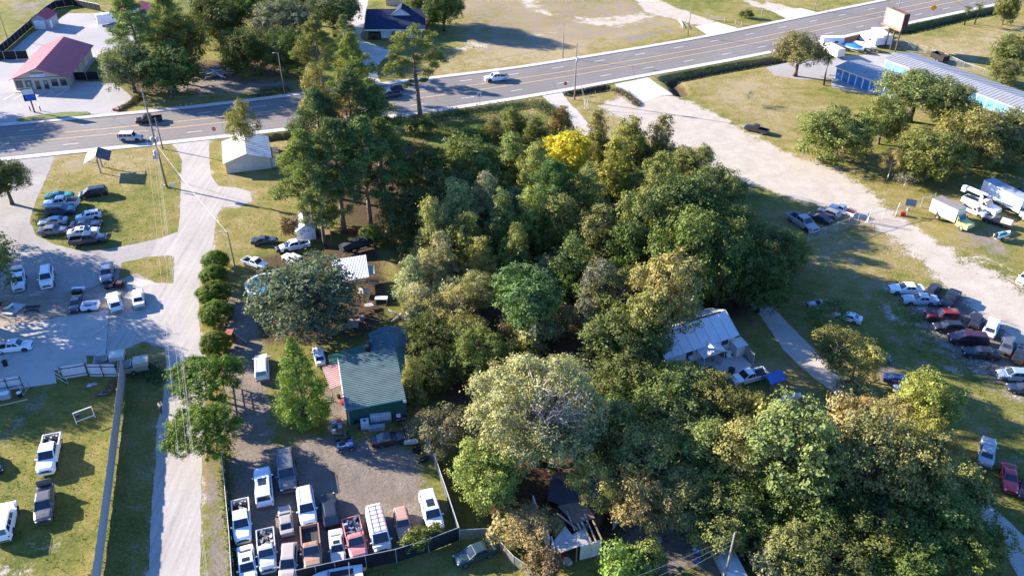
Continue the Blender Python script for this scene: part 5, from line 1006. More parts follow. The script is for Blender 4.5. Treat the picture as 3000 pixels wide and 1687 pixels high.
def gable_house(name, label, cat, A, B, depth, wh, rh, wallm, roofm, over=.4, ridge='y', ribs=0, floor=True, group=None):
    o, a, w = frame(A, B); T = thing(name, label, cat, o, a, group); d = depth
    if ridge == 'y':
        wall_part(T, [(0, 0, 0), (w, 0, 0), (w, 0, wh), (w / 2, 0, rh), (0, 0, wh)], .15, wallm); wall_part(T, [(w, d, 0), (0, d, 0), (0, d, wh), (w / 2, d, rh), (w, d, wh)], .15, wallm)
        wall_part(T, [(0, d - .16, 0), (0, .16, 0), (0, .16, wh), (0, d - .16, wh)], .15, wallm); wall_part(T, [(w, .16, 0), (w, d - .16, 0), (w, d - .16, wh), (w, .16, wh)], .15, wallm)
        s = (rh - wh) / (w / 2); lo = wh - over * s + .10; hi = rh + .10
        roof_part(T, [(-over, d + over, lo), (-over, -over, lo), (w / 2, -over, hi), (w / 2, d + over, hi)], roofm, ribs); roof_part(T, [(w + over, -over, lo), (w + over, d + over, lo), (w / 2, d + over, hi), (w / 2, -over, hi)], roofm, ribs)
    else:
        wall_part(T, [(0, 0, 0), (w, 0, 0), (w, 0, wh), (0, 0, wh)], .15, wallm); wall_part(T, [(w, d, 0), (0, d, 0), (0, d, wh), (w, d, wh)], .15, wallm)
        wall_part(T, [(0, d - .16, 0), (0, .16, 0), (0, .16, wh), (0, d / 2, rh), (0, d - .16, wh)], .15, wallm); wall_part(T, [(w, .16, 0), (w, d - .16, 0), (w, d - .16, wh), (w, d / 2, rh), (w, .16, wh)], .15, wallm)
        s = (rh - wh) / (d / 2); lo = wh - over * s + .10; hi = rh + .10
        roof_part(T, [(-over, -over, lo), (w + over, -over, lo), (w + over, d / 2, hi), (-over, d / 2, hi)], roofm, ribs); roof_part(T, [(w + over, d + over, lo), (-over, d + over, lo), (-over, d / 2, hi), (w + over, d / 2, hi)], roofm, ribs)
    return T, w
def text_mesh(txt, size, mat, extrude=.01):
    cu = bpy.data.curves.new('lettering', 'FONT'); cu.body = txt; cu.size = size; cu.extrude = extrude; cu.align_x = 'CENTER'; cu.align_y = 'CENTER'; ob = bpy.data.objects.new('tmp', cu); COL.objects.link(ob)
    dg = bpy.context.evaluated_depsgraph_get(); me_ = bpy.data.meshes.new_from_object(ob.evaluated_get(dg)); bpy.data.objects.remove(ob); me_.materials.clear(); me_.materials.append(mat); return me_
def text_part(parent, txt, size, loc, mat, rot=(R(90), 0, 0), name='lettering', sx=1.0):
    o = link(name, text_mesh(txt, size, mat), parent, loc); o.rotation_euler = rot; o.scale = (sx, 1, 1); return o
# --- red roofed store
M_REDR = metal('red_roof', (.40, .065, .075), .5, .10, .05)
zs = lambda x, y: (x / 5.5735, 90 + y / 5.5735)
A, B = G(*zs(275, 985)), G(*zs(1135, 940)); rb = G(*zs(1080, 108), 5.6); rf = G(*zs(590, 625), 5.6); sd = (rb - rf).length - 1.2
T, w = gable_house('store', 'beige store with a large red metal roof and a row of front windows', 'store', A, B, sd, 3.0, 5.3, M_WALLT, M_REDR, .75, 'y', 14)
for x in (.09, .265, .755, .925): window_part(T, w * x, 1.55, w * .125, 1.75, frame_mat=M_WALLT)
for x in (.43, .59): dd = box_part(T, 'door', (w * x, -.03, 1.15), (w * .085 + .2, .08, 2.3), M_WALLT); box_part(dd, 'pane', (w * x, -.085, 1.15), (w * .085, .03, 2.1), M_PANE)
box_part(T, 'poster', (w * .27, -.12, 1.6), (w * .06, .01, .9), plain('teal_poster', (.10, .35, .42), .5)); box_part(T, 'poster', (w * .585, -.115, 1.6), (w * .045, .01, .6), plain('teal_poster', (.10, .35, .42), .5))
box_part(T, 'trim_board', (w / 2, -.04, 2.93), (w, .07, .14), plain('dark_trim', (.16, .13, .11), .7))
box_part(T, 'walkway', (w / 2, -.75, .06), (w + .2, 1.3, .12), M_CONC)
sg = box_part(T, 'sign_panel', (w * .475, -.06, 3.42), (w * .27, .08, .55), plain('sign_white', (.74, .76, .82), .4)); text_part(sg, 'BATTERY EXPRESS', .42, (w * .475, -.105, 3.42), plain('sign_blue', (.03, .07, .22), .4), sx=.82)
text_part(T, 'Discount', .72, (w * .475, -.03, 4.05), plain('sign_dark', (.03, .03, .06), .4), sx=1.1)
for k in range(3): box_part(T, 'garage_door', (w + .03, sd * (.32 + .2 * k), 1.3), (.06, 2.6, 2.5), plain('cream_door', (.60, .55, .46), .6))
for i, x in enumerate((.0, .19, .55, .75, .95)):          # parking lines and stops in front
    a = A.lerp(B, x) - Vector((.5, 2.2, 0)); link('parking_line', dash_proto, loc=(a.x, a.y - 3.4, .018), rz=R(78), kind='structure').scale = (1.5, 1.3, 1)
for x in (.28, .47, .68):
    a = A.lerp(B, x); box_part(None, 'wheel_stop', (a.x + .2, a.y - 1.9, .09), (1.9, .16, .15), M_CONC, label='concrete wheel stop in front of the store, %s' % {.28: 'left', .47: 'middle', .68: 'right'}[x], cat='wheel stop')
# --- red roofed shed
A, B = G(*P(0, 0, 345, 297)), G(*P(0, 0, 498, 299)); bk = G(*P(0, 0, 583, 238))
T, w = gable_house('shed', 'grey shed with a red roof and a white roller door behind the store', 'shed', A, B, (bk - B).length, 2.9, 4.3, plain('shed_grey', (.34, .33, .35), .6), M_REDR, .3, 'y', 6)
dd = box_part(T, 'roller_door', (w * .45, -.04, 1.25), (w * .72, .07, 2.4), M_WALLW)
for k in range(5): box_part(dd, 'door_panel', (w * .45, -.085, .33 + .46 * k), (w * .70, .03, .42), M_WALLW)
box_part(T, 'door', (w + .04, 1.6, 1.05), (.06, .95, 2.1), M_WALLW)
# --- red building behind the oaks
A = G(*P(0, 0, 1230, 215)); T, w = gable_house('shed', 'red roofed building almost hidden behind the oaks', 'shed', A, A + Vector((9, 1, 0)), 6, 2.6, 3.8, M_WALLW, M_REDR, .3, 'y', 6)
# --- white building with navy roof across the highway
M_NAVY = shingle('navy_shingles', (.022, .03, .06))
A, B = G(*P(1, 0, 1145, 388)), G(*P(1, 0, 1665, 385))
T, w = gable_house('office_building', 'white building with a dark blue shingle roof across the highway', 'building', A, B, 13, 3.0, 6.0, M_WALLW, M_NAVY, 1.2, 'x')
box_part(T, 'fascia', (w / 2, -1.22, 2.62), (w + 2.4, .08, .25), M_WALLW)
wall_part(T, [(w * .42, 4.0, 5.0), (w * .80, 4.0, 5.0), (w * .61, 4.0, 6.8)], .2, M_WALLW, 'dormer_gable'); roof_part(T, [(w * .40, 3.7, 5.05), (w * .61, 3.7, 7.0), (w * .61, 9.0, 7.0), (w * .40, 9.0, 5.05)], M_NAVY, 0, 'dormer_roof'); roof_part(T, [(w * .61, 3.7, 7.0), (w * .82, 3.7, 5.05), (w * .82, 9.0, 5.05), (w * .61, 9.0, 7.0)], M_NAVY, 0, 'dormer_roof')
for i, ch in enumerate('GATEWAY'): text_part(T, ch, .5, (w * .38 + (i - 3) * .55, -.02, 2.05 - .035 * (i - 3) ** 2), plain('letter_grey', (.12, .15, .22), .5))
window_part(T, w * .72, 1.5, 1.2, 1.2); window_part(T, w * .88, 1.5, 1.2, 1.2)
M_HEDGE = M_NEED
for px_, lab in ((1200, 'left'), (1440, 'right')):
    g = G(*P(1, 0, px_, 388)); rs2 = np.random.default_rng(px_); p = rs2.uniform(-1, 1, (2600, 3)); k = np.argmax(np.abs(p), 1); p[np.arange(2600), k] = np.sign(p[np.arange(2600), k]) * rs2.uniform(.9, 1.0, 2600); p[:, 2] = np.abs(p[:, 2]) * 1.9; p *= np.array([1.7, .8, 1.0])
    H_ = thing('hedge', 'dark square clipped hedge, %s one in front of the white building' % lab, 'hedge', (g.x, g.y - .6, 0)); link('foliage', cards(p, unit(rs2, 2600, .6), .07, .12, 'foliage', M_NEED, rs=rs2), H_, color=(.02, .04, .02)); m = MB(); m.box((0, 0, .9), (3.1, 1.3, 1.7)); m.build('stems', M_DKWOOD, H_)
A = G(*P(1, 0, 1310, 60)); T, w = gable_house('house', 'grey roofed house at the top edge behind the white building', 'house', A, A + Vector((11, 0, 0)), 10, 3, 5, M_WALLT, shingle('grey_shingles', (.20, .185, .17)), .5, 'y')
# --- garage with pale metal roof
M_PALEM = metal('pale_metal', (.62, .60, .56), .38, .2, .35)
A, B = G(*P(0, 1, 2285, 308)), G(*P(0, 1, 2736, 250))
T, w = gable_house('garage', 'beige block garage with a pale weathered metal roof beside the highway', 'garage', A, B, 10.0, 2.3, 3.7, M_BEIGE, M_PALEM, .35, 'y', 12)
dd = box_part(T, 'garage_door', (w * .36, -.03, 1.0), (w * .42, .06, 1.9), plain('cream_door', (.60, .55, .46), .6)); box_part(T, 'handle', (w * .36, -.08, .5), (.3, .04, .06), M_STEEL)
box_part(T, 'lean_to', (w + .8, 2.6, 1.0), (1.5, 4.5, 2.0), M_BEIGE); roof_part(T, [(w + 1.8, .2, 2.05), (w + 1.8, 5.1, 2.05), (w + .05, 5.1, 2.25), (w + .05, .2, 2.25)], M_DKWOOD, 0, 'lean_to_roof')
# --- little white shed
A, B = G(*P(1, 1, 425, 992)), G(*P(1, 1, 608, 962))
T, w = gable_house('shed', 'little white shed with a pale roof under the pines', 'shed', A, B, 4.2, 2.0, 3.0, plain('blue_white', (.62, .66, .74), .6), metal('shed_roof', (.52, .52, .48), .5), .25, 'y', 5)
dd = box_part(T, 'door', (w * .55, -.03, .95), (1.5, .06, 1.8), M_WALLW); box_part(dd, 'door_frame', (w * .55, -.065, 1.88), (1.6, .03, .07), M_TRIM)
for s in (0, 1): box_part(T, 'edge_trim', (w / 2 + (s - .5) * (w + .5), -.26, 2.02), (.10, .06, .10), M_TRIM)
# --- open metal carport and awning in the back yard
def canopy(name, label, px, z, mat, ribs, flip=False, posts=True, cat='carport', t=.05, dz=(0, 0, 0, 0)):
    q = [G(*p, z + k) for p, k in zip(px, dz)]; c = sum(q, Vector()) / len(q); c.z = 0; T = thing(name, label, cat, c); q = [p - c for p in q]
    if (q[1] - q[0]).cross(q[3] - q[0]).z < 0: q = [q[1], q[0], q[3], q[2]]
    roof_part(T, q, mat, ribs, 'roof', t)
    if posts:
        for p in q: m = MB(); f = Vector((p.x, p.y, 0)) * .94; m.tube([(f.x, f.y, 0), (f.x, f.y, p.z - .05)], .05, 6); m.build('post', M_STEEL, T)
    return T
M_WROOF = metal('white_roof_metal', (.74, .74, .72), .35, .06, .05)
canopy('carport', 'white ribbed metal carport roof beside the live oak', [P(1, 1, 760, 1175), P(1, 1, 1105, 1122), P(1, 1, 1137, 1345), P(1, 1, 800, 1400)], 2.7, M_WROOF, 22, dz=(0, 0, -.25, -.25))
canopy('awning', 'small pale green awning at the end of the white carport', [P(1, 1, 1128, 1232), P(1, 1, 1184, 1228), P(1, 1, 1193, 1315), P(1, 1, 1138, 1320)], 2.2, metal('pale_green', (.42, .56, .44), .5), 7, cat='awning')
# --- green house
M_GRN = metal('green_roof', (.088, .132, .128), .42, .2, .22); M_GRND = metal('green_wall', (.022, .085, .062), .5, .15, .1); M_TEAL = metal('teal_roof', (.065, .120, .125), .45, .25, .3); M_PINK = metal('faded_red_roof', (.34, .20, .18), .55, .12, .15)
Lb, Lf = G(*P(1, 2, 825, 712), 2.8), G(*P(1, 2, 902, 1240), 2.8); Rb_, Rf = G(*P(1, 2, 1400, 612), 3.7), G(*P(1, 2, 1507, 1122), 3.7)
O = (Lf + Rf) / 2; O.z = 0; T = thing('green_house', 'green metal house with a broad ribbed roof half in sun', 'house', O); L_ = lambda p: p - O
roof_part(T, [L_(Lb), L_(Lf), L_(Rf), L_(Rb_)], M_GRN, 30)
Eb, Ef = G(*P(1, 2, 1572, 620), 2.7), G(*P(1, 2, 1650, 925), 2.7)
roof_part(T, [L_(Rb_.lerp(Rf, .0)), L_(Rb_.lerp(Rf, .62)), L_(Ef), L_(Eb)], metal('green_shade_roof', (.05, .14, .09), .45), 14)  # slope turned from the sun, its shade put into a darker green
dn = Vector((0, 0, 1)); inw = (Lb - Lf).normalized() * .35
fl, fr = Lf + inw, Rf + inw
wall_part(T, [L_(Vector((fl.x, fl.y, 0))), L_(Vector((fr.x, fr.y, 0))), L_(fr - dn * .12), L_(fl - dn * .12)], .12, M_GRND, 'front_wall')
for k in range(9): z = .22 + k * .29; a, b = L_(Vector((fl.x, fl.y, z))), L_(Vector((fr.x, fr.y, z))); m = MB(); nn = Vector((0, -.03, 0)); m.beam(a + nn, b + nn, .05, .05); m.build('wall_rib', M_GRND, T)
lb = Lb - inw; rb2 = Rb_ - inw
wall_part(T, [L_(Vector((lb.x + .2, lb.y, 0))), L_(Vector((fl.x + .2, fl.y, 0))), L_(fl - dn * .12 + Vector((.2, 0, 0))), L_(lb - dn * .12 + Vector((.2, 0, 0)))], .12, plain('tan_side', (.50, .42, .33), .7), 'left_wall')
wall_part(T, [L_(Vector((fr.x, fr.y, 0))), L_(Vector((rb2.x, rb2.y, 0))), L_(rb2 - dn * .12), L_(fr - dn * .12)], .12, M_GRND, 'right_wall')
wall_part(T, [L_(Vector((rb2.x, rb2.y, 0))), L_(Vector((lb.x, lb.y, 0))), L_(lb - dn * .12), L_(rb2 - dn * .12)], .12, M_GRND, 'rear_wall')
m = MB(); m.tube([L_(Lf) + Vector((0, -.05, -.08)), L_(Rf) + Vector((0, -.05, -.08))], .10, 6); m.build('ridge_trim', metal('teal_trim', (.05, .15, .14), .45), T)
m = MB(); m.beam(L_(Lb) + Vector((-.05, 0, -.05)), L_(Lf) + Vector((-.05, 0, -.05)), .12); m.build('gutter', M_WALLW, T); box_part(T, 'downpipe_box', L_(Rf) + Vector((-.15, -.12, -.3)), (.4, .2, .45), M_WALLW)
# rear wing, low roofs, pink lean-to
q = [G(*P(1, 2, 1130, 470), 2.6), G(*P(1, 2, 1155, 655), 2.6), G(*P(1, 2, 1405, 618), 3.3), G(*P(1, 2, 1300, 395), 3.3)]; roof_part(T, [L_(p) for p in (q[0], q[1], q[2], q[3])], M_TEAL, 9)
q2 = [q[3], q[2], G(*P(1, 2, 1548, 610), 2.6), G(*P(1, 2, 1492, 395), 2.6)]; roof_part(T, [L_(p) for p in (q2[3], q2[0], q2[1], q2[2])][::1], M_TEAL, 12)
for a, b in ((q[0], q[1]), (q2[2], q2[3])): a = a.lerp(b, .04); wall_part(T, [L_(Vector((a.x, a.y, 0))), L_(Vector((b.x, b.y, 0))), L_(b - dn * .1), L_(a - dn * .1)], .1, M_GRND, 'wing_wall')
wq = [q[0], q[3], q2[3]]; wall_part(T, [L_(Vector((wq[2].x, wq[2].y - .3, 0))), L_(Vector((wq[0].x, wq[0].y - .3, 0))), L_(wq[0] + Vector((0, -.3, -.1))), L_(wq[2] + Vector((0, -.3, -.1)))], .1, M_GRND, 'wing_wall')
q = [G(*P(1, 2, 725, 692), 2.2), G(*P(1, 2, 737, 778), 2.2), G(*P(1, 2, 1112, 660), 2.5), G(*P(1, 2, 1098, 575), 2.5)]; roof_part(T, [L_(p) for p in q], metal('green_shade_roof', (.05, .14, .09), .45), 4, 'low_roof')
for p in q[:2]: m = MB(); m.tube([L_(Vector((p.x + .2, p.y, 0))), L_(Vector((p.x + .2, p.y, 2.15)))], .06, 6); m.build('post', M_WOOD, T)
q = [G(*P(1, 2, 665, 812), 2.1), G(*P(1, 2, 748, 1032), 2.1), G(*P(1, 2, 862, 985), 2.5), G(*P(1, 2, 832, 752), 2.5)]; roof_part(T, [L_(p) for p in q], M_PINK, 12, 'lean_to_roof')
for p in q[:2]: m = MB(); m.tube([L_(Vector((p.x + .15, p.y, 0))), L_(Vector((p.x + .15, p.y, 2.08)))], .06, 6); m.build('post', M_WOOD, T)
box_part(T, 'chimney_boards', L_(G(*P(1, 2, 1125, 590), 2.9)), (.5, 1.5, .9), M_DKWOOD)
# --- white house on the right
zh = lambda x, y: (1960 + x / 4.527, 860 + y / 4.527)
er, ef_ = G(*zh(940, 550), 2.6), G(*zh(395, 730), 2.6); u = (er - ef_).normalized(); el = er - u * 12.5; rr = G(*zh(710, 228), 4.6); nrm = Vector((-u.y, u.x, 0)); rd = (rr - er).dot(nrm); rdp = rd
M_HOUSER = metal('house_roof', (.66, .67, .68), .35, .05, .04)
O = Vector((el.x, el.y, 0)); ang = math.atan2(u.y, u.x); T = thing('white_house', 'white house with a large pale metal roof at the edge of the wood', 'house', O, ang); w = 12.5; d = rd * 2 - .8
roof_part(T, [(0, 0, 2.6), (w, 0, 2.6), (w, rd, 4.6), (0, rd, 4.6)], M_HOUSER, 8); roof_part(T, [(w, 2 * rd, 2.6), (0, 2 * rd, 2.6), (0, rd, 4.6), (w, rd, 4.6)], M_HOUSER, 8)
wall_part(T, [(.4, .4, 0), (w - .4, .4, 0), (w - .4, .4, 2.55), (.4, .4, 2.55)], .15, M_WALLW); wall_part(T, [(w - .4, 2 * rd - .4, 0), (.4, 2 * rd - .4, 0), (.4, 2 * rd - .4, 2.55), (w - .4, 2 * rd - .4, 2.55)], .15, M_WALLW)
wall_part(T, [(w - .4, .55, 0), (w - .4, 2 * rd - .55, 0), (w - .4, 2 * rd - .55, 2.55), (w - .4, rd, 4.4), (w - .4, .55, 2.55)], .15, M_WALLW); wall_part(T, [(.4, 2 * rd - .55, 0), (.4, .55, 0), (.4, .55, 2.55), (.4, rd, 4.4), (.4, 2 * rd - .55, 2.55)], .15, M_WALLW)
m = MB(); m.beam((w - 6.5, rd - .12, 4.68), (w - 1.0, rd - .12, 4.68), .22, .12); m.build('ridge_vent', M_TRIM, T)
f = window_part(T, w - 8.1, 1.5, .85, 1.5, y=.36, frame_mat=M_TRIM); box_part(f, 'air_conditioner', (w - 8.05, .15, 1.3), (.6, .35, .45), M_WALLW)
window_part(T, w - 2.2, 1.85, 1.1, .8, y=.36, frame_mat=M_WALLW)
pw = w - 5.2; roof_part(T, [(pw - 1.9, -1.5, 1.95), (pw, -1.5, 2.85), (pw, 2.0, 3.1), (pw - 1.9, .2, 2.2)], M_HOUSER, 0, 'porch_roof'); roof_part(T, [(pw, -1.5, 2.85), (pw + 1.9, -1.5, 1.95), (pw + 1.9, .2, 2.2), (pw, 2.0, 3.1)], M_HOUSER, 0, 'porch_roof')
for s in (-1.7, 1.7): m = MB(); m.tube([(pw + s, -1.4, 0), (pw + s, -1.4, 2.0)], .05, 6); m.build('post', M_WALLW, T)
wall_part(T, [(pw - 1.8, -1.35, 1.9), (pw + 1.8, -1.35, 1.9), (pw, -1.35, 2.7)], .06, M_WALLW, 'porch_gable'); box_part(T, 'porch_deck', (pw, -.5, .25), (3.6, 1.8, .3), M_GREYW)
box_part(T, 'lean_to', (w - .4, -.5, .85), (1.6, 1.5, 1.7), M_WALLW); roof_part(T, [(w - 1.35, -1.45, 1.75), (w + .55, -1.45, 1.75), (w + .55, .35, 1.95), (w - 1.35, .35, 1.95)], M_PALEM, 0, 'lean_to_roof')
pf = thing('wooden_fence', 'short grey board fence beside the patio', 'fence'); A, B = G(*zh(985, 790)), G(*zh(1110, 930))
for k in range(14): p = A.lerp(B, k / 13); box_part(pf, 'board', (p.x, p.y, .85), (.20, .05, 1.7), M_GREYW, math.atan2(B.y - A.y, B.x - A.x))
for k in (0, 6, 13): p = A.lerp(B, k / 13); box_part(pf, 'post', (p.x + .08, p.y + .08, .9), (.1, .1, 1.9), M_WOOD)
# --- ruined house at the bottom
zr = lambda x, y: (1560 + x / 4.527, 1340 + y / 4.527)
M_TAR = plain('tar_roof', (.040, .038, .048), .8, 0, .5, .7); M_RUST = plain('leaf_rust', (.20, .125, .075), .9, 0, .4, 1.0)
O = G(*zr(600, 700)); T = thing('ruined_house', 'ruined house with a collapsed dark roof and bare rafters', 'house', O); L_ = lambda p: p - O
def rq(*pts, z): return [L_(G(*zr(*p), k)) for p, k in zip(pts, z)]
roof_part(T, rq((200, 560), (780, 800), (1010, 560), (240, 235), z=(2.6, 2.6, 3.4, 3.6)), M_TAR, 0, 'roof_slope'); roof_part(T, rq((240, 235), (1010, 555), (1180, 70), (680, 60), z=(3.6, 3.45, 2.9, 2.9)), M_RUST, 0, 'roof_slope')
roof_part(T, rq((330, 640), (560, 880), (830, 800), (700, 560), z=(2.75, 2.7, 2.75, 3.0)), plain('roof_patch', (.15, .115, .085), .9, 0, .6, .6), 0, 'loose_sheet', .04)
for (a, b) in (((330, 740), (600, 950)), ((450, 700), (560, 960)), ((600, 870), (640, 960)), ((650, 850), (800, 1150)), ((690, 750), (850, 1130)), ((800, 830), (920, 1090))):
    m = MB(); m.beam(L_(G(*zr(*a), 2.85)), L_(G(*zr(*b), 2.55)), .14, .16); m.build('rafter', M_WOOD, T)
roof_part(T, rq((250, 1150), (370, 1260), (640, 1165), (430, 900), z=(2.1, 2.1, 2.2, 2.5)), M_GREYW, 0, 'porch_roof'); roof_part(T, rq((520, 1020), (640, 1160), (790, 1110), (690, 930), z=(2.3, 2.25, 2.3, 2.5)), M_GREYW, 0, 'porch_roof')
for p in ((372, 1255), (590, 1200), (965, 1090)): g = L_(G(*zr(*p), 2.1)); m = MB(); m.beam((g.x, g.y, 0), (g.x, g.y, 2.05), .12); m.build('post', M_WOOD, T)
def rwall(a, b, h, mat, nm='wall'):
    a, b = L_(G(*zr(*a), h)), L_(G(*zr(*b), h)); wall_part(T, [(a.x, a.y, 0), (b.x, b.y, 0), (b.x, b.y, h), (a.x, a.y, h)], .12, mat, nm)
rwall((0, 500), (90, 760), 2.7, metal('pale_sheet', (.52, .58, .58), .5, .2, .3), 'sheet_wall'); rwall((100, 740), (220, 1060), 2.6, metal('pale_sheet', (.52, .58, .58), .5), 'sheet_wall'); rwall((245, 1040), (285, 1210), 2.2, M_WALLW); rwall((640, 1170), (800, 1130), 2.3, plain('stained_white', (.55, .53, .48), .7, 0, .25)); rwall((800, 1130), (925, 1090), 2.3, M_WALLW); rwall((1090, 760), (1160, 660), 2.4, plain('pale_blue_wall', (.42, .52, .60), .6)); rwall((560, 870), (740, 880), 2.4, plain('blue_tarp_wall', (.08, .17, .24), .6)); rwall((240, 250), (200, 540), 2.6, M_DKWOOD); rwall((1000, 560), (830, 800), 2.5, M_DKWOOD)
# --- storage buildings
M_SROOF = metal('storage_roof', (.30, .30, .295), .5, .08, .04); M_BLUED = plain('blue_door', (.03, .17, .42), .45, 0, .15); M_LBLUE = plain('light_blue_door', (.13, .30, .44), .45, 0, .1)
def storage(label, FL, FR, BL, h, ndoor, mat, d0=.03, dw=.8):
    fl, fr, bl = G(*FL, h), G(*FR, h), G(*BL, h); u = (fr - fl); n = Vector((-u.y, u.x, 0)).normalized(); dep = abs((bl - fl).dot(n)); w = u.length
    T = thing('storage_building', label, 'storage', (fl.x, fl.y, 0), math.atan2(u.y, u.x)); rz_ = h + .55
    roof_part(T, [(-.3, -.4, h), (w + .3, -.4, h), (w + .3, dep / 2, rz_), (-.3, dep / 2, rz_)], M_SROOF, max(8, int(w * 1.1))); roof_part(T, [(w + .3, dep + .4, h), (-.3, dep + .4, h), (-.3, dep / 2, rz_), (w + .3, dep / 2, rz_)], M_SROOF, max(8, int(w * 1.1)))
    wall_part(T, [(0, 0, 0), (w, 0, 0), (w, 0, h - .05), (0, 0, h - .05)], .15, M_WALLW); wall_part(T, [(w, dep, 0), (0, dep, 0), (0, dep, h - .05), (w, dep, h - .05)], .15, M_WALLW)
    wall_part(T, [(0, dep - .2, 0), (0, .2, 0), (0, .2, h), (0, dep / 2, rz_ - .1), (0, dep - .2, h)], .15, M_WALLW); wall_part(T, [(w, .2, 0), (w, dep - .2, 0), (w, dep - .2, h), (w, dep / 2, rz_ - .1), (w, .2, h)], .15, M_WALLW)
    p = w / ndoor
    for k in range(ndoor):
        dd = box_part(T, 'roller_door', (p * (k + .5), -.03, h * .42), (p * dw, .06, h * .8), mat)
        m = MB()
        for j in range(6): m.box((p * (k + .5), -.07, h * (.08 + .13 * j)), (p * dw - .05, .02, .035))
        m.build('door_slats', mat, dd)
    return T, w, dep
T, w, dp = storage('short storage building with dark blue doors beside the palm', P(3, 0, 695, 672), P(3, 0, 1330, 905), P(3, 0, 905, 600), 2.9, 9, M_BLUED)
for k in range(3): box_part(T, 'office_door', (-.04, dp * (.25 + .25 * k), 1.05), (.06, .95, 2.05), M_BLUED if k else M_LBLUE)
T, w, dp = storage('long storage building with light blue doors on the far right', P(3, 0, 1188, 592), P(3, 0, 2700, 1150), P(3, 0, 1440, 531), 2.8, 17, M_LBLUE, dw=.88)
box_part(T, 'roller_door', (-.04, dp * .5, 1.2), (.06, 2.8, 2.3), M_LBLUE)
storage('storage building at the right edge behind the yellow green oaks', P(3, 0, 2150, 1185), P(3, 0, 2760, 1450), P(3, 0, 2330, 1120), 2.8, 7, M_BLUED)
# --- kiosk roof on two posts
b1, b2 = G(*P(0, 1, 1016, 300)), G(*P(0, 1, 1031, 238)); c = (b1 + b2) / 2; T = thing('notice_shelter', 'small roofed shelter on two posts on the grass by the highway', 'shelter', c)
for b in (b1, b2): q = b - c; m = MB(); m.beam((q.x, q.y, 0), (q.x, q.y, 2.9), .22); m.build('post', M_GREYW, T)
ax = (b2 - b1).normalized(); pr = Vector((ax.y, -ax.x, 0)); pr = pr if pr.x > 0 else -pr; e = ax * 2.3; top = Vector((0, 0, 3.9)); lo = Vector((0, 0, 2.75))
roof_part(T, [-e - pr * 2.3 + lo, -e + top, e + top, e - pr * 2.3 + lo], M_PALEM, 0); roof_part(T, [-e + top, -e + pr * 2.3 + lo, e + pr * 2.3 + lo, e + top], shingle('dark_slope_shingles', (.10, .095, .09)), 0)  # right slope given a darker colour than the left
for s in (-1, 1): m = MB(); m.beam(pr * (s * 2.0) + ax * 1.5 * s + Vector((0, 0, 2.78)), ax * 1.5 * s + Vector((0, 0, 2.2)), .1); m.build('brace', M_GREYW, T)
m = MB(); m.beam(-ax * 2 + Vector((0, 0, 2.85)), ax * 2 + Vector((0, 0, 2.85)), .16); m.build('beam', M_GREYW, T)
# --- round pool
g = G(*P(0, 1, 2600, 1475)); T = thing('swimming_pool', 'round blue above ground pool beside the live oak', 'pool', (g.x + 1.2, g.y, 0)); m = MB(); n = 20; ri_, ro_ = 2.75, 2.95
m.loft([[(r_ * math.cos(2 * math.pi * j / n), r_ * math.sin(2 * math.pi * j / n), z) for r_, z in ((ro_, 0), (ro_, 1.2), (ro_ + .08, 1.24), (ri_ - .05, 1.24), (ri_, 1.15), (ri_, .1))] for j in range(n)] + [[(r_, 0, z) for r_, z in ((ro_, 0), (ro_, 1.2), (ro_ + .08, 1.24), (ri_ - .05, 1.24), (ri_, 1.15), (ri_, .1))]], False, False); m.build('pool_wall', plain('pool_rim', (.55, .62, .66), .5), T)
m = MB(); m.add([(ri_ * math.cos(2 * math.pi * j / n), ri_ * math.sin(2 * math.pi * j / n), .95) for j in range(n)], [tuple(range(n))]); m.build('water', plain('pool_water', (.03, .22, .42), .05, 0, .15, .4, .5), T)
# ------------------------------------------------------------------ fences
def corr_mesh(w, h, n, depth, mat, vertical=True, name='panel'):
    m = MB(); xs = []
    for i in range(n * 2 + 1): xs.append((i / (n * 2), depth if i % 2 else 0.0))
    if vertical: A = [(u * w, d, 0) for u, d in xs]; B = [(u * w, d, h) for u, d in xs]
    else: A = [(0, d, u * h) for u, d in xs]; B = [(w, d, u * h) for u, d in xs]
    k = len(A); t = .012; m.add(A + B, [(i, i + 1, k + i + 1, k + i) for i in range(k - 1)]); m.add([(x, y + t, z) for x, y, z in A + B], [(k + i, k + i + 1, i + 1, i) for i in range(k - 1)])
    return m.mesh(name, mat)
M_ZINC = metal('zinc_sheet', (.40, .385, .36), .45, .12, .15)
def panel_wall(name, label, pts, h, pw, mat, n, depth=.05, posts=True, z0=.12):
    T = thing(name, label, 'fence'); me_ = corr_mesh(pw * .985, h, n, depth, mat)
    for a, b in zip(pts, pts[1:]):
        L = (b - a).length; k = max(1, round(L / pw)); rz = math.atan2(b.y - a.y, b.x - a.x)
        for i in range(k):
            p = a.lerp(b, i / k); o = link('panel', me_, T, (p.x, p.y, z0 + .02 * math.sin(i * 1.7)), rz); o.scale = (L / k / pw, 1, 1 + .015 * math.sin(i * 2.3))
            if posts and i % 3 == 0: q = p + Vector((math.cos(rz - 1.57), math.sin(rz - 1.57), 0)) * .10; box_part(T, 'post', (q.x, q.y, h / 2), (.1, .1, h), M_WOOD)
    return T
base = W([(368, 1096), (349, 1260), (324, 1463), (295, 1687), (280, 1790)])
panel_wall('corrugated_fence', 'long grey corrugated metal fence beside the gravel lane', base, 2.55, 1.0, M_ZINC, 6)
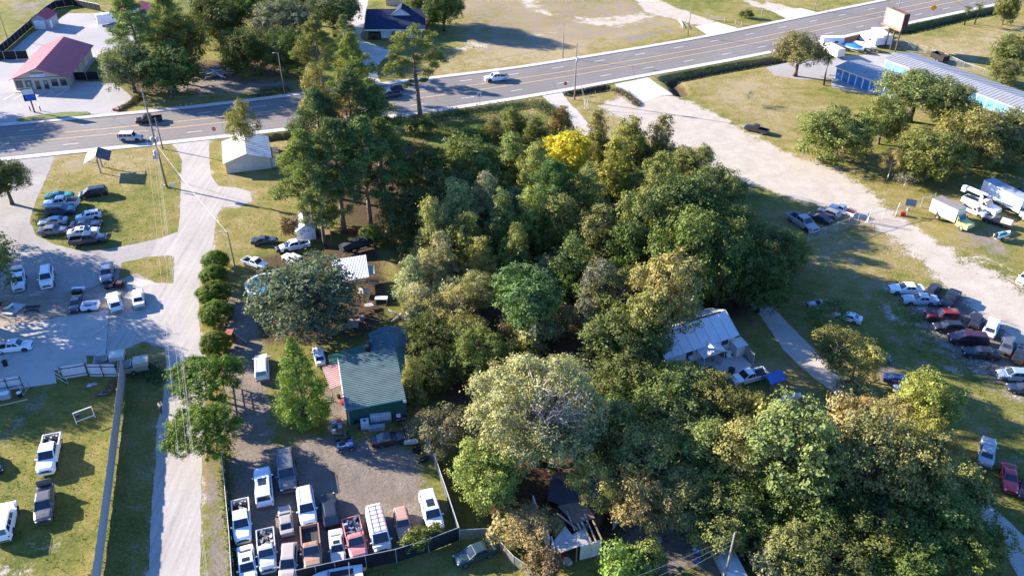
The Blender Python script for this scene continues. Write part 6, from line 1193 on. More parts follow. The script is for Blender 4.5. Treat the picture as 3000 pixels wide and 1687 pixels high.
# horizontal ribbed gates
M_GATE = metal('blue_grey_sheet', (.50, .52, .55), .45, .12, .12)
def sheet_gate(label, a, b, h, name='sheet_gate'):
    a, b = G(*a), G(*b); T = thing(name, label, 'gate', a, math.atan2(b.y - a.y, b.x - a.x)); L = (b - a).length; k = max(1, round(L / 2.4)); me_ = corr_mesh(L / k * .985, h, 9, .05, M_GATE, False)
    for i in range(k): link('panel', me_, T, (L * i / k, 0, .1))
    for i in range(k + 1): box_part(T, 'post', (L * i / k, -.08, h / 2 + .05), (.09, .09, h + .1), M_DKWOOD)
    for z in (.5, h - .3): m = MB(); m.beam((0, -.1, z), (L, -.1, z), .06); m.build('rail', M_TRIM, T)
sheet_gate('ribbed sheet metal fence from the wall corner to the bend', P(0, 2, 905, 905), P(0, 2, 1195, 905), 2.1, 'sheet_fence'); sheet_gate('ribbed sheet metal gate leaf left of the bend', P(0, 2, 640, 930), P(0, 2, 890, 890), 2.1); sheet_gate('ribbed sheet metal gate leaf at the left edge', P(0, 2, -60, 1060), P(0, 2, 240, 1010), 1.9)
def pipe_gate(label, a, b, h):
    a, b = G(*a), G(*b); T = thing('pipe_gate', label, 'gate', a, math.atan2(b.y - a.y, b.x - a.x)); L = (b - a).length
    for z in (.15, h * .5, h): m = MB(); m.tube([(0, 0, z), (L, 0, z)], .035, 5); m.build('rail', M_STEEL, T)
    for x in (0, L / 2, L): m = MB(); m.tube([(x, 0, 0), (x, 0, h + .05)], .04, 5); m.build('upright', M_STEEL, T)
pipe_gate('open pipe gate leaning by the ribbed gate leaf', P(0, 2, 560, 910), P(0, 2, 690, 985), 1.9); pipe_gate('open pipe gate at the lower left ribbed gate', P(0, 2, 300, 1010), P(0, 2, 235, 1095), 1.8)
def alpha_mat(name, c, a, rough=.7):
    t = NT(name); t.col(c); t.set(rough, 0, .2); tr = t.n('ShaderNodeBsdfTransparent'); mx_ = t.n('ShaderNodeMixShader', i_0=a); t.l(tr.outputs[0], mx_.inputs[1]); t.l(t.b.outputs[0], mx_.inputs[2]); t.l(mx_.outputs[0], t.out.inputs[0]); return t.m
M_LINK = alpha_mat('chain_link', (.45, .44, .42), .13); M_SCREEN = plain('black_screen', (.012, .012, .014), .8, 0, .3); M_SCRING = plain('grey_screen', (.06, .075, .09), .7, 0, .3)
def fence(name, label, px, h, mat, pm=None, rail=True, step=2.6, barb=False, world=None, railm=None):
    pts = world or W(px); T = thing(name, label, 'fence')
    for a, b in zip(pts, pts[1:]):
        L = (b - a).length; k = max(1, round(L / step))
        for i in range(k):
            p, q = a.lerp(b, i / k), a.lerp(b, (i + 1) / k); z0, z1 = ground_z(p.x, p.y), ground_z(q.x, q.y); m = MB(); m.quad((p.x, p.y, z0 + .03), (q.x, q.y, z1 + .03), (q.x, q.y, z1 + h), (p.x, p.y, z0 + h)); m.build('panel', mat, T)
            m = MB(); m.tube([(p.x, p.y, z0), (p.x, p.y, z0 + h + (.35 if barb else .05))], .045, 6); m.build('post', pm or M_STEEL, T)
            if rail: m = MB(); m.tube([(p.x, p.y, z0 + h), (q.x, q.y, z1 + h)], .035, 5); m.build('rail', railm or M_STEEL, T)
    m = MB(); p = pts[-1]; m.tube([(p.x, p.y, 0), (p.x, p.y, h + (.35 if barb else .05))], .045, 6); m.build('post', pm or M_STEEL, T); return T
fence('screen_fence', 'black screened fence along the front of the packed yard', [P(1, 3, 420, 1520), P(1, 3, 800, 1435), P(1, 3, 1400, 1310), P(1, 3, 1720, 1210), P(1, 3, 2025, 1092)], 2.1, M_SCREEN)
fence('screen_fence', 'grey screened fence on the right side of the packed yard', [P(1, 3, 2025, 1085), P(1, 3, 1900, 700), P(1, 3, 1790, 380), P(1, 3, 1715, 210), P(1, 3, 1660, 60)], 1.9, M_SCRING)
fence('screen_fence', 'dark fence with a pale rail on the left side of the packed yard', [P(0, 3, 2222, 290), P(0, 3, 2262, 700), P(0, 3, 2300, 1100), P(0, 3, 2330, 1560)], 1.5, M_SCRING, railm=plain('pale_rail', (.6, .57, .5), .6))
fence('wire_fence', 'chain link fence behind the dark green sedan', [P(1, 3, 2030, 1080), P(1, 3, 2310, 1065), P(1, 3, 2560, 1340), P(2, 3, 250, 1500)], 1.5, alpha_mat('wire_mesh', (.5, .48, .42), .25))
fence('chain_link_fence', 'chain link fence with slanted posts beside the parked pickups', [P(3, 1, 390, 1000), P(3, 1, 560, 945), P(3, 1, 800, 850), P(3, 1, 985, 800)], 1.9, M_LINK, barb=True)
fence('chain_link_fence', 'chain link fence between the gate and the yellow truck', [P(3, 1, 1290, 725), P(3, 1, 1530, 645), P(3, 1, 1660, 605)], 1.9, M_LINK, barb=True)
fence('chain_link_gate', 'wide chain link gate across the sandy drive', [P(3, 1, 1000, 798), P(3, 1, 1150, 760), P(3, 1, 1285, 725)], 1.7, M_LINK, pm=plain('pale_post', (.6, .56, .5), .6))
fence('screen_fence', 'black screen fence curving round the store yard', [P(0, 0, -60, 600), P(0, 0, 90, 480), P(0, 0, 330, 270), P(0, 0, 480, 140), P(0, 0, 570, 80), P(0, 0, 740, 60), P(0, 0, 1020, 120)], 2.1, M_SCREEN)
fence('screen_fence', 'black screen fence with white posts left of the store', [P(0, 0, -80, 608), P(0, 0, 50, 604), P(0, 0, 175, 600), P(0, 0, 290, 595)], 2.2, M_SCREEN, pm=plain('cream_post', (.66, .6, .5), .6), step=9)
fence('screen_fence', 'black screen fence between the store and the oaks', [P(0, 0, 755, 810), P(0, 0, 1000, 805)], 2.0, M_SCREEN, rail=False)
fence('chain_link_fence', 'wire fence between the storage yard and the green field', [P(3, 0, 1300, 470), P(3, 0, 1500, 520), P(3, 0, 1650, 560), P(3, 0, 1960, 700), P(3, 0, 2580, 900)], 1.8, M_LINK)
wf = thing('board_fence', 'brown board fence behind the boats', 'fence'); A, B = G(*P(3, 0, 690, 470)), G(*P(3, 0, 1130, 360))
for k in range(60): p = A.lerp(B, k / 59); box_part(wf, 'board', (p.x, p.y, .95), (.33, .05, 1.9 + .05 * math.sin(k * 3)), plain('brown_board', (.20, .11, .08), .85), math.atan2(B.y - A.y, B.x - A.x))
rf_ = thing('rail_fence', 'rough wooden post and rail gate at the top of the packed yard', 'fence'); A, B = G(658, 1125), G(672, 1235)
for k in range(4): p = A.lerp(B, k / 3); box_part(rf_, 'post', (p.x, p.y, .9), (.12, .12, 1.8), M_GREYW)
for z in (.5, 1.0, 1.5): m = MB(); m.beam(A + Vector((0, 0, z)), B + Vector((0, 0, z)), .08); m.build('rail', M_GREYW, rf_)
# ------------------------------------------------------------------ poles, wires, signs
def top_height(b, ty):
    lo, hi = .3, 30
    for _ in range(40):
        h = (lo + hi) / 2; s, c = math.sin(CAM_T), math.cos(CAM_T); z = h - CAM_H; y = 843.5 - CAM_F * (b.y * s + z * c) / (b.y * c - z * s)
        lo, hi = (h, hi) if y > ty else (lo, h)
    return h
POLES = {}
def pole(key, bp, ty, label, r=.15, arm=0, trans=0, lamp=False, name='utility_pole', h=None):
    b = G(*bp); h = h or top_height(b, ty); T = thing(name, label, 'pole', (b.x, b.y, ground_z(b.x, b.y))); m = MB(); m.tube([(0, 0, 0), (0, 0, h * .5), (0, 0, h)], [r, r * .85, r * .65], 8); m.build('shaft', M_POLE, T, True)
    if arm:
        for i, z in enumerate(arm):
            m = MB(); m.beam((-1.2, .18, z), (1.2, -.18, z), .11, .13); m.build('crossarm', M_GREYW, T)
            for x in (-1.1, -.6, .6, 1.1): m = MB(); m.tube([(x, -x * .15, z + .06), (x, -x * .15, z + .28)], .05, 5); m.build('insulator', plain('insulator_clay', (.32, .30, .28), .4), T)
    for x, z in (trans or ()): m = MB(); m.tube([(x, -.1, z), (x, -.1, z + .95)], .27, 10); m.build('transformer', M_STEEL, T, True)
    if lamp: m = MB(); m.tube([(0, 0, h - .3), (-.5, 0, h - .05), (-.9, 0, h - .05)], .04, 5); m.build('lamp_arm', M_STEEL, T); box_part(T, 'lamp_head', (-1.1, 0, h - .07), (.5, .22, .14), M_STEEL)
    POLES[key] = (b, h); return T
T = pole('a', (489, 548), 262, 'tall utility pole with crossarm and transformers beside the gravel lane', .2, (11.6,), ((-.45, 9.2), (.45, 9.3), (-.5, 6.6)))
box_part(T, 'equipment_box', (-.5, -.2, 6.4), (.9, .6, .8), M_STEEL); box_part(T, 'meter_globe', (-.3, -.15, .4), (.25, .25, .3), M_WALLW)
pole('a2', P(0, 0, 1640, 1500), P(0, 0, 0, 1185)[1], 'plain shorter pole behind the tall utility pole', .16)
pole('b', (694, 807), 679, 'utility pole beside the topmost clipped dome', .14, lamp=True)
pole('c', (1683, 293), 127, 'utility pole with guy wires beside the narrow lane', .17, trans=((.25, 9.0),)); pole('d', (1649, 170), 67, 'slim light pole beyond the highway, left of the sandy track', .12, lamp=True, name='light_pole'); pole('e', (2015, 107), 8, 'slim pole beyond the highway beside the wooden gate', .12, name='light_pole'); pole('f', (834, 277), 155, 'slim light pole in front of the dark oaks', .12, lamp=True, name='light_pole')
pole('g', P(3, 0, 470, 110), -30, 'pole at the top edge beyond the highway', .14, name='light_pole'); pole('h', (2122, 1700), 1560, 'wooden pole at the bottom edge among the trees', .15); pole('i', P(3, 0, 1265, 270), 20, 'crossarm pole behind the billboard', .14, (9.6,), h=9.9)
pole('j', P(0, 0, 80, 400), P(0, 0, 0, 130)[1], 'lamp pole outside the store yard fence', .12, lamp=True, name='light_pole'); pole('k', P(3, 1, 2535, 490), P(3, 1, 0, 380)[1], 'thin pole beside the long white truck', .06, name='light_pole')
def wire(name, label, a, b, sag, r=.011):
    a, b = Vector(a), Vector(b); pts = []
    for i in range(17): t = i / 16; p = a.lerp(b, t); p.z -= sag * 4 * t * (1 - t); pts.append(p)
    m = MB(); m.tube(pts, r, 4, False); m.build(name, M_WIRE, None, label=label, cat='wire', group='overhead wires')
a0, ah = POLES['a']; end = G(565, 1420, 9.5); dv = (end - Vector((a0.x, a0.y, 10.5))); far_ = Vector((a0.x, a0.y, 10.5)) + dv * 1.75
b_ = Vector((far_.x, far_.y, 0)); T = thing('utility_pole', 'utility pole behind the camera that the lane wires run to', 'pole', b_); m = MB(); m.tube([(0, 0, 0), (0, 0, 12)], [.2, .14], 8); m.build('shaft', M_POLE, T); m = MB(); m.beam((-1.2, 0, 11), (1.2, 0, 11), .12); m.build('crossarm', M_GREYW, T)
for i, (x, z) in enumerate(((-1.1, 11.9), (-.45, 9.9), (-.2, 8.2), (.6, 11.9), (.15, 9.4))): wire('overhead_wire', 'overhead wire along the gravel lane, %s' % ('leftmost', 'second', 'middle', 'rightmost', 'lower right')[i], (a0.x + x, a0.y, z), (far_.x + x * .9, far_.y, z - .6), 1.2)
b0, bh = POLES['b']; wire('overhead_wire', 'pale service wire from the tall pole down to the pole by the domes', (a0.x, a0.y, 9.0), (b0.x, b0.y, bh - .2), .6, .03)
c0, ch = POLES['c']; wire('overhead_wire', 'wire along the highway from the tall pole to the pole by the narrow lane', (a0.x, a0.y, ah - .2), (c0.x, c0.y, ch - .1), 2.0); wire('overhead_wire', 'second wire along the highway below the first', (a0.x, a0.y, ah - 1.6), (c0.x, c0.y, ch - 1.4), 2.2)
i0, ih = POLES['i']; wire('overhead_wire', 'wire along the highway on towards the billboard', (c0.x, c0.y, ch - .1), (i0.x, i0.y, ih), 1.6); wire('overhead_wire', 'wire from the tall pole off the left edge', (a0.x, a0.y, ah - .2), (a0.x - 70, a0.y + 4, ah), 1.5)
for k in range(2): e_ = G(*P(2, 0, 740 + 20 * k, 1110)); wire('guy_wire', 'pale guy wire anchored beside the sandy drive, %s' % ('left', 'right')[k], (c0.x, c0.y, 9.5 - k), (e_.x, e_.y, 0), 0, .04)
for k in range(2): e_ = G(*P(0, 1, 1840 + 60 * k, 395 - 0 * k)); wire('guy_wire', 'guy wire of the tall utility pole, %s' % ('upper', 'lower')[k], (a0.x, a0.y, 9.5 - k * 2), (e_.x - k * 1.2, e_.y, 0), 0, .025)
h0, hh = POLES['h']
for k in range(3): p = G(*P(2, 3, 1380 + 60 * k, 1290 + 70 * k), hh - .8); wire('overhead_wire', 'service wire over the bottom clearing, %s' % ('upper', 'middle', 'lower')[k], (h0.x, h0.y, hh - .5 - .6 * k), (p.x - 8, p.y - 4, hh - 1.5 - .6 * k), .3, .014)
def sign(label, bp, h, kind, mat, facing=-1.57, w=.75):
    b = G(*bp); T = thing('road_sign', label, 'sign', (b.x, b.y, ground_z(b.x, b.y)), facing + 1.57); m = MB(); m.tube([(0, .04, 0), (0, .04, h)], .035, 5); m.build('post', M_STEEL, T)
    n = {'stop': 8, 'diamond': 4, 'rect': 4}[kind]; r = w / 2 * (1.08 if kind == 'stop' else 1.35); a0_ = {'stop': math.pi / 8, 'diamond': 0, 'rect': math.pi / 4}[kind]; poly = [(r * math.cos(a0_ + 2 * math.pi * j / n) * (.8 if kind == 'rect' else 1), r * math.sin(a0_ + 2 * math.pi * j / n)) for j in range(n)]
    m = MB(); m.add([(x, -.02, h - .35 + z) for x, z in poly] + [(x, .02, h - .35 + z) for x, z in poly], [tuple(range(n)), tuple(range(2 * n - 1, n - 1, -1))] + [(j, n + j, n + (j + 1) % n, (j + 1) % n) for j in range(n)]); return T, m.build('plate', mat, T), h
M_SRED = plain('sign_red', (.50, .02, .025), .4); M_SYEL = plain('sign_yellow', (.75, .36, .02), .4); M_SWHT = plain('sign_face_white', (.75, .75, .74), .4)
for lab, bp in (('red stop sign at the mouth of the gravel lane', P(0, 0, 2172, 1400)), ('red stop sign at the mouth of the narrow lane', P(2, 0, 535, 935))): T, pl, h = sign(lab, bp, 2.6, 'stop', M_SRED, w=.85); text_part(pl, 'STOP', .30, (0, -.035, h - .35), M_SWHT, name='lettering')
T, pl, h = sign('white roadside sign with a red diamond on the near kerb', P(1, 0, 2250, 1062), 2.9, 'rect', M_SWHT, w=1.3); m = MB(); m.add([(-.3, -.03, h - .35), (0, -.03, h - .65), (.3, -.03, h - .35), (0, -.03, h - .05)], [(0, 1, 2, 3)]); m.build('red_diamond', M_SRED, pl)
sign('yellow diamond warning sign beside the highway', P(3, 0, 1643, 170), 2.9, 'diamond', M_SYEL, w=1.5); sign('small white sign at the foot of the tall utility pole', P(0, 1, 1750, 480), 1.7, 'rect', M_SWHT, w=.8)
# store sign on a pole
b = G(*P(0, 0, 350, 1135)); T = thing('pole_sign', 'pole sign with a lettered panel and a blue screen in front of the store', 'sign', b, R(22)); m = MB(); m.tube([(0, 0, 0), (0, 0, 3.0)], .16, 8); m.build('pole', M_TRIM, T); box_part(T, 'cabinet', (0, 0, 4.3), (2.4, .5, 2.9), M_TRIM); box_part(T, 'letter_panel', (0, -.27, 4.95), (2.2, .06, 1.25), plain('panel_cream', (.7, .68, .6), .5)); box_part(T, 'screen', (.15, -.27, 3.6), (1.9, .06, 1.2), plain('screen_blue', (.05, .12, .6), .3, 0, .8, 2.5))
for x, s in ((300, 'left'), (402, 'right')): g = G(*P(0, 0, x + 8, 1118)); m = MB(); m.tube([(g.x, g.y, 0), (g.x, g.y, 1.1)], .11, 8); m.build('bollard', M_SRED, label='red bollard, %s one behind the store pole sign' % s, cat='bollard')
# billboard
tl, tr = G(*P(3, 0, 1205, 78), 10.2), G(*P(3, 0, 1428, 142), 10.2); d = tr - tl; ang = math.atan2(d.y, d.x) - R(14); wbd = d.length; T = thing('billboard', 'orange framed billboard on dark posts beside the highway', 'billboard', (tl.x, tl.y, 0), ang); M_ORF = plain('orange_frame', (.48, .20, .13), .6)
box_part(T, 'panel', (wbd / 2, 0, 8.2), (wbd, .3, 4.0), M_WALLT); box_part(T, 'poster', (wbd / 2, -.18, 8.25), (wbd * .88, .04, 3.3), plain('poster_white', (.80, .79, .75), .5, 0, .2, .35))
for c_, d_ in (((wbd / 2, -.18, 10.1), (wbd + .1, .16, .28)), ((wbd / 2, -.18, 6.3), (wbd + .1, .16, .4)), ((0.05, -.18, 8.2), (.3, .16, 4.0)), ((wbd - .05, -.18, 8.2), (.3, .16, 4.0)), ((wbd / 2, -.4, 6.0), (wbd + .6, .7, .08))): box_part(T, 'frame_bar', c_, d_, M_ORF)
box_part(T, 'rear_panel', (wbd / 2, 1.6, 8.2), (wbd, .2, 4.0), plain('dark_panel', (.06, .03, .03), .7)); box_part(T, 'side_cover', (wbd + .02, .85, 8.2), (.06, 1.6, 4.0), plain('dark_panel', (.06, .03, .03), .7)); box_part(T, 'poster_figure', (wbd * .80, -.21, 8.0), (wbd * .10, .02, 2.2), plain('poster_grey', (.35, .33, .34), .5)); box_part(T, 'poster_band', (wbd * .5, -.215, 6.95), (wbd * .7, .02, .35), plain('poster_pink', (.55, .25, .26), .5))
for x in (.25, .55, .85): m = MB(); m.tube([(wbd * x, .8, 0), (wbd * x, .8, 9)], .2, 8); m.build('post', M_DKWOOD, T)
# ------------------------------------------------------------------ trucks, trailers, boats
M_YELP = plain('yellow_paint', (.62, .58, .20), .4, 0, .08); M_CREAM = plain('cream_box', (.76, .73, .52), .4, 0, .06); M_TWHT = plain('truck_white', (.74, .75, .76), .4, 0, .08); M_TGREY = plain('grey_top', (.22, .20, .185), .7, 0, .25)
def wheels(T, xs, y, key, dual=False):
    for x in xs:
        for s in (-1, 1): w_ = link('wheel', WH[key][0], T, (x, s * y, key[0])); link('rim', WH[key][1], w_)
def cab_part(T, x0, x1, h, zc, w, mat, hoodx=None, hz=1.5):
    m = MB(); prof = [(x0, .55), (x0, h), (x1 - .75, h), (x1 - .15, zc)] + ([(hoodx, hz), (hoodx + .05, .6)] if hoodx else [(x1, zc - .4), (x1, .55)])
    m.loft([[(x, s * w / 2, z) for x, z in prof] for s in (-1, 1)]); m.build('cab', mat, T)
    for s in (-1, 1): m = MB(); y = s * (w / 2 + .012); q = [(x0 + .2, y, zc + .02), (x1 - .35, y, zc + .02), (x1 - .8, y, h - .12), (x0 + .2, y, h - .12)]; m.quad(*(q if s < 0 else q[::-1])); m.build('side_window', M_GLASS, T)
    m = MB(); e = .015; m.quad((x1 - .16 + e, -w * .44, zc + .06), (x1 - .16 + e, w * .44, zc + .06), (x1 - .72 + e, w * .44, h - .06), (x1 - .72 + e, -w * .44, h - .06)); m.build('windshield', M_GLASS, T)
def truck(label, tail, nose, L, box, hood, boxm, topm, cabm, name='box_truck', zm=1.0, bw=2.4, z0=1.0, bh=3.4):
    a, b = G(*tail, zm), G(*nose, zm); c = (a + b) / 2; d = b - a; T = thing(name, label, 'truck', (c.x, c.y, 0), math.atan2(d.y, d.x)); xr, xf = -L / 2, L / 2
    if box: box_part(T, 'cargo_box', ((xr + box) / 2, 0, (z0 + bh) / 2), (box - xr, bw, bh - z0), boxm); box_part(T, 'box_roof', ((xr + box) / 2, 0, bh + .025), (box - xr - .04, bw - .04, .05), topm); box_part(T, 'side_seam', (lerp(xr, box, .62), -bw / 2 - .015, (z0 + bh) / 2), (.06, .03, bh - z0), topm)
    cab_part(T, (box or xf - 3.0) + .12, xf - hood, 2.35, 1.55, 2.05, cabm, xf, 1.35); box_part(T, 'chassis', (0, 0, .72), (L - .6, .9, .28), M_TRIM); box_part(T, 'bumper', (xf + .06, 0, .65), (.14, 2.1, .25), M_CHROME)
    for s in (-1, 1): box_part(T, 'headlight', (xf + .055, s * .8, 1.08), (.06, .3, .22), M_LAMP); box_part(T, 'mirror', (xf - hood - .35, s * 1.22, 1.75), (.12, .25, .35), M_TRIM)
    wheels(T, (xf - 1.0, xr + 1.7), .92, (.48, .26)); return T
truck('yellow box truck with a cream box body behind the gate', P(3, 1, 1620, 640), P(3, 1, 2085, 860), 7.4, 1.35, 1.35, M_CREAM, M_TGREY, M_YELP)
truck('long white box truck at the right edge behind the gate', P(3, 1, 2150, 470), P(3, 1, 2700, 760), 10.5, 3.2, 1.5, M_TWHT, plain('blue_grey_top', (.30, .33, .38), .6), M_TWHT, bh=3.6)
T = truck('white bucket truck between the yellow truck and the long white truck', P(3, 1, 1960, 545), P(3, 1, 2320, 690), 6.6, 0, 1.5, None, None, M_TWHT, 'bucket_truck')
box_part(T, 'service_body', (-1.5, 0, 1.15), (3.2, 2.1, .9), M_TWHT); box_part(T, 'body_top', (-1.5, 0, 1.62), (3.0, 1.2, .04), M_TRIM); m = MB(); m.tube([(-.2, 0, 1.6), (-.2, 0, 2.7)], .28, 8); m.build('turret', M_TWHT, T); m = MB(); m.beam((-.2, 0, 2.8), (-3.2, 0, 2.95), .32, .34); m.build('lower_boom', M_TWHT, T); m = MB(); m.beam((-3.0, .3, 3.2), (.6, .3, 3.1), .24, .26); m.build('upper_boom', M_TWHT, T); box_part(T, 'bucket', (-3.6, .1, 2.75), (.75, .8, 1.05), M_TWHT)
def trailer(label, a, b, L, w, h, mat, name='trailer', z0=.55, roof=None, cat='trailer', tilt=0):
    a, b = G(*a, 1.0), G(*b, 1.0); c = (a + b) / 2; d = b - a; T = thing(name, label, cat, (c.x, c.y, 0), math.atan2(d.y, d.x)); m = MB(); r = .18
    m.loft([[(x, -w / 2, z0), (x, w / 2, z0), (x, w / 2, h - r), (x, w / 2 - r, h), (x, -w / 2 + r, h), (x, -w / 2, h - r)] for x in (-L / 2, L / 2)]); m.build('body', mat, T); box_part(T, 'tongue', (L / 2 + .5, 0, .5), (1.1, .12, .12), M_TRIM); wheels(T, (-.45, .45) if L > 5 else (0,), w / 2 - .05, (.33, .21))
    if roof: box_part(T, 'roof_vent', (0, 0, h + .1), (.5, .5, .2), M_TWHT); box_part(T, 'side_window', (0.8, -w / 2 - .01, h * .62), (1.0, .03, .5), M_PANE)
    return T
trailer('white enclosed trailer right of the boats under the billboard', P(3, 0, 1080, 360), P(3, 0, 1180, 430), 7.0, 2.5, 3.1, M_TWHT); trailer('white camper behind the boats', P(3, 0, 985, 390), P(3, 0, 1080, 430), 6.0, 2.3, 2.6, M_TWHT, 'camper', roof=1, cat='camper')
trailer('beige cargo trailer left of the blue covered boat', P(3, 0, 610, 500), P(3, 0, 715, 550), 5.6, 2.4, 2.6, plain('beige_trailer', (.58, .54, .47), .5)); trailer('white camper behind the beige cargo trailer', P(3, 0, 590, 440), P(3, 0, 690, 440), 5.5, 2.3, 2.8, M_TWHT, 'camper', roof=1, cat='camper')
trailer('white camper behind the store, left of two', P(0, 0, 1045, 215), P(0, 0, 1190, 195), 7.5, 2.5, 3.1, M_TWHT, 'camper', roof=1, cat='camper'); trailer('white camper behind the store, right of two', P(0, 0, 1240, 225), P(0, 0, 1330, 290), 7.0, 2.5, 3.0, M_TWHT, 'camper', roof=1, cat='camper')
def boat(label, tail, nose, L, w, hullm, cover=None, trail=True, name='boat', z=.55, deck=None, zm=1.0, cov_h=.5):
    a, b = G(*tail, zm), G(*nose, zm); c = (a + b) / 2; d = b - a; T = thing(name, label, 'boat', (c.x, c.y, 0), math.atan2(d.y, d.x)); m = MB(); rings = []
    for x, k, zz in ((-.5, .92, 0), (-.2, 1, 0), (.1, .97, .02), (.3, .78, .08), (.42, .45, .16), (.5, .05, .26)):
        q = w / 2 * k; rings.append([(x * L, -q, z + .75 + zz), (x * L, -q * .85, z + .3 + zz), (x * L, 0, z + zz * 1.5), (x * L, q * .85, z + .3 + zz), (x * L, q, z + .75 + zz)])
    m.loft(rings, False, False); k = len(rings[0]); m.add([p for r_ in rings for p in (r_[0], r_[-1])], [(2 * i, 2 * i + 2, 2 * i + 3, 2 * i + 1) for i in range(len(rings) - 1)]); m.add(rings[0], [tuple(range(k))[::-1]]); m.build('hull', hullm, T)
    if cover: m = MB(); m.loft([[(x * L, -w / 2 * q, z + .76), (x * L, -w / 4 * q, z + .78 + cov_h * hh_), (x * L, w / 4 * q, z + .78 + cov_h * hh_), (x * L, w / 2 * q, z + .76)] for x, q, hh_ in ((-.47, .9, .4), (-.2, 1.02, .9), (.1, 1.0, 1.0), (.3, .8, .6), (.46, .3, .2))], False); m.build('cover', cover, T)
    else: box_part(T, 'cockpit', (-.12 * L, 0, z + .78), (L * .42, w * .62, .05), deck or M_TRIM); box_part(T, 'windscreen', (.12 * L, 0, z + .98), (.06, w * .6, .35), M_GLASS, 0, R(-25)); box_part(T, 'outboard', (-.53 * L, 0, z + .75), (.4, .4, .9), M_TRIM)
    if trail:
        for s in (-1, 1): m = MB(); m.beam((-.5 * L, s * w * .36, .45), (.35 * L, s * w * .36, .45), .1); m.build('trailer_rail', M_STEEL, T)
        m = MB(); m.beam((.3 * L, 0, .45), (.62 * L, 0, .45), .1); m.build('trailer_tongue', M_STEEL, T); wheels(T, (-.15 * L,), w * .48, (.33, .21))
    return T
M_BTARP = plain('blue_tarp', (.02, .17, .42), .5, 0, .4, 1.5); M_BKT = plain('black_tarp', (.02, .02, .022), .6, 0, .4, 1.2)
boat('white boat with a bright blue cover beside the board fence', P(3, 0, 765, 455), P(3, 0, 955, 505), 6.0, 2.3, M_TWHT, M_BTARP); boat('white boat between the blue covered boat and the camper', P(3, 0, 880, 440), P(3, 0, 1070, 490), 6.4, 2.3, M_TWHT, plain('white_cover', (.7, .7, .69), .5))
boat('boat under a black tarp on a trailer beside the pines', P(1, 1, 885, 1060), P(1, 1, 1190, 975), 6.4, 2.4, M_BKT, M_BKT, cov_h=.9); T = boat('white motor boat cut by the bottom edge outside the packed yard', P(1, 3, 1010, 1410), P(1, 3, 560, 1490), 5.6, 2.2, M_TWHT, zm=1.4); m = MB(); m.tube([(-1.6, -1.0, 1.4), (-1.5, -.9, 2.1), (-1.5, .9, 2.1), (-1.6, 1.0, 1.4)], .04, 5); m.build('bow_rail', M_CHROME, T)
T = boat('white and teal jet ski on the sand beside the yellow truck', P(3, 1, 2275, 935), P(3, 1, 2455, 890), 3.1, 1.15, M_TWHT, None, True, 'jet_ski', .35); box_part(T, 'seat', (-.3, 0, 1.2), (1.3, .4, .3), plain('teal_seat', (.02, .25, .22), .5)); m = MB(); m.tube([(.4, -.35, 1.5), (.45, 0, 1.55), (.4, .35, 1.5)], .03, 5); m.build('handlebar', M_TRIM, T)
T = boat('pale covered jet ski in the shade below the patio', P(3, 2, 150, 1150), P(3, 2, 300, 1095), 3.4, 1.2, M_TWHT, plain('grey_cover', (.45, .45, .44), .6), True, 'jet_ski', .3)
# dump trailer, skip
a, b = G(*P(3, 0, 1650, 560), .8), G(*P(3, 0, 1800, 620), .8); c = (a + b) / 2; T = thing('dump_trailer', 'black dump trailer on the grass behind the long storage roof', 'trailer', (c.x, c.y, 0), math.atan2((b - a).y, (b - a).x)); M_BKM = plain('black_metal', (.02, .018, .018), .5)
for s in (-1, 1): box_part(T, 'side', (0, s * 1.05, 1.35), (4.2, .08, 1.3), M_BKM)
for s in (-1, 1): box_part(T, 'end', (s * 2.1, 0, 1.35), (.08, 2.1, 1.3), M_BKM)
box_part(T, 'floor', (0, 0, .7), (4.2, 2.1, .08), M_BKM); wheels(T, (-.5, .5), 1.0, (.38, .25))
# truck bed trailers beside the fence corner
def bed_trailer(label, a, b, color, capm):
    a, b = G(*a, .9), G(*b, .9); c = (a + b) / 2; T = thing('bed_trailer', label, 'trailer', (c.x, c.y, 0), math.atan2((b - a).y, (b - a).x)); L = 3.9
    for s in (-1, 1): box_part(T, 'side', (0, s * .9, .85), (L, .08, .75), color)
    box_part(T, 'floor', (0, 0, .55), (L, 1.8, .08), M_DKWOOD); box_part(T, 'tailgate', (-L / 2, 0, .85), (.08, 1.7, .7), color); m = MB(); m.loft([[(x, -.92, 1.22), (x, -.85, 1.8), (x, .85, 1.8), (x, .92, 1.22)] for x in (.1, L / 2 + .1)]); m.build('cap', capm, T)
    for k in range(6): m = MB(); m.beam((-L / 2 + .05, -.8 + .32 * k, 1.3), (-.2, -.8 + .32 * k, 1.5), .06); m.build('ramp_slat', M_STEEL, T)
    for x in (-L / 2 + .05, -.2): m = MB(); m.beam((x, -.85, 1.3 if x < -1 else 1.5), (x, .85, 1.3 if x < -1 else 1.5), .07); m.build('ramp_bar', M_STEEL, T)
    wheels(T, (0,), .95, (.38, .25)); return T
M_TANT = plain('tan_trailer', (.30, .26, .20), .6, 0, .2); bed_trailer('tan utility trailer with a cap and ramps behind the fence corner', P(0, 2, 960, 760), P(0, 2, 1245, 715), M_TANT, plain('cap_pale', (.52, .48, .40), .5)); bed_trailer('tan pickup bed trailer with a cap in front of the fence corner', P(0, 2, 1225, 815), P(0, 2, 1455, 775), M_TANT, plain('cap_tan', (.40, .36, .29), .5))
g = G(*P(0, 2, 1600, 830)); T = thing('mailbox', 'dark mailbox on a leaning post beside the gravel lane', 'mailbox', g); m = MB(); m.beam((0, 0, 0), (-.15, 0, 1.2), .1); m.build('post', M_WOOD, T); m = MB(); m.tube([(-.35, 0, 1.32), (.25, .05, 1.32)], .16, 8); m.build('box', M_TRIM, T)
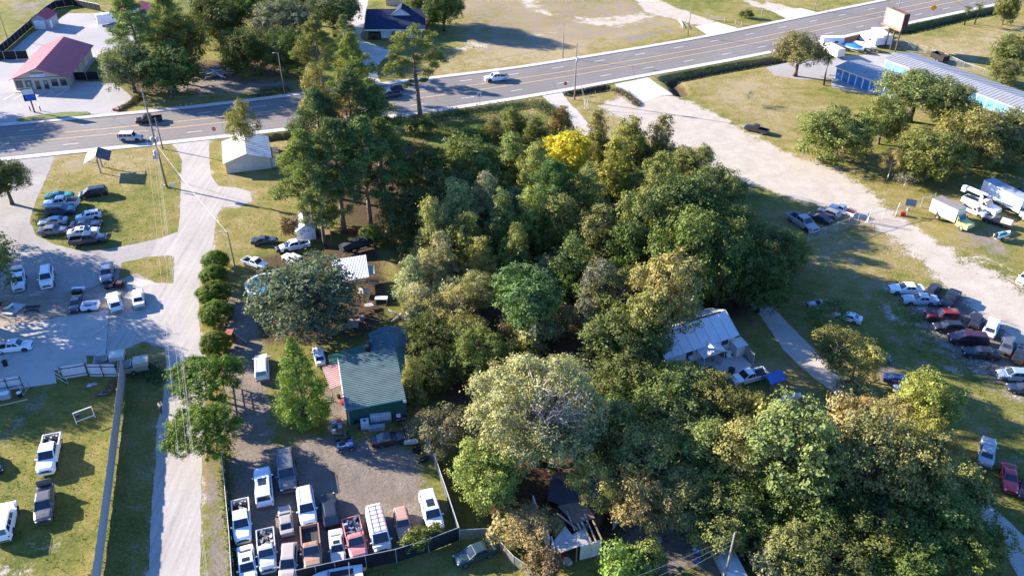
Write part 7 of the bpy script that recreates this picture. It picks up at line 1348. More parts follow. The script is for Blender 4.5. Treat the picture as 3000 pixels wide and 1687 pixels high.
# ATVs
def atv(label, a, b, c1, c2):
    a, b = G(*a, .5), G(*b, .5); c = (a + b) / 2; T = thing('quad_bike', label, 'quad bike', (c.x, c.y, 0), math.atan2((b - a).y, (b - a).x)); m = MB()
    m.loft([[(x, -w, z - .12), (x, -w * .6, z), (x, w * .6, z), (x, w, z - .12)] for x, w, z in ((-.95, .45, .82), (-.4, .28, .85), (.1, .2, .80), (.45, .42, .86), (.95, .36, .74))]); m.build('body', c1, T); box_part(T, 'seat', (-.35, 0, .92), (.75, .34, .16), M_TRIM); m = MB(); m.tube([(.35, -.42, 1.12), (.42, 0, 1.08), (.35, .42, 1.12)], .025, 5); m.tube([(.5, 0, .8), (.42, 0, 1.08)], .03, 5); m.build('handlebar', M_TRIM, T)
    for x in (-.85, .85):
        for s in (-1, 1): box_part(T, 'fender', (x * .8, s * .45, .80), (.6, .3, .06), c2); wl = link('wheel', WH[(.33, .21)][0], T, (x * .8, s * .48, .29)); wl.scale = (.88, 1.1, .88); link('rim', WH[(.33, .21)][1], wl)
    for x in (-.9, .8): m = MB(); [m.tube([(x - .25, y, .92), (x + .25, y, .92)], .018, 4) for y in (-.3, 0, .3)]; m.build('rack', M_TRIM, T)
    return T
zq = lambda x, y: (930 + x / 5.795, 1150 + y / 5.795)
atv('white and blue quad bike beside the dark green one', zq(355, 930), zq(590, 880), M_TWHT, plain('atv_blue', (.08, .12, .35), .4)); atv('dark green quad bike in front of the green house', zq(310, 770), zq(540, 720), plain('atv_green', (.03, .045, .035), .5), plain('atv_green', (.03, .045, .035), .5))
# ------------------------------------------------------------------ yard clutter
def tote(label, px, top=M_WALLW, s=1.0):
    g = G(*px); T = thing('water_tote', label, 'tote', g, R(12)); T.scale = (s,) * 3; box_part(T, 'tank', (0, 0, .68), (1.0, 1.0, .95), plain('tote_plastic', (.62, .66, .68), .4)); box_part(T, 'pallet', (0, 0, .08), (1.1, 1.1, .15), M_WOOD); m = MB(); m.tube([(0, 0, 1.15), (0, 0, 1.22)], .15, 8); m.build('cap', M_TRIM, T)
    m = MB()
    for k in range(5):
        z = .25 + k * .22
        for s_ in (-1, 1): m.beam((-.54, s_ * .54, z), (.54, s_ * .54, z), .025); m.beam((s_ * .54, -.54, z), (s_ * .54, .54, z), .025); m.beam((-.5 + .25 * k, s_ * .54, .16), (-.5 + .25 * k, s_ * .54, 1.16), .025); m.beam((s_ * .54, -.5 + .25 * k, .16), (s_ * .54, -.5 + .25 * k, 1.16), .025)
    m.build('cage', M_STEEL, T)
tote('caged white water tote standing apart by the green house', zq(815, 590)); tote('caged water tote with a green sheet, against the green wall', zq(990, 470), s=1.25); tote('caged water tote on a pallet, right of the green topped one', zq(1165, 440), s=1.25)
def clutter(name, label, cat, px, parts, rz=0, z=0):
    g = G(*px); T = thing(name, label, cat, (g.x, g.y, z), rz)
    for pn, kind, *a in parts:
        m = MB()
        if kind == 'box': m.box(*a[:-1])
        else: m.tube(*a[:-1])
        m.build(pn, a[-1], T)
    return T
M_TURQ = plain('turquoise', (.08, .46, .40), .5); M_GRYM = plain('grey_metal', (.40, .42, .45), .45, .3); M_BLUEP = plain('blue_plastic', (.05, .16, .45), .45); M_REDP = plain('red_plastic', (.42, .05, .04), .5)
clutter('metal_trough', 'long grey metal box lying in front of the totes', 'box', zq(1010, 625), [('body', 'box', (0, 0, .3), (2.0, .6, .55), M_GRYM), ('lid', 'box', (0, 0, .6), (2.06, .66, .06), M_GRYM)], R(10)); clutter('panel_stack', 'turquoise sheet leaning among the clutter by the green house', 'sheet', zq(1370, 430), [('sheet', 'box', (0, 0, .7), (1.3, .08, 1.4), 0, 0, R(-25), M_TURQ), ('frame', 'box', (.1, -.45, .35), (1.2, .6, .7), M_DKWOOD), ('pale_box', 'box', (.15, -.4, .85), (.5, .4, .3), M_WALLW)]); clutter('board_crate', 'dark wooden crate right of the totes', 'crate', zq(1430, 520), [('side', 'box', (0, .4, .35), (1.1, .05, .7), M_DKWOOD), ('side', 'box', (0, -.4, .35), (1.1, .05, .7), M_DKWOOD), ('end', 'box', (.55, 0, .35), (.05, .8, .7), M_DKWOOD), ('end', 'box', (-.55, 0, .35), (.05, .8, .7), M_DKWOOD), ('rail', 'box', (0, 0, .72), (1.3, .08, .06), M_WOOD)], R(15))
m = MB(); m.beam(G(*zq(885, 375), 1.3), G(*zq(1285, 300), 1.3), .08, .12); m.build('white_plank', M_WALLW, label='long white plank along the top of the totes', cat='plank')
for i, (x, y, c, lab) in enumerate([(380, 590, M_WALLW, 'white box with a blue lid in the clutter row'), (540, 510, M_BLUEP, 'blue and white bin in the clutter row'), (280, 560, M_GRYM, 'grey engine block in the clutter row'), (375, 520, M_REDP, 'reddish crate in the clutter row'), (470, 545, plain('yellow_bin', (.35, .28, .06), .5), 'dull yellow bin in the clutter row'), (690, 600, M_DKWOOD, 'dark bundle beside the caged tote'), (650, 520, M_BKM, 'black drum at the foot of the green wall'), (220, 640, plain('tan_bin', (.40, .32, .22), .6), 'tan bucket at the left end of the clutter row'), (365, 90, M_BKM, 'black bin at the left wall of the green house'), (430, 190, M_REDP, 'red fuel can at the left wall of the green house'), (285, 690, plain('cream_tub', (.6, .56, .46), .5), 'cream tub behind the dark quad bike')]):
    rs_ = random.Random(i); s = rs_.uniform(.7, 1.0); clutter('yard_bin', lab, 'bin', zq(x, y), [('body', 'tube', [(0, 0, 0), (0, 0, .62 * s)], [.30 * s, .36 * s], 8 if i % 2 else 4, c), ('lid', 'tube', [(0, 0, .62 * s), (0, 0, .68 * s)], .38 * s, 8 if i % 2 else 4, M_BLUEP if i == 0 else c)], rs_.uniform(0, 1.5))
clutter('truck_cap', 'black pickup bed cap lying on the ground beside the dark coupe', 'truck cap', zq(1600, 740), [('shell', 'box', (0, 0, .45), (1.9, 1.5, .8), 0, R(6), 0, M_BKM), ('top', 'box', (0, 0, .9), (1.6, 1.2, .14), 0, R(6), 0, M_TRIM)], R(15)); clutter('gas_tank', 'pale rusty cylinder tank lying beside the yard fence', 'tank', zq(1595, 865), [('tank', 'tube', [(-.9, 0, .35), (-.8, 0, .35), (.8, 0, .35), (.9, 0, .35)], [.2, .34, .34, .2], 10, plain('rusty_white', (.46, .40, .34), .7, 0, .3, 2)), ('leg', 'box', (-.5, 0, .05), (.1, .5, .1), M_TRIM), ('leg', 'box', (.5, 0, .05), (.1, .5, .1), M_TRIM)], R(8))
for i, (x, y) in enumerate(((1690, 930), (1725, 1010), (1660, 990))): g = G(*zq(x, y)); o = link('old_tyre', WH[(.38, .25)][0], None, (g.x, g.y, .13), label='old tyre against the yard fence, %s' % ('upper', 'right', 'left')[i], cat='tyre', group='old tyres'); o.rotation_euler = (R(90 if i else 60), 0, i)
clutter('car_bumper', 'black plastic car part by the lower right fence', 'car part', zq(1800, 1150), [('bumper', 'tube', [(-.8, -.2, .2), (-.3, .15, .3), (.3, .15, .3), (.8, -.2, .2)], .17, 6, M_TRIM), ('bracket', 'box', (0, -.2, .15), (.9, .2, .2), M_TRIM)], R(40))
# workshop strip clutter
zw = lambda x, y: (x / 8.05, 780 + y / 8.05)
clutter('flat_sheet_metal', 'pale flat panel lying on the stained dirt', 'panel', zw(330, 1020), [('sheet', 'box', (0, 0, .08), (1.9, 2.9, .06), R(-12), M_GRYM), ('fold', 'box', (-.3, -1.3, .2), (1.7, .4, .2), R(-12), M_WALLW)]); clutter('car_bumper', 'curved black bumper lying on the stained dirt', 'car part', zw(780, 1060), [('bumper', 'tube', [(-1.1, -.45, .1), (-.8, .1, .15), (0, .28, .15), (.8, .1, .15), (1.1, -.45, .1)], .10, 6, M_TRIM), ('bracket', 'box', (0, .15, .12), (1.0, .08, .1), M_TRIM)]); clutter('car_part', 'long black trim piece above the curved bumper', 'car part', zw(780, 960), [('trim', 'box', (0, 0, .12), (2.0, .35, .16), R(6), M_TRIM), ('clip', 'box', (.4, 0, .22), (.3, .2, .06), M_TRIM)])
clutter('car_bumper', 'white bumper skin leaning on the pale panel', 'car part', zw(220, 990), [('skin', 'tube', [(-.6, -.4, .2), (.1, -.3, .4), (.4, .2, .5), (.3, .8, .4)], [.14, .2, .2, .1], 6, M_TWHT), ('bracket', 'box', (.3, .2, .2), (.2, .4, .3), M_TRIM)])
clutter('parts_bench', 'cluttered tan bench cut by the left edge', 'bench', zw(40, 960), [('top', 'box', (0, 0, .8), (1.6, 2.4, .08), M_WOOD), ('leg', 'box', (.7, -1.0, .4), (.1, .1, .8), M_WOOD), ('leg', 'box', (.7, 1.0, .4), (.1, .1, .8), M_WOOD), ('toolbox', 'box', (.2, .2, 1.0), (.8, .6, .3), plain('green_box', (.10, .17, .13), .5)), ('toolbox', 'box', (.3, -.7, .95), (.5, .5, .2), M_TRIM)])
clutter('bed_trailer', 'white pickup bed trailer full of blue parts beside the wreck', 'trailer', P(0, 2, 920, 225), [('side', 'box', (0, .8, .7), (2.3, .08, .6), M_TWHT), ('side', 'box', (0, -.8, .7), (2.3, .08, .6), M_TWHT), ('end', 'box', (1.15, 0, .7), (.08, 1.6, .6), M_TWHT), ('end', 'box', (-1.15, 0, .7), (.08, 1.6, .6), M_TWHT), ('floor', 'box', (0, 0, .45), (2.3, 1.6, .06), plain('pale_blue_floor', (.35, .42, .55), .5)), ('part', 'box', (.1, .1, .62), (1.5, .2, .15), R(30), M_BLUEP), ('part', 'box', (-.2, -.2, .62), (1.2, .18, .15), R(-20), M_BLUEP), ('wheel', 'tube', [(0, -.95, .33), (0, -.8, .33)], .33, 10, M_TYRE), ('wheel', 'tube', [(0, .95, .33), (0, .8, .33)], .33, 10, M_TYRE)], R(8))
clutter('engine_pile', 'heap of dark engine parts above the wreck', 'car parts', P(0, 2, 790, 55), [('bumper', 'box', (0, .3, .5), (1.9, .5, .35), R(8), M_TWHT), ('engine', 'box', (0, -.4, .35), (1.3, .7, .7), M_TRIM), ('engine', 'box', (.5, -.6, .6), (.5, .5, .4), M_BKM)]); clutter('wrecked_chassis', 'dark stripped car chassis beside the grass verge', 'wreck', P(0, 1, 1165, 1440), [('frame', 'box', (0, 0, .35), (2.9, 1.5, .3), R(6), M_TRIM), ('engine', 'box', (.7, 0, .65), (.9, .9, .45), plain('dark_red_metal', (.10, .05, .05), .6)), ('firewall', 'box', (0, 0, .7), (.2, 1.4, .5), M_BKM), ('wheel', 'tube', [(-1.0, -.95, .3), (-1.0, -.75, .3)], .3, 10, M_TYRE)])
for i, (x, y, r_) in enumerate(((120, 700, 0), (300, 690, 0), (840, 620, 8), (930, 590, 8), (720, 680, 0))):
    g = G(*zw(x + 100, y)); box_part(None, 'wheel_stop', (g.x, g.y, .08), (1.6, .16, .15), M_CONC, R(r_ + 6), label='concrete wheel stop along the yard edge, %s from the left' % ('first', 'second', 'fourth', 'fifth', 'third')[i], cat='wheel stop')
clutter('waste_bin', 'black bin on the concrete pad', 'bin', P(0, 2, 60, 795), [('body', 'tube', [(0, 0, 0), (0, 0, .8)], [.28, .34], 10, M_BKM), ('rim', 'tube', [(0, 0, .8), (0, 0, .85)], .37, 10, M_TRIM)]); clutter('waste_bin', 'black and white bucket inside the left ribbed gate', 'bin', P(0, 2, 205, 1105), [('body', 'tube', [(0, 0, 0), (0, 0, .7)], [.26, .3], 10, M_BKM), ('lid', 'tube', [(0, 0, .7), (0, 0, .76)], .3, 10, M_WALLW)]); clutter('washing_machine', 'pale blue metal cabinet lying inside the left ribbed gate', 'cabinet', P(0, 2, 65, 1115), [('body', 'box', (0, 0, .45), (1.2, .9, .85), R(20), M_GRYM), ('panel', 'box', (0, -.1, .9), (1.1, .7, .06), R(20), M_TWHT)])
# metal stand on the lawn
g = G(*P(0, 2, 850, 1330)); T = thing('metal_stand', 'white metal frame stand on the lower left lawn', 'stand', g, R(35))
for a, b in (((-1.0, 0, .05), (1.2, 0, .05)), ((-1.0, -.45, .05), (-1.0, .45, .05)), ((1.2, -.45, .05), (1.2, .45, .05)), ((-1.0, 0, 0), (-1.0, 0, 1.5)), ((1.2, 0, 0), (1.2, 0, 1.5)), ((-1.0, 0, 1.5), (1.2, 0, 1.5))): m = MB(); m.beam(a, b, .09); m.build('bar', M_WALLW, T)
box_part(T, 'motor', (-.6, 0, .95), (.5, .4, .4), M_TRIM)
clutter('scrap_frame', 'rusty metal grille frame leaning beside the corrugated fence', 'frame', P(0, 2, 1115, 1020), [('bar', 'box', (-.4, 0, .3), (.12, 2.6, .12), M_DKWOOD), ('bar', 'box', (-.1, 0, .3), (.12, 2.6, .12), M_DKWOOD), ('bar', 'box', (.2, 0, .3), (.12, 2.6, .12), M_DKWOOD), ('bar', 'box', (.5, 0, .3), (.12, 2.6, .12), M_DKWOOD), ('cross_bar', 'box', (0, -1.0, .38), (1.2, .1, .1), M_DKWOOD), ('cross_bar', 'box', (0, 1.0, .38), (1.2, .1, .1), M_DKWOOD)]); clutter('creeper_board', 'dark flat board lying on the lawn', 'board', P(0, 2, 1050, 1085), [('board', 'box', (0, 0, .12), (1.6, .6, .1), R(12), M_TRIM), ('pad', 'box', (0, 0, .19), (1.4, .45, .04), R(12), plain('slate_pad', (.12, .13, .17), .7))]); clutter('plastic_sheet', 'crumpled pale sheet on the lawn beside the ribbed fence', 'sheet', P(0, 2, 930, 985), [('fold', 'box', (0, 0, .1), (1.1, .45, .06), R(20), R(8), 0, M_GRYM), ('fold', 'box', (-.3, -.3, .1), (.6, .4, .05), R(-25), R(-10), 0, M_TWHT)]); clutter('drain_pipe', 'pale pipe lying on the lower left lawn', 'pipe', P(0, 2, 130, 1170), [('pipe', 'tube', [(-1.5, -.6, .08), (1.5, .6, .08)], .07, 8, plain('pipe_tan', (.45, .40, .30), .6)), ('collar', 'tube', [(1.4, .56, .08), (1.6, .64, .08)], .1, 8, M_GRYM)])
# timber pile beyond the highway
g = G(*P(0, 0, 2090, 770)); T = thing('timber_pile', 'heap of scrap planks under the dark oaks', 'timber pile', g); rs_ = random.Random(5)
for k in range(46): m = MB(); m.box((rs_.uniform(-4.5, 5), rs_.uniform(-1.5, 2.5), .15 + rs_.uniform(0, 1.3)), (rs_.uniform(1.5, 4.5), rs_.uniform(.2, .5), .07), rs_.uniform(-.7, .7), rs_.uniform(-.3, .3)); m.build('plank', (M_WOOD, M_GREYW, plain('fresh_plank', (.48, .34, .20), .8), M_WALLW)[k % 4], T)
def cone(label, px):
    g = G(*px); T = thing('traffic_cone', label, 'cone', g, 0, 'traffic cones'); m = MB(); m.tube([(0, 0, .04), (0, 0, .7)], [.19, .04], 8); m.build('cone', plain('cone_orange', (.62, .12, .04), .6), T); box_part(T, 'base', (0, 0, .025), (.42, .42, .05), M_TRIM); m = MB(); m.tube([(0, 0, .36), (0, 0, .5)], [.112, .09], 8); m.build('stripe', M_WALLW, T)
cone('orange cone beside the dark kerb patch, left of three', P(0, 0, 1820, 1075)); cone('orange cone beside the dark kerb patch, middle of three', P(0, 0, 1875, 1070)); cone('orange cone beside the dark kerb patch, right of three', P(0, 0, 1932, 1065)); cone('orange cone at the corner of the white building', P(1, 0, 1062, 375))
clutter('barrier_pile', 'small heap of red barrier parts at the store entrance', 'barrier', P(0, 0, 1190, 1115), [('block', 'box', (-.9, 0, .25), (.5, .4, .5), M_REDP), ('block', 'box', (-.1, .1, .25), (.5, .4, .45), plain('barrier_pale', (.62, .42, .36), .6)), ('block', 'box', (.6, .3, .25), (.5, .4, .5), R(20), M_REDP)])
# brush strip beside the store entrance
weeds('brush_strip', segs([P(0, 0, 1180, 1110), P(0, 0, 1300, 1060), P(0, 0, 1370, 1010), P(0, 0, 1400, 980)]), 1600, .5, .5, (.10, .085, .05), 'dry brush along the store entrance', 21)
# wooden gate and bollards beyond the highway
T = thing('wooden_gate', 'white bar gate on the grass beyond the highway', 'gate'); A, B = G(*P(2, 0, 1955, 195)), G(*P(2, 0, 2140, 225))
for z in (.5, 1.1): m = MB(); m.beam(A + Vector((0, 0, z)), B + Vector((0, 0, z * .95)), .12); m.build('bar', M_GREYW, T)
for p in (A, B): m = MB(); m.beam(p, p + Vector((0, 0, 1.3)), .16); m.build('post', M_GREYW, T)
m = MB(); m.beam(A + Vector((0, 0, .5)), B + Vector((0, 0, 1.1)), .08); m.build('brace', M_GREYW, T)
T = thing('wooden_gate', 'pale tilted bar gate beside the slim pole beyond the highway', 'gate'); A, B = G(*P(2, 0, 1680, 225)), G(*P(2, 0, 1718, 285))
for z in (.4, .9): m = MB(); m.beam(A + Vector((0, 0, z)), B + Vector((0, 0, z)), .12); m.build('bar', M_WALLW, T)
for p in (A, B): m = MB(); m.beam(p, p + Vector((0, 0, 1.1)), .14); m.build('post', M_WALLW, T)
for i, (x, y) in enumerate(((2248, 245), (2515, 140), (2308, 262))): g = G(*P(2, 0, x, y)); m = MB(); m.beam(g, g + Vector((0, 0, 1.2)), .2); m.build('marker_post', M_GREYW, label='short pale post on the far verge, %s' % ('near the white bar gate', 'near the top right drive', 'lower of two by the gate')[i], cat='post')
for i, (x, y) in enumerate(((735, 1100), (752, 1105), (768, 1108), (888, 1105))): g = G(*P(2, 0, x, y)); m = MB(); m.tube([g, g + Vector((-.3, .1, 2.4 if i < 3 else .9))], .05, 6); m.build('white_rod', M_WALLW, label='white rod standing in the grass by the guy wires, %s' % ('first', 'second', 'third', 'short one to the right')[i], cat='rod')
# gate motor with solar panel
g = G(*P(3, 1, 1395, 720)); T = thing('solar_gate_motor', 'solar panel and red gate motor beside the sandy drive', 'solar panel', g); m = MB(); m.tube([(0, 0, 0), (0, 0, 2.2)], .06, 6); m.build('post', M_STEEL, T); box_part(T, 'solar_panel', (.1, -.1, 2.5), (1.7, .08, 1.2), plain('solar_cell', (.05, .07, .11), .2, 0, .3, 4), R(-25), 0, R(-30)); box_part(T, 'motor_box', (-.9, -.3, .4), (.8, .5, .7), M_REDP); box_part(T, 'control_box', (-.1, -.2, 1.2), (.4, .3, .5), M_GRYM)
for p in ((985, 800), (1000, 790), (1285, 725)): q = G(*P(3, 1, *p)); m = MB(); m.tube([q, q + Vector((.15, 0, 2.6))], .08, 6); m.build('gate_post', plain('pale_post', (.6, .56, .5), .6), label='pale leaning gate post beside the sandy drive, %s' % {985: 'left side', 1000: 'left side, second', 1285: 'right side'}[p[0]], cat='post')
# blue tarp hut
g = G(*P(3, 2, 40, 1000)); T = thing('woodshed', 'small wooden hut under a bright blue tarp below the patio', 'shed', g, R(25)); roof_part(T, [(-1.3, -1.0, 1.5), (1.3, -1.0, 1.5), (1.3, 0, 2.2), (-1.3, 0, 2.2)], M_BLUEP, 0, 'tarp'); roof_part(T, [(1.3, 1.0, 1.5), (-1.3, 1.0, 1.5), (-1.3, 0, 2.2), (1.3, 0, 2.2)], M_BLUEP, 0, 'tarp')
for x in (-1.2, 1.2):
    for y in (-.9, .9): m = MB(); m.beam((x, y, 0), (x, y, 1.5), .1); m.build('post', M_WOOD, T)
for k in range(8): box_part(T, 'board', (-1.05 + .3 * k, -.92, .65), (.26, .04, 1.3), M_WOOD)
# patio things
clutter('fire_bin', 'black round burn bin on the patio', 'bin', zh(822, 1055), [('drum', 'tube', [(0, 0, 0), (0, 0, .75)], [.42, .45], 12, M_BKM), ('rim', 'tube', [(0, 0, .75), (0, 0, .8)], .48, 12, M_TRIM)]); clutter('patio_chair', 'pale chair on the patio', 'chair', zh(790, 860), [('seat', 'box', (0, 0, .45), (.6, .6, .08), M_WALLW), ('back', 'box', (0, .3, .8), (.6, .08, .7), M_WALLW), ('leg', 'box', (-.25, -.25, .22), (.06, .06, .45), M_WALLW), ('leg', 'box', (.25, -.25, .22), (.06, .06, .45), M_WALLW), ('leg', 'box', (-.25, .25, .22), (.06, .06, .45), M_WALLW), ('leg', 'box', (.25, .25, .22), (.06, .06, .45), M_WALLW)]); clutter('firewood_heap', 'grey heap of boxes beside the porch', 'boxes', zh(630, 920), [('box', 'box', (0, 0, .3), (1.1, .7, .6), R(-20), M_GREYW), ('box', 'box', (.5, .5, .25), (.8, .6, .5), R(10), plain('grey_box', (.35, .34, .33), .7)), ('box', 'box', (-.1, .1, .72), (.6, .5, .25), M_GREYW)])
# back yard furniture
zb = lambda x, y: (1030 + x / 4.548, 820 + y / 4.548)
def table(label, px, w, d, mat, h=.72, rz=0, name='garden_table'):
    return clutter(name, label, 'table', px, [('top', 'box', (0, 0, h), (w, d, .06), mat)] + [('leg', 'box', (sx * (w / 2 - .1), sy * (d / 2 - .1), h / 2), (.07, .07, h), mat) for sx in (-1, 1) for sy in (-1, 1)], rz)
table('white table in the dark back yard', zb(400, 290), 1.9, .9, M_WALLW); table('pale table near the live oak in the back yard', zb(165, 195), 1.7, 1.5, M_WALLT); table('small grey table in the back yard', zb(235, 375), 1.3, .9, M_GREYW, .6, R(15)); table('low wooden steps beside the live oak', zb(25, 610), 1.7, 2.2, M_WOOD, .5); table('wooden bench under the carport edge', zb(280, 55), 2.0, .8, M_WOOD, .6, R(-10))
clutter('trash_bin', 'dark green bin in the back yard', 'bin', zb(580, 250), [('body', 'tube', [(0, 0, 0), (0, 0, .9)], [.32, .4], 8, plain('green_bin', (.03, .12, .06), .6)), ('lid', 'tube', [(0, 0, .9), (0, 0, .97)], .42, 8, plain('green_bin', (.03, .12, .06), .6))]); clutter('pipe_heap', 'crossed pale pipes lying behind the green house', 'pipes', zb(620, 500), [('pipe', 'tube', [(-1.6, 1.6, .3), (1.8, -1.2, .15)], .11, 6, M_GRYM), ('pipe', 'tube', [(-.9, -1.2, .1), (.4, .4, .35)], .09, 6, M_WALLW), ('pipe', 'tube', [(.2, .6, .3), (1.7, -.7, .2)], .09, 6, M_GRYM), ('panel', 'box', (1.5, .7, .3), (.8, .9, .3), R(20), plain('cream_tub', (.6, .56, .46), .5))]); clutter('bucket', 'pale tub with a long pole behind the green house', 'bucket', zb(140, 520), [('tub', 'tube', [(0, 0, 0), (0, 0, .5)], [.35, .42], 10, M_GREYW), ('pole', 'tube', [(0, -.2, .5), (1.3, -2.6, .1)], .04, 5, M_WOOD)])
clutter('duct_tank', 'pale horizontal tank at the right end of the green house', 'tank', P(1, 2, 1600, 1080), [('tank', 'tube', [(-1.1, 0, .45), (-.95, 0, .45), (.95, 0, .45), (1.1, 0, .45)], [.25, .4, .4, .25], 10, plain('tank_grey', (.36, .40, .46), .5)), ('leg', 'box', (-.6, 0, .08), (.12, .6, .16), M_TRIM), ('leg', 'box', (.6, 0, .08), (.12, .6, .16), M_TRIM)], R(10)); clutter('air_unit', 'pale framed window unit beside the green house', 'frame', P(1, 2, 1665, 930), [('box', 'box', (0, 0, .6), (1.0, 2.4, 1.2), M_SCRING), ('bar', 'box', (0, 1.25, 1.2), (1.2, .08, .08), M_WALLW), ('bar', 'box', (0, .3, 1.25), (1.2, .08, .08), M_WALLW)])
clutter('play_frame', 'red and wood play frame with a yellow seat by the lane', 'play frame', P(0, 2, 2335, 560), [('tower', 'box', (-.2, .6, .8), (.9, 1.0, 1.6), M_DKWOOD), ('panel', 'box', (-.2, .3, 1.62), (1.0, 1.4, .08), plain('red_wood', (.32, .10, .06), .7)), ('beam', 'tube', [(-.3, .3, 1.7), (-.6, -1.6, .05)], .06, 6, plain('red_wood', (.32, .10, .06), .7)), ('beam', 'tube', [(.3, .3, 1.7), (2.2, -.1, .05)], .06, 6, M_GREYW), ('seat', 'box', (.1, -.8, .5), (.35, .5, .5), plain('yellow_seat', (.6, .36, .03), .5))])
m = MB()
canopy('leaf_covered_awning', 'brown leaf covered roof behind the little shed', [P(1, 1, 655, 815), P(1, 1, 725, 812), P(1, 1, 750, 915), P(1, 1, 670, 920)], 1.8, M_RUST, 0, cat='awning'); clutter('kayak', 'red kayak lying below the pine trunks', 'kayak', P(1, 1, 960, 895), [('hull', 'tube', [(-1.6, 0, .2), (-.8, 0, .25), (.8, 0, .25), (1.6, 0, .2)], [.05, .3, .3, .05], 8, M_REDP), ('seat', 'box', (0, 0, .5), (.7, .35, .1), M_TRIM)], R(10))
# ruin foreground clutter
for i, (nm, lab, x, y, c, d_) in enumerate([('storage_box', 'red box in front of the ruined porch', 420, 1330, M_REDP, (.7, .6, .5)), ('storage_box', 'pale box beside the red one at the ruined porch', 440, 1385, M_WALLT, (.8, .5, .45)), ('storage_box', 'second pale box beside the red one at the ruined porch', 485, 1400, M_GREYW, (.5, .5, .4)), ('stove', 'white cooker standing in the clearing by the ruin', 1135, 1345, M_WALLW, (1.0, .7, .9)), ('storage_box', 'grey crate by the ruined wall', 1015, 1190, M_GRYM, (.6, .6, .4))]):
    clutter(nm, lab, 'box', zr(x, y), [('body', 'box', (0, 0, d_[2] / 2), d_, R(15 * i), c), ('lid', 'box', (0, 0, d_[2] + .03), (d_[0] * .95, d_[1] * .95, .06), R(15 * i), M_BKM if nm == 'stove' else c)])
clutter('cool_box', 'blue cool box with a white lid in the clearing', 'cool box', P(2, 3, 1845, 1205), [('body', 'box', (0, 0, .3), (1.0, .6, .55), R(-15), M_BLUEP), ('lid', 'box', (0, 0, .62), (1.04, .64, .1), R(-15), M_WALLW)]); clutter('blue_bucket', 'blue bucket below the cool box', 'bucket', P(2, 3, 1850, 1300), [('tub', 'tube', [(0, 0, 0), (0, 0, .35)], [.22, .28], 10, M_BLUEP), ('rim', 'tube', [(0, 0, .35), (0, 0, .39)], .3, 10, M_BLUEP)]); clutter('camper_shell', 'long pale weathered sheet roof hidden among the scrub by the pole', 'roof', P(2, 3, 2090, 1290), [('sheet', 'box', (0, 0, 1.6), (2.0, 7.6, .1), R(12), 0, 0, metal('pale_sheet', (.52, .58, .58), .5)), ('wall', 'box', (0, 0, .8), (1.7, 7.2, 1.5), R(12), M_GREYW), ('vent', 'box', (0, 1.5, 1.75), (.6, .6, .25), M_TWHT)]); clutter('wash_tub', 'white round tub in the clearing', 'tub', P(2, 3, 1455, 1100), [('tub', 'tube', [(0, 0, 0), (0, 0, .3)], [.3, .38], 10, M_WALLW), ('rim', 'tube', [(0, 0, .3), (0, 0, .34)], .4, 10, M_GREYW)])
# weeds growing over the yard fence
L = lobes_round(300, 2.0, .8, .8, 10, .6, .7, -.5); g = G(*P(1, 3, 1680, 1050), 1.9); T = thing('vine', 'leafy vine spilling over the black fence at the right corner', 'vine', (g.x, g.y, .9), R(22)); T.scale = (1.35, .7, 1.0); link('foliage', crown_mesh('foliage', 300, L, 2600, .22, .09, .14, .5), T, color=(.15, .17, .045)); link('stem', limbs_mesh('stem', 301, .1, .04, L, M_BARK, 1.0, 2), T)
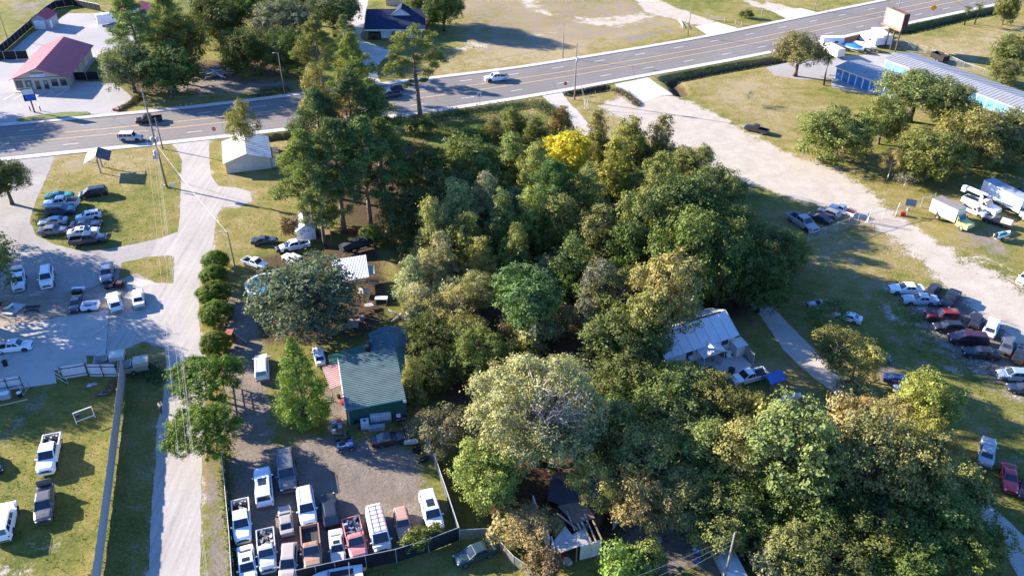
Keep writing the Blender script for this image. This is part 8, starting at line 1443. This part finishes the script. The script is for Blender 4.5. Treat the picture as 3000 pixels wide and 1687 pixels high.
# ------------------------------------------------------------------ the person on the lane verge
def person(label, px, rz, h=1.72):
    g = G(*px); T = thing('person', label, 'person', g, rz); s = h / 1.72
    def skin(name, verts, edges, rad, mat, sub=2):
        me_ = bpy.data.meshes.new(name); me_.from_pydata([Vector(v) * s for v in verts], edges, []); o = link(name, me_, T); md = o.modifiers.new('skin', 'SKIN'); md.use_smooth_shade = True
        for v, r_ in zip(me_.skin_vertices[0].data, rad): v.radius = (r_ * s, r_ * s * .9)
        me_.skin_vertices[0].data[0].use_root = True; sb = o.modifiers.new('sub', 'SUBSURF'); sb.levels = sub; sb.render_levels = sub; me_.materials.append(mat); return o
    M_SKIN = plain('skin', (.42, .26, .18), .6); M_TOP = plain('white_top', (.66, .62, .58), .9, 0, .1); M_TROU = plain('dark_trousers', (.05, .022, .035), .85, 0, .2)
    # one continuous body: pelvis, spine, neck, head, arms raised to the face, legs in a small stride
    V = [(0, 0, .95), (0, .01, 1.18), (0, 0, 1.40), (0, 0, 1.50), (0, -.02, 1.62), (.19, 0, 1.40), (.30, -.16, 1.22), (.10, -.34, 1.45), (.07, -.36, 1.53), (-.19, 0, 1.40), (-.30, -.16, 1.22), (-.10, -.34, 1.45), (-.07, -.36, 1.53), (.10, 0, .88), (.12, -.10, .48), (.13, .04, .09), (.13, -.10, .04), (-.10, 0, .88), (-.12, .06, .48), (-.14, .22, .10), (-.14, .10, .04)]
    E_ = [(0, 1), (1, 2), (2, 3), (3, 4), (2, 5), (5, 6), (6, 7), (7, 8), (2, 9), (9, 10), (10, 11), (11, 12), (0, 13), (13, 14), (14, 15), (15, 16), (0, 17), (17, 18), (18, 19), (19, 20)]
    rad = [.14, .13, .14, .06, .10, .075, .05, .036, .035, .075, .05, .036, .035, .095, .065, .045, .04, .095, .065, .045, .04]; skin('body', V, E_, rad, M_SKIN)
    skin('top', [V[i] for i in (1, 0, 2, 5, 6, 9, 10)] + [(.13, -.30, 1.40), (-.13, -.30, 1.40)], [(0, 1), (0, 2), (2, 3), (3, 4), (4, 7), (2, 5), (5, 6), (6, 8)], [.155, .16, .165, .10, .066, .10, .066, .05, .05], M_TOP); skin('trousers', [V[i] for i in (0, 13, 14, 15, 17, 18, 19)], [(0, 1), (1, 2), (2, 3), (0, 4), (4, 5), (5, 6)], [.16, .115, .085, .062, .115, .085, .062], M_TROU)
    m = MB(); m.loft([[(math.cos(a) * r_, math.sin(a) * r_ * .95 - .01, z) for a in [2 * math.pi * j / 10 for j in range(10)]] for r_, z in ((.10, 1.60), (.125, 1.66), (.12, 1.73), (.07, 1.775), (.01, 1.785))]); m.build('hair', plain('dark_hair', (.05, .03, .02), .8), T, True)
    for sd_ in (1, -1):
        hx = sd_ * .07
        for k in range(5):
            y0 = -.37; a = (k - 2) * .02; l = (.05, .075, .08, .075, .06)[k]; m = MB(); m.tube([(hx + a, y0, 1.545), (hx + a * 1.2, y0 - .015, 1.545 + l * .6), (hx + a * 1.1, y0 + .015, 1.545 + l)], [.011, .010, .007], 5); m.build('finger', M_SKIN, T, True)
        m = MB(); m.tube([(sd_ * .13, .05 if sd_ > 0 else .23, .05), (sd_ * .13, -.08 if sd_ > 0 else .10, .05), (sd_ * .13, -.16 if sd_ > 0 else .02, .04)], [.05, .05, .03], 6); m.build('shoe', M_TRIM, T, True)
        m = MB(); m.tube([(sd_ * .035, -.122, 1.635), (sd_ * .035, -.128, 1.635)], .012, 6); m.build('eye', M_TRIM, T)
    m = MB(); m.tube([(0, -.115, 1.63), (0, -.14, 1.60), (0, -.12, 1.595)], [.012, .016, .012], 5); m.build('nose', M_SKIN, T, True); m = MB(); m.box((0, -.118, 1.565), (.05, .012, .012)); m.build('mouth', plain('lip', (.35, .12, .10), .5), T)
person('person in a white top and dark trousers standing at the edge of the lane', P(0, 2, 1628, 1262), R(150))
